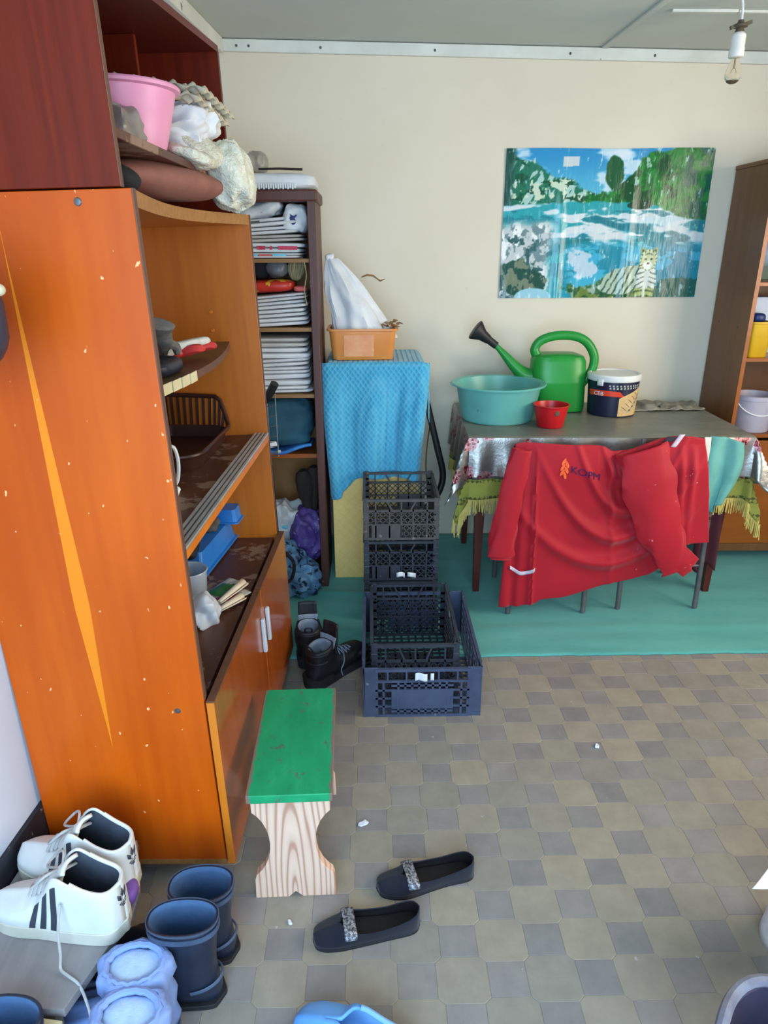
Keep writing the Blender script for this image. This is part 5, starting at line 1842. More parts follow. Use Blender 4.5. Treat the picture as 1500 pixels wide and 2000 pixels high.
def high_boot(top, m, lin_, w=1.0, sol=0.004):
    P = [((0.072 * w, top), (-0.072 * w, top), 0.050 * w), ((0.070 * w, top - 0.02), (-0.070 * w, top - 0.02), 0.049 * w), ((0.064 * w, top * 0.7), (-0.064 * w, top * 0.7), 0.046 * w),
         ((0.056 * w, top * 0.5), (-0.058 * w, top * 0.46), 0.043 * w), ((0.054 * w, top * 0.42 + 0.01), (-0.060 * w, 0.07), 0.041 * w), ((0.062 * w, 0.105), (-0.066 * w, 0.03), 0.042 * w), ((0.07 * w, 0.098), (-0.062 * w, 0.004), 0.042 * w),
         ((0.085 * w, 0.090), (0.0, 0.0), 0.043 * w), ((0.12 * w, 0.078), (0.08 * w, 0.0), 0.047 * w), ((0.17 * w, 0.066), (0.155 * w, 0.0), 0.050 * w), ((0.205 * w, 0.05), (0.205 * w, 0.004), 0.042 * w), ((0.222 * w, 0.032), (0.224 * w, 0.012), 0.022 * w)]
    b = B().loft(boot_rings(P, 28, 0.85), (False, True))
    return b


def rubber_boot(label, loc, rz, lean):
    t = thing('rubber_boot', label, 'boot', loc, rot=(lean[0], lean[1], rz), group='dark rubber boots')
    t.scale = (0.90, 1.03, 0.93)
    o = high_boot(0.250, None, None).out('boot_body', ['rubber_navy', 'rubber_lining'], t, ang=60)
    md = o.modifiers.new('solid', 'SOLIDIFY')
    md.thickness = 0.004
    md.offset = -1
    md.material_offset = 1
    md.material_offset_rim = 0
    n = 40
    for z, r, h in ((0.237, 0.0035, 0.014), (0.251, 0.003, 0.004)):
        ring = [(0.0505 * math.copysign(abs(math.sin(a)) ** 0.85, math.sin(a)), 0.0722 * math.copysign(abs(math.cos(a)) ** 0.9, math.cos(a)), z) for a in [2 * PI * k / n for k in range(n)]]
        bb = B()
        bb.loft([[(x * 1.0, y * 1.0, zz) for x, y, _ in ring] for zz in (z - h, z)] + [[(x * 1.05, y * 1.03, zz) for x, y, _ in ring] for zz in (z, z - h)] + [[(x, y, z - h) for x, y, _ in ring]], (False, False))
        bb.out('rim_band', 'rubber_band', t)
    ks = [(-0.070, 0, 0.008), (-0.055, 0, 0.036), (0.0, 0, 0.042), (0.08, 0, 0.044), (0.16, 0, 0.05), (0.205, 0, 0.042), (0.226, 0, 0.012)]
    sole(ks, 'boot_sole', t, 0.014, 0.003)
    arc = [(0.0445 * math.sin(a), -0.010 - 0.0585 * math.cos(a), 0.058 + 0.012 * math.cos(a)) for a in [R(-92 + 184 * k / 18) for k in range(19)]]
    B().tube(arc, 0.005, 8, sx=0.5).out('heel_band', 'rubber_band', t)
    return t


rubber_boot('dark navy rubber boot with pale rim, nearer one of the pair', (-0.413, 1.068, 0.0), R(90), (0, 0))
rubber_boot('dark navy rubber boot standing behind the nearer rubber boot', (-0.400, 1.170, 0.0), R(92), (0, 0)).scale = (1, 1, 0.84)


def puffy_boot(label, loc, rz, seed):
    t = thing('quilted_boot', label, 'boot', loc, rz, 'light blue quilted boots')
    P = [((0.060, 0.205), (-0.060, 0.205), 0.046), ((0.073, 0.196), (-0.073, 0.196), 0.056), ((0.076, 0.165), (-0.076, 0.165), 0.060), ((0.066, 0.140), (-0.066, 0.140), 0.051), ((0.072, 0.118), (-0.072, 0.112), 0.056), ((0.066, 0.10), (-0.066, 0.07), 0.050),
         ((0.074, 0.098), (-0.072, 0.04), 0.050), ((0.080, 0.092), (-0.066, 0.004), 0.047), ((0.09, 0.088), (0.0, 0.0), 0.048), ((0.12, 0.08), (0.08, 0.0), 0.052), ((0.16, 0.07), (0.145, 0.0), 0.052), ((0.195, 0.055), (0.195, 0.004), 0.042), ((0.21, 0.036), (0.212, 0.014), 0.02)]
    rg = boot_rings(P, 36, 0.85)
    for j, ring in enumerate(rg):
        c = sum(ring, Vector()) / len(ring)
        for k, p in enumerate(ring):
            d = 0.0035 * math.sin(k * PI / 2.0) + 0.006 * nz(p.x * 30, p.y * 30, p.z * 30, seed)
            p += (p - c).normalized() * d
    o = B().loft(rg, (False, True)).out('boot_body', ['quilt_blue', 'fleece_blue'], t, ang=80)
    md = o.modifiers.new('solid', 'SOLIDIFY')
    md.thickness = 0.010
    md.offset = -1
    md.material_offset = 1
    md.material_offset_rim = 0
    # fleece filling seen in the opening
    B().sq((0, 0, 0.178), (0.044, 0.060, 0.020), 0.7, 0.85, seed, 0.003, 40).out('fleece_lining', 'fleece_blue', t)
    n = 36
    ring = [((0.043 + 0.002 * math.sin(3.1 * k)) * math.sin(a), (0.057 + 0.002 * math.sin(2.3 * k)) * math.cos(a), 0.199) for k, a in enumerate([2 * PI * k / n for k in range(n)])]
    B().tube(ring, 0.0075, 8, loop=True).out('padded_collar', 'quilt_blue', t)
    sole([(-0.070, 0, 0.010), (-0.055, 0, 0.04), (0.0, 0, 0.046), (0.08, 0, 0.048), (0.16, 0, 0.052), (0.2, 0, 0.04), (0.216, 0, 0.012)], 'rubber_band', t, 0.012, 0.002)
    return t


puffy_boot('light blue quilted boot with fleece opening, farther one of the pair', (-0.494, 0.992, 0.0), R(92), 5)
puffy_boot('light blue quilted boot with fleece opening, nearest the camera', (-0.474, 0.895, 0.0), R(88), 9)

sl = thing('dark_slipper', 'dark blue slip-on shoe lying on the floor beside the grey bench', 'shoe', (-0.602, 1.03, 0.0), R(172))
SLP = [(-0.125, 0.0, 0.003, 0.03, 0.0, 0.014), (-0.12, 0.0, 0.028, 0.042, 0.0, 0.018), (-0.095, 0, 0.044, 0.052, 0.0, 0.022), (-0.06, 0, 0.049, 0.060, 0.0, 0.026), (-0.03, 0, 0.047, 0.066, 0.002, 0.03), (-0.02, 0, 0.046, 0.066, 0.030, 0.03), (0.02, 0, 0.041, 0.040, 0.036, 0.022), (0.08, 0, 0.038, 0.028, 0.034, 0.018), (0.115, 0, 0.028, 0.026, 0.024, 0.016), (0.125, 0, 0.003, 0.024, 0.001, 0.014)]
SS = shoe_fn(SLP)
shell(SS, ['slipper_dark', 'insole_dark'], sl, 'upper', 0.004)
sole([(r[0], r[1], r[2]) for r in SLP], 'rubber_band', sl, 0.012, 0.003)
B().grid(lambda u, v: SS(0.44 + 0.05 * v, 0.15 * abs(2 * u - 1) if u < 0.5 else 1 - 0.15 * abs(2 * u - 1), 0.004), 20, 3).out('strap', 'rubber_band', sl, sol=0.002)

rb2 = thing('galosh', 'dark blue rubber galosh at the lower left corner', 'boot', (-0.690, 0.862, 0.0), R(84))
o = high_boot(0.235, None, None, 1.0).out('boot_body', ['rubber_navy', 'rubber_lining'], rb2, ang=60)
md = o.modifiers.new('solid', 'SOLIDIFY')
md.thickness, md.offset, md.material_offset = 0.006, -1, 1
sole([(-0.070, 0, 0.008), (-0.055, 0, 0.036), (0.0, 0, 0.042), (0.08, 0, 0.044), (0.16, 0, 0.05), (0.205, 0, 0.042), (0.226, 0, 0.012)], 'boot_sole', rb2, 0.014, 0.003)

# light blue clog at the bottom edge
CLG = [(-0.125, 0, 0.003, 0.04, 0.0, 0.02), (-0.12, 0, 0.032, 0.056, 0.0, 0.026), (-0.095, 0, 0.049, 0.070, 0.0, 0.032), (-0.06, 0, 0.054, 0.080, 0.0, 0.036), (-0.03, 0, 0.053, 0.086, 0.003, 0.04), (-0.015, 0, 0.052, 0.086, 0.026, 0.04), (0.01, 0, 0.048, 0.078, 0.036, 0.036), (0.06, 0, 0.044, 0.056, 0.036, 0.032), (0.10, 0, 0.040, 0.052, 0.032, 0.03), (0.12, 0, 0.026, 0.056, 0.02, 0.03), (0.126, 0, 0.003, 0.056, 0.001, 0.03)]
cg = thing('foam_clog', 'light blue foam clog cut off by the bottom edge', 'clog', (-0.050, 0.935, 0.0), R(252))
cg.scale = (1.15, 1.08, 1.05)
CS = shoe_fn(CLG)
shell(CS, ['clog_blue', 'clog_inner'], cg, 'clog_body', 0.006)
sole([(r[0], r[1], r[2]) for r in CLG], 'clog_inner', cg, 0.016, 0.003)
B().tube([CS(u_, v_, 0.0) for u_, v_ in [(0.50 + 0.49 * k / 14, 0.003) for k in range(15)] + [(0.99 - 0.49 * k / 14, 0.997) for k in range(15)]], 0.005, 8).out('opening_rim', 'clog_inner', cg)
st_ = B()
for j, (uu, vv) in enumerate(((0.24, 0.94),)):
    p = CS(uu, vv, 0.0012)
    st_.sq(p, (0.004, 0.004, 0.0015), 1, 1, 0, nu=10, nv=6)
st_.out('vent_hole', 'white_label', cg)

# ------------------------------------------------------------------ right foreground: dark tub and white bag
tb = thing('dark_tub', 'dark purple round tub with frayed grey rim in the lower right corner', 'tub', (0.735, 0.705, 0.0))
B().lathe([(0, 0.006), (0.125, 0.006), (0.13, 0.0), (0.138, 0.01), (0.166, 0.275), (0.172, 0.285), (0.166, 0.292), (0.158, 0.285), (0.13, 0.014), (0, 0.012)], 48).out('tub_body', 'tub_dark', tb)
n = 60
B().tube([((0.168 + 0.0025 * math.sin(7 * a)) * math.cos(a), (0.168 + 0.0025 * math.sin(7 * a)) * math.sin(a), 0.289 + 0.003 * math.sin(11 * a)) for a in [2 * PI * k / n for k in range(n)]], 0.011, 8, loop=True).out('rim', 'tub_rim', tb)
wb = B()


def wbag(u, v):
    a = 2 * PI * u
    r = 0.105 * (1 - 0.30 * v) * (1 + 0.10 * math.sin(3 * a) * v + 0.10 * nz(math.cos(a), math.sin(a), 2 * v, 3))
    return (r * math.cos(a) * 1.1, r * math.sin(a), 0.33 * v)


wb.grid(wbag, 40, 16)
wb.grid(lambda u, v: (-0.070 - 0.175 * v, -0.030 + 0.09 * u * (1 - v) - 0.065 * v, 0.27 + 0.03 * v + 0.05 * u * (1 - v) - 0.02 * math.sin(PI * v)), 10, 12)
tag(wb.out('white_bag', 'white_label', sol=0.003, loc=(1.028, 1.150, 0.0)), 'white bag with a pointed corner at the right edge of the floor', 'bag')

# ------------------------------------------------------------------ bag hanging from the left wall, just entering the frame
hb = thing('hanging_bag', 'dark blue bag hanging from a wall hook at the left edge', 'bag', (-0.706, 1.19, 1.355))
B().sq((0, 0, 0.085), (0.098, 0.045, 0.092), 0.8, 0.6, 211, 0.006, 14).out('bag_body', 'bag_dark_blue', hb)
B().tube(spline([(0.07, 0, 0.135), (0.085, 0, 0.15), (0.02, 0, 0.20), (-0.135, 0, 0.205)], 6), 0.007, 8).out('strap', 'black_cloth', hb)
B().sq((0.101, -0.004, 0.136), (0.011, 0.012, 0.010), 1, 1, 0).out('toggle', 'knob_cream', hb)
tag(B().tube(spline([(-0.868, 1.19, 1.570), (-0.85, 1.19, 1.560), (-0.842, 1.19, 1.575)], 4), 0.006, 8).out('wall_hook', 'black_metal'), 'black wall hook carrying the dark blue bag', 'hook')

# ------------------------------------------------------------------ table at the back wall
TC, TRZ, TH = (1.045, 3.255, 0.0), R(-1.5), 0.778
tw, td = 0.605, 0.345
tbl = thing('table', 'wooden table with tapered red brown legs against the back wall', 'table', TC, TRZ)
boxo('tabletop', 'table_leg_red', -tw, tw, -td, td, TH - 0.022, TH, tbl, bev=0.003)
for sy in (-1, 1):
    y = sy * (td - 0.05)
    boxo('apron', 'table_leg_red', -tw + 0.06, tw - 0.06, y - 0.010, y + 0.010, TH - 0.10, TH - 0.022, tbl)
for sx in (-1, 1):
    x = sx * (tw - 0.05)
    boxo('apron', 'table_leg_red', x - 0.010, x + 0.010, -td + 0.06, td - 0.06, TH - 0.10, TH - 0.022, tbl)
    for sy in (-1, 1):
        cx, cy = sx * (tw - 0.055), sy * (td - 0.055)
        b = B()
        b.loft([[(cx + i * r, cy + j * r, z) for i, j in ((-1, -1), (1, -1), (1, 1), (-1, 1))] for z, r in ((0.007, 0.014), (0.40, 0.022), (TH - 0.022, 0.026))])
        b.out('leg', 'table_leg_red', tbl, bev=0.002, smooth=False)
TM = Matrix.Translation(TC) @ Matrix.Rotation(TRZ, 4, 'Z')


def tabw(x, y, z):
    return tuple(TM @ Vector((x, y, z)))


# olive fringed cloth underneath, hanging at the corners
ol = thing('olive_cloth', 'olive tablecloth with pale yellow fringe under the foil cloth', 'tablecloth', TC, TRZ)
ofn = drape(tw + 0.004, td + 0.004, 0.27, 0.27, 0.28, 0.02, TH + 0.0025, amp=0.10, k=30, flare=0.22, seed=3, gap=0.006)
B().grid(ofn, 96, 64).out('cloth', 'olive_cloth', ol, sol=0.0015, off=1)
fr = B()
nf = 420
for i in range(nf):
    u = (i + 0.5) / nf
    p0 = Vector(ofn(u, 0.0))
    p1 = Vector(ofn(u, 0.015))
    random.seed(i)
    d = Vector((random.uniform(-0.1, 0.1), random.uniform(-0.1, 0.1), -1)) * random.uniform(0.055, 0.075)
    fr.bar(p0, p0 + d, 0.0030, 0.0016)
for i in range(300):
    v = (i + 0.5) / 300
    for u in (0.0, 1.0):
        p0 = Vector(ofn(u, v))
        random.seed(i + 1000)
        d = Vector((random.uniform(-0.1, 0.1), random.uniform(-0.1, 0.1), -1)) * random.uniform(0.055, 0.075)
        fr.bar(p0, p0 + d, 0.0030, 0.0016)
fo = fr.out('fringe', 'fringe_yellow', ol, smooth=False, fix=False)
fo['kind'] = 'stuff'
fc = thing('foil_tablecloth', 'silvery foil tablecloth printed with red flowers covering the table', 'tablecloth', TC, TRZ)
ffn = drape(tw + 0.012, td + 0.012, 0.215, 0.215, 0.19, 0.005, TH + 0.0075, amp=0.13, k=40, flare=0.62, seed=7, gap=0.007)


def is_top(p):
    return 0


gb = B().grid(ffn, 110, 70)
for i, f in enumerate(gb.f):
    zc = sum(gb.v[k][2] for k in f) / 4
    gb.m[i] = 1 if zc > TH + 0.002 else 0
gb.out('cloth', ['foil_cloth', 'foil_top'], fc, sol=0.0012, off=1)
TZ = TH + 0.0105

# teal basin, red bowl, watering can, paint bucket, rags
ba = thing('teal_basin', 'wide round teal plastic basin on the left of the table', 'basin', tabw(-0.448, 0.0, TZ))
b = B()
prof = [(0, 0.004), (0.158, 0.004), (0.164, 0.0), (0.172, 0.012), (0.198, 0.155), (0.202, 0.160), (0.222, 0.163), (0.224, 0.168), (0.220, 0.172), (0.196, 0.168), (0.166, 0.016), (0, 0.010)]
b.lathe(prof, 56)
b.out('basin_body', 'teal_plastic', ba)
B().box(-0.228, -0.200, -0.035, 0.035, 0.160, 0.168).out('grip', 'teal_plastic', ba, bev=0.004)
bo = thing('red_bowl', 'small red plastic bowl in front of the watering can', 'bowl', tabw(-0.228, -0.165, TZ))
B().lathe([(0, 0.003), (0.054, 0.003), (0.058, 0.0), (0.060, 0.006), (0.077, 0.094), (0.083, 0.097), (0.083, 0.101), (0.075, 0.101), (0.056, 0.010), (0, 0.008)], 40).out('bowl_body', 'red_plastic', bo)
B().sq((0.010, -0.0715, 0.072), (0.011, 0.004, 0.013), 0.8, 0.8, 5, 0.001, 30).out('stuck_leaf', 'burnt_brown', bo)

wc = thing('watering_can', 'bright green plastic watering can with black rose', 'watering can', tabw(-0.128, 0.185, TZ), R(-2))
body = B()
rings = []
for z, sx, sy, dx in ((0.0, 0.118, 0.078, 0.01), (0.004, 0.124, 0.083, 0.01), (0.02, 0.127, 0.086, 0.01), (0.14, 0.134, 0.089, 0.0), (0.146, 0.136, 0.090, 0.0), (0.152, 0.134, 0.089, 0.0), (0.245, 0.132, 0.086, -0.004), (0.268, 0.122, 0.078, -0.006), (0.280, 0.09, 0.06, -0.006)):
    rings.append([(dx + sx * math.copysign(abs(math.cos(a)) ** 0.62, math.cos(a)), sy * math.copysign(abs(math.sin(a)) ** 0.62, math.sin(a)), z) for a in [2 * PI * k / 40 for k in range(40)]])
body.loft(rings)
body.out('can_body', 'green_plastic', wc)
B().tube(spline([(-0.105, 0, 0.262), (-0.122, 0, 0.298), (-0.098, 0, 0.338), (-0.03, 0, 0.362), (0.06, 0, 0.362), (0.125, 0, 0.335), (0.168, 0, 0.275), (0.172, 0, 0.215), (0.15, 0, 0.165), (0.122, 0, 0.125)], 7), [0.024] * 8 + [0.022] * 48 + [0.021] * 8, 14, sx=0.95).out('handle', 'green_plastic', wc)
sp = B()
sp.tube(spline([(-0.105, 0, 0.165), (-0.16, 0, 0.172), (-0.215, 0, 0.215), (-0.275, 0, 0.278), (-0.320, 0, 0.322)], 7), [0.048 - 0.034 * min(1, k / 24) for k in range(29)], 14)
sp.out('spout', 'green_plastic', wc)
rs = thing
ro = B()
d = Vector((-0.72, 0, 0.52)).normalized()
a_ = Vector((-0.312, 0, 0.316))
u_ = Vector((0.52, 0, 0.72)).normalized()
v_ = Vector((0, 1, 0))
rr_ = []
for t, ru, rv in ((0.0, 0.018, 0.018), (0.045, 0.019, 0.019), (0.050, 0.022, 0.022), (0.085, 0.028, 0.028), (0.125, 0.050, 0.046), (0.132, 0.050, 0.046), (0.135, 0.045, 0.042)):
    rr_.append([a_ + d * t + u_ * ru * math.cos(k * PI / 12) + v_ * rv * math.sin(k * PI / 12) for k in range(24)])
ro.loft(rr_)
ro.out('rose', 'black_plastic', wc)

bk = thing('paint_bucket', 'navy paint bucket with white lid and fern picture on the table', 'bucket', tabw(0.128, 0.105, TZ), R(2))
B().lathe([(0, 0.0), (0.108, 0.0), (0.112, 0.004), (0.121, 0.168), (0.121, 0.172), (0, 0.172)], 48).out('bucket_body', 'bucket_navy', bk)
B().lathe([(0, 0.168), (0.124, 0.168), (0.127, 0.172), (0.127, 0.192), (0.122, 0.198), (0.112, 0.198), (0.110, 0.194), (0, 0.194)], 48).out('lid', 'white_plastic', bk)
B().grid(lambda u, v: (0.1285 * math.sin(R(-56 + 14 * u)), -0.1285 * math.cos(R(-56 + 14 * u)), 0.150 + 0.03 * v), 4, 2).out('lid_tab', 'white_plastic', bk, sol=0.002)


def cyl(a, z, e=0.0006):
    r = 0.112 + (0.121 - 0.112) * z / 0.168 + e
    return (r * math.sin(R(a)), -r * math.cos(R(a)), z)


B().grid(lambda u, v: cyl(-84 + (92 - 12 * v) * u, 0.098 + 0.026 * v + 0.004 * math.sin(PI * u)), 24, 3).out('red_band', 'bucket_red', bk)
gl = B()
for i in range(16):
    pass
gl.grid(lambda u, v: cyl(-4 + 84 * u, 0.006 + (0.085 + 0.062 * u ** 0.8) * v, 0.0009), 24, 12)
gl.out('picture_ground', 'bucket_gold', bk)
lf = B()
for i in range(11):
    t = i / 10
    for s in (-1, 1):
        a0, z0 = 18 + 40 * t, 0.018 + 0.085 * t
        a1, z1 = a0 + s * 16 - 6, z0 + (0.014 if s > 0 else 0.030)
        p = [cyl(a0, z0, 0.0016), cyl((a0 + a1) / 2 + 2, (z0 + z1) / 2 - 0.005, 0.0016), cyl(a1, z1, 0.0016), cyl((a0 + a1) / 2 - 2, (z0 + z1) / 2 + 0.005, 0.0016)]
        lf.add(p, [(0, 1, 2, 3)], i % 2)
lf.out('fern_print', ['leaf_pale', 'leaf_dark'], bk, fix=False, smooth=False)
tl_ = B()
for r_ in range(2):
    for i in range(13):
        a = -30 + 8 * i + 1.5 * r_
        tl_.add([cyl(a, 0.147 - 0.011 * r_, 0.0012), cyl(a + 4.6, 0.147 - 0.011 * r_, 0.0012), cyl(a + 4.0, 0.155 - 0.011 * r_, 0.0012), cyl(a + 1.0, 0.155 - 0.011 * r_, 0.0012)], [(0, 1, 2, 3)])
tl_.out('small_print', 'leaf_pale', bk, fix=False, smooth=False)
text_mesh('lettering', 'CEB', 0.026, 'white_label', bk, lambda x, y, z: Vector(cyl(-66 + x * 560, 0.103 + y, 0.0012 + max(0, z) * 0.5)))

for k, (x0, x1, y0, y1, lb, sd) in enumerate(((0.245, 0.46, 0.13, 0.345, 'crumpled grey rag lying right of the paint bucket', 3), (0.40, 0.61, 0.14, 0.335, 'flat grey rag at the far right end of the table', 8))):
    b = B().grid(lambda u, v: (x0 + (x1 - x0) * (u + 0.03 * nz(v * 6, 0, 0, sd)), y0 + (y1 - y0) * (v + 0.05 * nz(u * 6, 1, 0, sd)), TZ + 0.002 + 0.010 * max(0, nz(u * 3, v * 3, 0, sd)) + 0.020 * max(0, nz(u * 5, v * 5, 2, sd)) + 0.014 * k * 0.0 + (0.016 if 0.35 < u < 0.6 and k == 0 else 0) * max(0, math.sin(PI * v))), 36, 30)
    o = tag(b.out('rag', 'rag_grey', sol=0.004, off=1), lb, 'rag', 'rags on the table')
    o.matrix_world = TM

# ------------------------------------------------------------------ two metal chairs with their backs to the camera


def chair(label, x0, x1, y, top, loc=None):
    t = thing('chair', label, 'chair', ((x0 + x1) / 2, y, 0.0), 0, 'metal chairs at the table')
    hw = (x1 - x0) / 2
    for s in (-1, 1):
        B().tube([(s * hw, 0.0, 0.012), (s * hw, 0.015, 0.44), (s * (hw - 0.008), 0.0, 0.62), (s * (hw - 0.014), -0.01, top)], 0.0115, 10).out('rear_leg', 'chair_metal', t)
        B().tube([(s * hw, 0.37, 0.012), (s * (hw - 0.004), 0.35, 0.44)], 0.0115, 10).out('front_leg', 'chair_metal', t)
    boxo('seat', 'chair_seat', -hw - 0.01, hw + 0.01, 0.0, 0.38, 0.44, 0.465, t, bev=0.008)
    B().grid(lambda u, v: (-hw + 0.006 + (2 * hw - 0.012) * u, -0.006 + 0.014 * math.sin(PI * u), top - 0.16 + 0.16 * v), 10, 4).out('backrest', 'chair_seat', t, sol=0.012, bev=0.003)
    b = B()
    b.tube([(-hw, 0.01, 0.22), (hw, 0.01, 0.22)], 0.007, 8)
    b.tube([(-hw, 0.36, 0.22), (hw, 0.36, 0.22)], 0.007, 8)
    b.out('stretcher', 'chair_metal', t)
    return t


chair('left metal chair under the red robe, its legs below the hem', 0.600, 0.940, 2.745, 0.790)
chair('right metal chair under the red robe with a teal jersey on its back', 1.108, 1.462, 2.775, 0.812)

# ------------------------------------------------------------------ red robe hung over both chair backs
ROBE = thing('red_robe', 'red cloth robe with orange emblem hung over two chair backs', 'robe', (0, 0, 0))
TOPK = [(0.0, 0.580, 0.806), (0.06, 0.62, 0.812), (0.25, 0.78, 0.804), (0.44, 0.935, 0.796), (0.50, 0.985, 0.772), (0.56, 1.05, 0.776), (0.66, 1.12, 0.806), (0.80, 1.21, 0.834), (0.92, 1.29, 0.832), (1.0, 1.352, 0.822)]
BOTK = [(0.0, 0.548, 0.066), (0.10, 0.635, 0.070), (0.21, 0.712, 0.090), (0.23, 0.728, 0.104), (0.35, 0.84, 0.118), (0.55, 1.00, 0.172), (0.68, 1.13, 0.205), (0.80, 1.24, 0.255), (0.86, 1.30, 0.345), (1.0, 1.432, 0.372)]


def fold(x, z):
    """forward bulge of the hanging cloth at a point of the sheet"""
    f = 0.0
    # vertical edge of the front panel
    f += 0.012 * math.exp(-((x - 0.66 - 0.03 * (0.8 - z)) / 0.012) ** 2) * min(1, max(0, (0.80 - z) / 0.2))
    f += 0.010 * (1 if x > 0.665 + 0.03 * (0.8 - z) else 0) * min(1, max(0, (0.8 - z) / 0.1))
    # sleeve-like pleats at the far left
    f += 0.010 * math.sin((x - 0.55) * 90) * max(0, 1 - abs(x - 0.60) / 0.06) * min(1, (0.82 - z) / 0.3)
    # swags slung between the two chairs
    for i, (xc, zl, wd, amp) in enumerate(((1.06, 0.62, 0.13, 0.020), (1.05, 0.52, 0.18, 0.030), (1.02, 0.40, 0.25, 0.034), (0.98, 0.28, 0.33, 0.030))):
        k = (x - xc) / wd
        zc = zl + 0.19 * k * k
        if abs(k) < 1.5:
            f += amp * math.exp(-((z - zc) / 0.030) ** 2) * max(0, 1 - abs(k) / 1.5)
    # pleats dropping from the chair corner
    for xs, sl, amp in ((0.965, 0.10, 0.022), (0.99, 0.35, 0.018), (1.26, 0.10, 0.016), (1.31, 0.06, 0.018)):
        xc = xs + sl * (0.8 - z)
        f += amp * math.exp(-((x - xc) / 0.014) ** 2) * min(1, max(0, (0.80 - z) / 0.10)) * max(0.2, 1 - (0.8 - z) / 0.6)
    # below the knee of the chair the cloth sags back
    f += 0.012 * nz(x * 5, z * 5, 0, 6)
    return f


def robe_y(x, z):
    gapx = max(0, 1 - abs(x - 1.02) / 0.10)
    return 2.712 - fold(x, z) + 0.025 * gapx * max(0, (z - 0.55) / 0.25) - 0.012 * (0.8 - z)


def robe(u, v):
    tx, tz = cr(TOPK, u)
    bx, bz_ = cr(BOTK, u)
    if v < 0.06:                                     # part turned over the back bars
        k = v / 0.06
        return (tx, 2.775 - (2.775 - robe_y(tx, tz)) * k, tz - 0.05 * (1 - k) + 0.010 * math.sin(PI * k))
    t = (v - 0.06) / 0.94
    x = tx + (bx - tx) * t + 0.012 * math.sin(PI * t) * math.sin(7 * u)
    z = tz + (bz_ - tz) * t
    return (x, robe_y(x, z), z)


B().grid(robe, 150, 120).out('cloth', 'red_robe_cloth', ROBE, sol=0.003, off=0, ang=80)


def sleeve(path, rad, flat, seed, n=26):
    b = B()
    P = spline(path, 8)
    rings = []
    for i, p in enumerate(P):
        t = i / (len(P) - 1)
        d = (P[min(i + 1, len(P) - 1)] - P[max(0, i - 1)]).normalized()
        a = d.cross(Vector((0, 1, 0))).normalized()
        c = Vector((0, 1, 0))
        r = cr(rad, t)[0]
        rings.append([p + a * r * math.cos(w) * (1 + 0.10 * math.sin(5 * w + 9 * t) + 0.2 * nz(math.cos(w), math.sin(w), t * 7, seed)) + c * r * flat * math.sin(w) for w in [2 * PI * k / n for k in range(n)]])
    b.loft(rings, (False, False))
    return b


sleeve([(0.602, 2.695, 0.79), (0.578, 2.688, 0.66), (0.556, 2.682, 0.50), (0.538, 2.678, 0.36), (0.535, 2.672, 0.315)], [(0, 0.040), (0.35, 0.048), (0.75, 0.056), (0.9, 0.050), (0.96, 0.034), (1, 0.044)], 0.34, 3).out('sleeve', 'red_robe_cloth', ROBE, sol=0.002)
sleeve([(1.085, 2.69, 0.79), (1.125, 2.668, 0.66), (1.18, 2.655, 0.50), (1.24, 2.648, 0.36), (1.285, 2.645, 0.265)], [(0, 0.10), (0.25, 0.105), (0.6, 0.088), (0.85, 0.066), (0.95, 0.052), (1, 0.062)], 0.30, 6).out('sleeve', 'red_robe_cloth', ROBE, sol=0.002)
# cuff turned up to the right
sleeve([(1.285, 2.645, 0.262), (1.315, 2.640, 0.30), (1.352, 2.650, 0.34)], [(0, 0.05), (1, 0.036)], 0.3, 9).out('cuff', 'red_robe_cloth', ROBE, sol=0.002)
# pocket trim, collar, emblem and lettering
B().grid(lambda u, v: (0.585 + 0.105 * u, robe_y(0.585 + 0.105 * u, 0.24) - 0.012, 0.262 - 0.045 * math.sin(PI * (u * 0.72 + 0.05)) + 0.018 * u + 0.017 * v), 16, 3).out('pocket_trim', 'robe_trim', ROBE, sol=0.002)
B().grid(lambda u, v: (1.208 + 0.020 * u + 0.03 * v, robe_y(1.22, 0.80) - 0.016 - 0.004 * math.sin(PI * u), 0.795 + 0.052 * v), 5, 8).out('collar_trim', 'robe_trim', ROBE, sol=0.003)
B().grid(lambda u, v: (1.172 + 0.040 * u + 0.02 * v, robe_y(1.19, 0.82) - 0.008, 0.815 + 0.022 * v), 5, 4).out('collar_lining', 'collar_dark', ROBE, sol=0.003)
# wheat ear emblem of slanted leaf shapes
em = B()


def on_robe(x, z, e=0.004):
    return (x, robe_y(x, z) - e, z)


for (cx, cz, ang) in ((0.779, 0.735, 62), (0.793, 0.724, 112), (0.776, 0.712, 58), (0.792, 0.700, 114), (0.775, 0.690, 60), (0.787, 0.677, 104)):
    L, W = 0.0165, 0.0062
    ca, sa = math.cos(R(ang)), math.sin(R(ang))
    pts = []
    for t in [2 * PI * k / 12 for k in range(12)]:
        px, pz = L * math.cos(t), W * math.sin(t)
        pts.append(on_robe(cx + px * ca - pz * sa, cz + px * sa + pz * ca))
    em.add(pts, [tuple(range(12))])
em.out('emblem', 'emblem_orange', ROBE, smooth=False)
text_mesh('lettering', 'KOPM', 0.046, 'emblem_navy', ROBE, lambda x, y, z: Vector(on_robe(0.808 + x * 1.02, 0.690 + y * 0.92 - x * 0.30, 0.0045)))

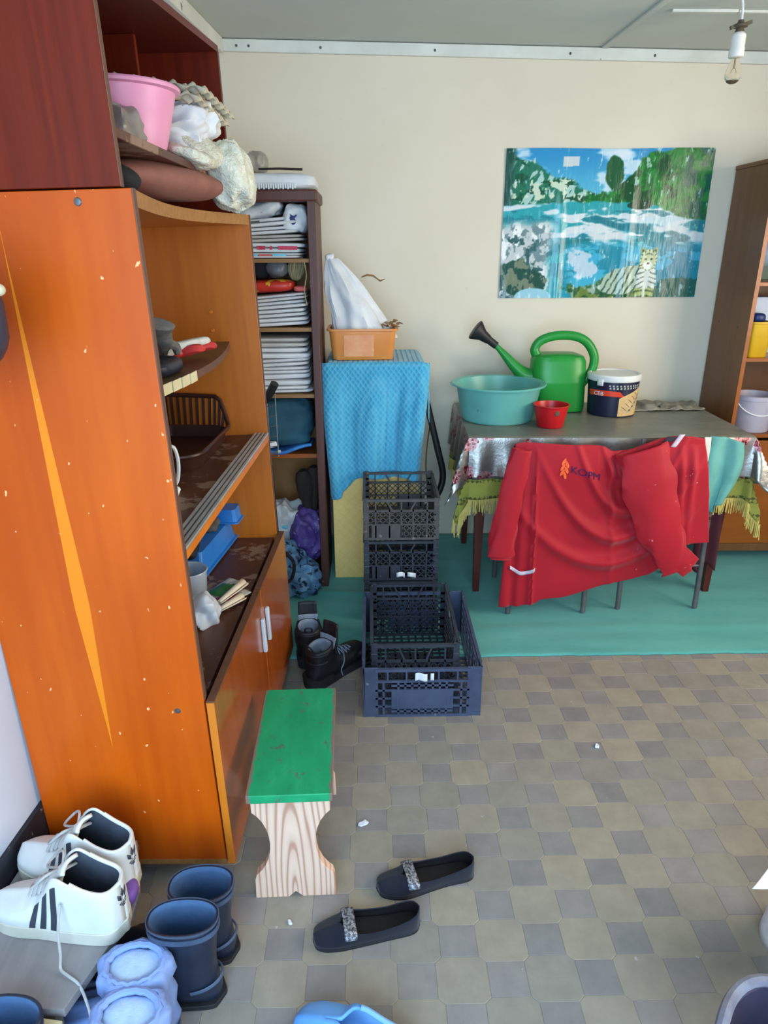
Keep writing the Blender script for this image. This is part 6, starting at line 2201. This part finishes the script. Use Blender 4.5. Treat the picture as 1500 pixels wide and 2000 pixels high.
# teal jersey, cream strip and maroon cloth at the right chair and table end
b = B().grid(lambda u, v: (1.388 + 0.005 * v + (0.145 - 0.045 * v + 0.03 * math.sin(PI * v)) * u, 2.752 - 0.012 * math.sin(9 * u + 2 * v) - 0.02 * v + 0.05 * max(0, u - 0.75), 0.826 - 0.035 * u * u - (0.345 - 0.05 * u * (1 if u < 0.55 else 2.0)) * v), 30, 30)
tag(b.out('teal_jersey', 'teal_jersey', sol=0.008), 'faded teal jersey hanging right of the red robe', 'clothing')
b = B().grid(lambda u, v: (1.352 + 0.028 * u * (1 - 0.7 * v) + 0.024 * v, 2.722 - 0.004 * math.sin(6 * v), 0.828 - 0.19 * v), 6, 14)
tag(b.out('cream_strip', 'cream_cloth', sol=0.004), 'cream cloth strip between the red robe and teal jersey', 'cloth')
b = B().grid(lambda u, v: (1.485 + 0.105 * u + 0.01 * v, 2.93 - 0.014 * math.sin(8 * u) , 0.50 - 0.36 * v - 0.02 * math.sin(7 * u) * v), 20, 20)
tag(b.out('maroon_cloth', 'maroon_cloth', sol=0.006), 'maroon cloth hanging beneath the table behind the right chair', 'cloth')

# ------------------------------------------------------------------ cabinet at the right edge
SCX = 1.765
sc = thing('side_cabinet', 'tall brown cabinet with orange door cut by the right edge', 'cabinet', (SCX, 3.31, 0.0), R(-1))
SW, SD, SHH = 0.62, 0.375, 1.90
boxo('side_panel', 'side_cabinet_brown', 0, 0.018, 0.0, SD, 0.06, SHH, sc)
boxo('side_panel', 'side_cabinet_brown', SW - 0.018, SW, 0, SD, 0.06, SHH, sc)
boxo('edge_strip', 'side_cabinet_orange', -0.0005, 0.0185, -0.003, 0.0, 0.66, SHH, sc, bev=0)
boxo('back_panel', 'side_cabinet_brown', 0.018, SW - 0.018, SD - 0.006, SD, 0.06, SHH, sc, bev=0)
boxo('top_board', 'side_cabinet_brown', -0.004, SW + 0.004, -0.004, SD, SHH, SHH + 0.018, sc)
for z in (0.68, 1.055, 1.40):
    boxo('shelf', 'side_cabinet_orange', 0.018, SW - 0.018, 0.012, SD - 0.006, z - 0.018, z, sc)
boxo('bottom_board', 'side_cabinet_brown', 0.018, SW - 0.018, 0.0, SD - 0.006, 0.06, 0.078, sc)
for x0, x1 in ((0.0, SW / 2 - 0.002), (SW / 2 + 0.002, SW)):
    d_ = boxo('door', 'side_cabinet_orange', x0, x1, -0.02, -0.003, 0.105, 0.655, sc)
    boxo('handle', 'handle_plastic', x1 - 0.035 if x0 == 0 else x0 + 0.02, x1 - 0.02 if x0 == 0 else x0 + 0.035, -0.032, -0.02, 0.34, 0.46, d_, bev=0.003)
boxo('bottom_rail', 'side_cabinet_brown', 0.0, SW, -0.018, 0.0, 0.06, 0.102, sc)
for x in (0.03, SW - 0.06):
    for y in (0.03, SD - 0.07):
        boxo('foot', 'side_cabinet_brown', x, x + 0.03, y, y + 0.03, 0.008, 0.06, sc)
for (y, z) in ((0.30, 1.20), (0.10, 1.19)):
    B().lathe([(0, -0.002), (0.005, -0.002), (0.006, 0)], 12).out('screw', 'burnt_brown', sc, loc=(0.0, y, z), rot=(0, R(90), 0))
SMM = Matrix.Translation((SCX, 3.31, 0)) @ Matrix.Rotation(R(-1), 4, 'Z')


def sw_(x, y, z):
    return tuple(SMM @ Vector((x, y, z)))


yt = thing('yellow_container', 'yellow plastic container on the shelf of the right cabinet', 'container', sw_(0.085, 0.09, 1.0555), R(-1))
pr = rr(0.052, 0.07, 0.02, 4)
B().loft([ringz(pr, 0.0, 0.86), ringz(pr, 0.004, 0.88), ringz(pr, 0.155, 1.0), ringz(pr, 0.158, 1.05), ringz(pr, 0.166, 1.05), ringz(pr, 0.166, 0.97), ringz(pr, 0.006, 0.84)]).out('container_body', 'yellow_plastic', yt)
tag(B().sq((0, 0, 0), (0.032, 0.04, 0.022), 0.6, 0.6, 5, 0.003, 20).out('blue_lid', 'blue_dark_plastic', loc=sw_(0.08, 0.09, 1.236)), 'dark blue lid on the yellow container', 'container lid')  # dark blue lid resting on the yellow container
gb_ = thing('pale_box', 'pale grey box behind the yellow container', 'box', sw_(0.175, 0.255, 1.0555), R(-1))
boxo('carton', 'grey_box', -0.145, 0.15, -0.06, 0.06, 0, 0.265, gb_)
boxo('flap', 'grey_box', -0.145, 0.15, -0.064, -0.06, 0.20, 0.267, gb_)
tag(B().box(-0.13, 0.20, -0.004, 0.004, 0, 0.30).out('picture_card', 'picture_landscape' if 'picture_landscape' in MATS else 'blue_dark_plastic', loc=sw_(0.17, 0.33, 1.4005), rot=(R(-3), 0, R(-1)), smooth=False), 'blue and green picture card standing on the upper shelf', 'picture')
lb_ = thing('lilac_bucket', 'translucent lilac white bucket with handle on the lower shelf', 'bucket', sw_(0.155, 0.115, 0.6805), 0)
B().lathe([(0, 0.0), (0.082, 0.0), (0.086, 0.004), (0.100, 0.160), (0.105, 0.162), (0.105, 0.182), (0.100, 0.184), (0.097, 0.160), (0.083, 0.006), (0, 0.005)], 40).out('bucket_body', 'lilac_bucket', lb_)
B().tube([(0.104 * math.sin(a), -0.02 - 0.10 * math.cos(a) * 0.75, 0.165 - 0.075 * math.cos(a)) for a in [R(-90 + 180 * k / 24) for k in range(25)]], 0.0035, 8).out('handle', 'white_plastic', lb_)

# ------------------------------------------------------------------ poster on the back wall
pw_, ph_ = 1.008, 0.684
po = thing('poster', 'glossy poster of a white tiger beside a mountain river', 'poster', (1.157, BY - 0.004, 1.655))
NX, NY = 300, 204


def vnoise(x, y, seed, n=1):
    rs = np.random.RandomState(seed)
    g = rs.rand(64, 64)
    xi, yi = np.floor(x).astype(int), np.floor(y).astype(int)
    fx, fy = x - xi, y - yi
    fx, fy = fx * fx * (3 - 2 * fx), fy * fy * (3 - 2 * fy)
    a = g[xi % 64, yi % 64]
    b_ = g[(xi + 1) % 64, yi % 64]
    c = g[xi % 64, (yi + 1) % 64]
    d_ = g[(xi + 1) % 64, (yi + 1) % 64]
    return a * (1 - fx) * (1 - fy) + b_ * fx * (1 - fy) + c * (1 - fx) * fy + d_ * fx * fy


def fbm(x, y, seed, o=4):
    s, a, t = 0, 1.0, 0
    for k in range(o):
        s = s + a * vnoise(x * 2 ** k, y * 2 ** k, seed + k)
        t += a
        a *= 0.55
    return s / t


U, V = np.meshgrid(np.linspace(0, 1, NX + 1), np.linspace(0, 1, NY + 1))
X, Y = U * 1.47, 1 - V          # Y measured down from the top edge
col = np.zeros(U.shape + (3,))


def put(mask, c):
    m = np.clip(mask, 0, 1)[..., None]
    global col
    col = col * (1 - m) + np.array(c, float) * m


def sm(a, b_, x):
    t = np.clip((x - a) / (b_ - a), 0, 1)
    return t * t * (3 - 2 * t)


n1, n2, n3 = fbm(X * 4, Y * 4, 1), fbm(X * 10, Y * 10, 7), fbm(X * 26, Y * 26, 11)
n4 = fbm(X * 5, Y * 16, 19)
wob = 0.06 * (n1 - 0.5) + 0.03 * (n2 - 0.5)
put(np.ones_like(X), (52, 150, 200))
put(sm(0.0, 0.30, Y), (96, 184, 212))
put(sm(0.50, 0.60, fbm(X * 4, Y * 8, 3)) * (Y < 0.34) * 0.9, (206, 224, 234))
put(((np.abs(X - 0.46) < 0.055) & (np.abs(Y - 0.085 - 0.2 * wob) < 0.030)) * 0.9, (222, 220, 216))
put(sm(0.016, 0.0, ((X - 0.80) / 0.9) ** 2 + ((Y - 0.05) / 0.34) ** 2 - 0.006 + 0.02 * (n2 - .5)) * 0.9, (220, 230, 238))
# left mountain with snow gullies
ridge = 0.02 + 0.40 * X + 0.14 * (n2 - 0.5)
mt = sm(0, 0.02, Y - ridge) * (X < 0.66)
put(mt, (34, 122, 96))
put(mt * sm(0.52, 0.57, fbm(X * 16 + Y * 10, Y * 5 - X * 4, 61)), (176, 208, 200))
put(mt * sm(0.55, 0.60, fbm(X * 9, Y * 22, 63)), (14, 92, 66))
put(mt * sm(0.58, 0.62, n3) * (Y > 0.2), (206, 220, 196))
put(sm(0.09, 0.03, X + 0.05 * (n2 - 0.5)) * (Y < 0.52), (14, 82, 66))
# right forest in several greens
edge = 0.27 - 0.27 * sm(0.66, 1.10, X) + 0.20 * (n1 - 0.5) + 0.10 * (n2 - 0.5)
fo_ = sm(0, 0.02, Y - edge) * sm(0.56, 0.62, X + wob)
put(fo_, (10, 112, 50))
put(fo_ * sm(0.48, 0.55, n3), (20, 136, 58))
put(fo_ * sm(0.50, 0.58, n2) * (X > 0.8), (4, 84, 44))
put(fo_ * sm(0.50, 0.60, fbm(X * 7, Y * 7, 71)) * sm(1.0, 1.15, X), (40, 140, 64))
put(sm(0.0, 0.1, X - 1.22 + wob) * sm(0.42, 0.55, n2) * (Y < 0.6), (14, 104, 82))
tr_ = sm(0.0, 0.25, 1 - ((X - 0.765 - 0.5 * wob) / 0.060) ** 2 - ((Y - 0.16) / 0.12) ** 2 + 1.6 * (n2 - 0.5))
put(tr_ * (Y < 0.32), (12, 96, 58))
# river: turquoise pools and broad white water
sh = 0.335 + 0.05 * (X - 0.6) ** 2 + 0.05 * (n2 - 0.5) + 0.09 * sm(1.0, 1.35, X)
rv = sm(0, 0.015, Y - sh)
put(rv, (48, 166, 174))
fl_w = fbm(X * 3.2 - Y * 1.5, Y * 11 + 1.2 * X, 81)
put(rv * sm(0.41, 0.47, fl_w) * sm(0.72, 0.60, Y), (214, 222, 224))
put(rv * sm(0.60, 0.64, fl_w), (190, 214, 222))
put(rv * sm(0.52, 0.57, fbm(X * 5 - Y, Y * 15, 83)) * (Y > 0.40) * 0.9, (18, 132, 146))
for (xa, ya, xb, yb, wd, cc_) in ((0.60, 0.42, 1.42, 0.62, 0.030, (20, 128, 142)), (0.22, 0.605, 1.0, 0.60, 0.014, (28, 132, 140)), (0.86, 0.42, 1.16, 0.47, 0.022, (206, 214, 216)), (0.60, 0.54, 0.98, 0.60, 0.040, (212, 218, 220)), (1.05, 0.50, 1.40, 0.56, 0.028, (214, 220, 222))):
    t = np.clip((X - xa) / (xb - xa), 0, 1)
    yc = ya + (yb - ya) * t + 0.02 * np.sin(7 * t) + 0.5 * wob
    put(sm(wd, wd * 0.4, np.abs(Y - yc)) * sm(xa, xa + 0.08, X) * sm(xb, xb - 0.1, X), cc_)
put(sm(0.1, 0.0, ((X - 0.98 - wob) / 0.09) ** 2 + ((Y - 0.365) / 0.03) ** 2 - 1), (16, 72, 50))
lowp = sm(0.60, 0.68, Y + wob) * sm(0.42, 0.55, X + wob)
put(lowp, (70, 178, 206))
put(lowp * sm(0.48, 0.54, fbm(X * 6, Y * 18, 85)), (26, 146, 168))
# boiling rapids at the left
ra = sm(0.44, 0.30, X + 2.2 * wob) * sm(0.44, 0.52, Y + wob)
put(ra, (200, 206, 206))
put(ra * sm(0.50, 0.56, n3), (120, 146, 150))
put(ra * sm(0.54, 0.60, fbm(X * 18, Y * 12, 87)), (238, 240, 238))
put(ra * sm(0.60, 0.64, n2), (58, 104, 104))
put(sm(0.3, 0.0, ((X - 0.60) / 0.11) ** 2 + ((Y - 0.78) / 0.12) ** 2 - 0.8 + 3.5 * (n2 - 0.5)) * 0.9, (202, 214, 226))
# rocks
rk0 = sm(0.2, 0.0, ((X - 0.15) / 0.17) ** 2 + ((Y - 0.87) / 0.13) ** 2 - 0.9 + 2.2 * (n2 - 0.5))
put(rk0, (34, 86, 74))
put(rk0 * sm(0.50, 0.56, n3), (126, 138, 116))
put(sm(0.2, 0.0, ((X - 0.25) / 0.14) ** 2 + ((Y - 1.0) / 0.07) ** 2 - 0.9 + wob), (160, 206, 220))
rk_ = sm(0.2, 0.0, ((X - 0.86) / 0.46) ** 2 + ((Y - 1.02) / 0.15) ** 2 - 0.8 + 2.4 * (n2 - 0.5))
put(rk_, (24, 94, 54))
put(rk_ * sm(0.50, 0.57, n3), (110, 136, 64))
put(rk_ * sm(0.53, 0.60, n2) * (X < 0.82), (158, 178, 166))
put(sm(0.2, 0.0, ((X - 1.34) / 0.22) ** 2 + ((Y - 0.97) / 0.12) ** 2 - 0.8 + 2 * (n2 - 0.5)), (12, 106, 94))
# reclining white tiger: flank, chest, head with ears, eyes, nose, muzzle and curved stripes
f3 = 0.5 * (n3 - 0.5)
bd_ = sm(0.12, 0.0, ((X - 0.94) / 0.20) ** 2 + ((Y - 0.875 + 0.16 * (X - 0.94)) / 0.095) ** 2 - 0.95 + 0.6 * (n3 - 0.5))
put(bd_, (176, 196, 176))
put(bd_ * sm(0.35, 0.6, np.sin((X * 0.9 + 0.35 * Y + 0.9 * (Y - 0.8) ** 2 + 0.05 * n2) * 150)) * 0.85, (52, 84, 72))
ch = sm(0.12, 0.0, ((X - 1.09) / 0.075) ** 2 + ((Y - 0.87) / 0.13) ** 2 - 0.95 + 0.6 * (n3 - 0.5))
put(ch, (210, 218, 212))
put(ch * sm(0.4, 0.7, np.sin((Y + 1.5 * (X - 1.09) ** 2 - 0.5 * np.abs(X - 1.09) + 0.03 * n2) * 170)) * sm(0.012, 0.028, np.abs(X - 1.09)) * 0.8, (70, 92, 80))
for ex in (1.045, 1.135):
    put(sm(0.2, 0.0, ((X - ex) / 0.021) ** 2 + ((Y - 0.672) / 0.024) ** 2 - 0.9), (150, 166, 120))
    put(sm(0.2, 0.0, ((X - ex) / 0.010) ** 2 + ((Y - 0.675) / 0.012) ** 2 - 0.9), (64, 78, 58))
hd = sm(0.12, 0.0, ((X - 1.09) / 0.066) ** 2 + ((Y - 0.735) / 0.074) ** 2 - 0.95 + 0.4 * (n3 - 0.5))
put(hd, (196, 206, 168))
put(hd * sm(0.45, 0.65, np.sin(np.arctan2(Y - 0.745, X - 1.09) * 15 + 2 * f3)) * sm(0.60, 0.80, ((X - 1.09) / 0.062) ** 2 + ((Y - 0.735) / 0.07) ** 2) * 0.85, (58, 76, 56))
put(hd * sm(0.004, 0.0, np.abs(Y - 0.690 - 0.4 * np.abs(X - 1.09)) - 0.004) * (np.abs(X - 1.09) < 0.03) * 0.7, (66, 84, 62))
put(sm(0.25, 0.0, ((X - 1.09) / 0.034) ** 2 + ((Y - 0.775) / 0.030) ** 2 - 0.85), (230, 234, 226))
for ex in (1.068, 1.112):
    put(sm(0.3, 0.0, ((X - ex) / 0.010) ** 2 + ((Y - 0.730) / 0.0065) ** 2 - 0.8), (26, 40, 36))
put(sm(0.3, 0.0, ((X - 1.09) / 0.011) ** 2 + ((Y - 0.760) / 0.008) ** 2 - 0.8), (112, 90, 76))
for lx in (1.045, 1.125):
    lg = sm(0.034, 0.026, np.abs(X - lx + 0.3 * wob)) * sm(0.925, 0.945, Y)
    put(lg, (166, 184, 110))
    put(lg * sm(0.3, 0.6, np.sin(Y * 170 + 5 * n2)) * 0.8, (60, 82, 48))
# creases of the worn print, and glare painted on as pale flecks
for xc in (0.42, 0.92):
    put(sm(0.004, 0.0, np.abs(X - xc - 0.03 * (0.5 - Y))) * 0.6 * sm(0.3, 0.6, n3), (226, 234, 234))
put(sm(0.70, 0.76, fbm(X * 40, Y * 14, 41)) * 0.7, (224, 236, 236))
cl_ = (np.clip(col, 0, 255) / 255.0) ** 1.12
lin_ = np.where(cl_ <= 0.04045, cl_ / 12.92, ((cl_ + 0.055) / 1.055) ** 2.4)
NZg = fbm(X * 5, Y * 3, 51)
yy = -0.006 * NZg - 0.010 * np.exp(-((X - 0.42) / 0.03) ** 2) * Y - 0.010 * np.exp(-((X - 0.92) / 0.03) ** 2) * Y
sl_ = 0.004 * np.sin(X * 6)
co = np.stack([(U - 0.5) * pw_, yy - 0.001, (V - 0.5) * ph_ + sl_ * (V > 0.98) * 0.5], -1).reshape(-1, 3)
me = bpy.data.meshes.new('print')
fcs = [(j * (NX + 1) + i, j * (NX + 1) + i + 1, (j + 1) * (NX + 1) + i + 1, (j + 1) * (NX + 1) + i) for j in range(NY) for i in range(NX)]
me.from_pydata(co.tolist(), [], fcs)
at = me.color_attributes.new('Col', 'FLOAT_COLOR', 'POINT')
rgba = np.concatenate([lin_.reshape(-1, 3), np.ones((co.shape[0], 1))], 1).astype(np.float32)
at.data.foreach_set('color', rgba.ravel())
me.materials.append(MATS['poster_print'])
for p in me.polygons:
    p.use_smooth = True
o = bpy.data.objects.new('print', me)
COL.objects.link(o)
o.parent = po
for (x, z) in ((-0.49, 0.327), (0.49, 0.327), (-0.49, -0.327), (0.47, -0.33)):
    B().lathe([(0, -0.008), (0.004, -0.007), (0.005, -0.004)], 12).out('tack', 'screw_grey', po, loc=(x, 0, z), rot=(R(-90), 0, 0))

# cracks in the plaster, standing a little proud of the wall
for i, (p, w, lb) in enumerate(((((-0.05, 1.418), (-0.02, 1.428), (0.01, 1.425), (0.03, 1.410), (0.045, 1.40), (0.07, 1.408)), 0.007, 'brown chipped crack in the back wall above the orange tub'),)):
    b = B()
    P = [Vector((x, BY - 0.001, z)) for x, z in p]
    rr_ = [0.002, 0.006, 0.005, 0.003, 0.005, 0.0015]
    b.tube(P, rr_, 6, sx=1.0)
    t = b.out('wall_crack', 'dry_leaf')
    t['kind'] = 'structure'

# ------------------------------------------------------------------ bare bulb hanging from the ceiling
LBX, LBY = 1.372, 3.0
lm = thing('hanging_bulb', 'bare light bulb in a white holder hanging on a cable', 'lamp', (LBX, LBY, 2.128))
B().tube(spline([(0.002, 0, 0.200), (-0.002, 0, 0.25), (-0.010, 0, 0.275)], 4), 0.0045, 8).out('cable', 'cable_white', lm)
B().lathe([(0, 0.205), (0.010, 0.205), (0.012, 0.196), (0.026, 0.190), (0.026, 0.183), (0.012, 0.180), (0.016, 0.172), (0.0175, 0.160)], 24).out('cap', 'burnt_brown', lm)
B().bar((-0.036, 0, 0.180), (-0.010, 0, 0.190), 0.012, 0.012).bar((0.010, 0, 0.190), (0.040, 0, 0.200), 0.012, 0.012).out('wing_bracket', 'burnt_brown', lm)
B().lathe([(0.0, 0.166), (0.017, 0.166), (0.023, 0.160), (0.0255, 0.155), (0.0255, 0.118), (0.027, 0.116), (0.027, 0.088), (0.024, 0.086), (0.0, 0.086)], 32).out('holder', 'porcelain', lm)
B().lathe([(0.0, 0.0), (0.010, 0.0015), (0.020, 0.007), (0.0275, 0.018), (0.030, 0.032), (0.0275, 0.047), (0.021, 0.062), (0.016, 0.076), (0.0145, 0.088)], 32).out('bulb', 'bulb_glass', lm)
fl_ = B().tube([(0, 0, 0.088), (0, 0, 0.05)], 0.003, 8)
fl_.tube(spline([(-0.010, 0, 0.036), (-0.004, 0, 0.050), (0.004, 0, 0.050), (0.010, 0, 0.036)], 4), 0.0008, 6)
fl_.out('filament', 'brass', lm)
B().lathe([(0.0, 0.0008), (0.010, 0.002), (0.0195, 0.0078), (0.0215, 0.012)], 24).out('scorched_tip', 'burnt_brown', lm)

# ------------------------------------------------------------------ scraps of paper on the floor
for i, (x, y, s, lb) in enumerate(((-0.038, 1.545, 0.016, 'white paper scrap on the vinyl right of the stool'), (0.735, 1.86, 0.011, 'tiny white scrap on the dark tile in mid floor'), (-0.215, 1.235, 0.008, 'white splinter at the foot of the stool'))):
    tag(B().sq((0, 0, 0.003), (s, s * 0.55, 0.003), 0.8, 0.6, i, 0.004, 90).out('paper_scrap', 'paper_scrap', loc=(x, y, 0.0), rot=(0, 0, R(30 + 40 * i))), lb, 'scrap', 'litter on the floor')
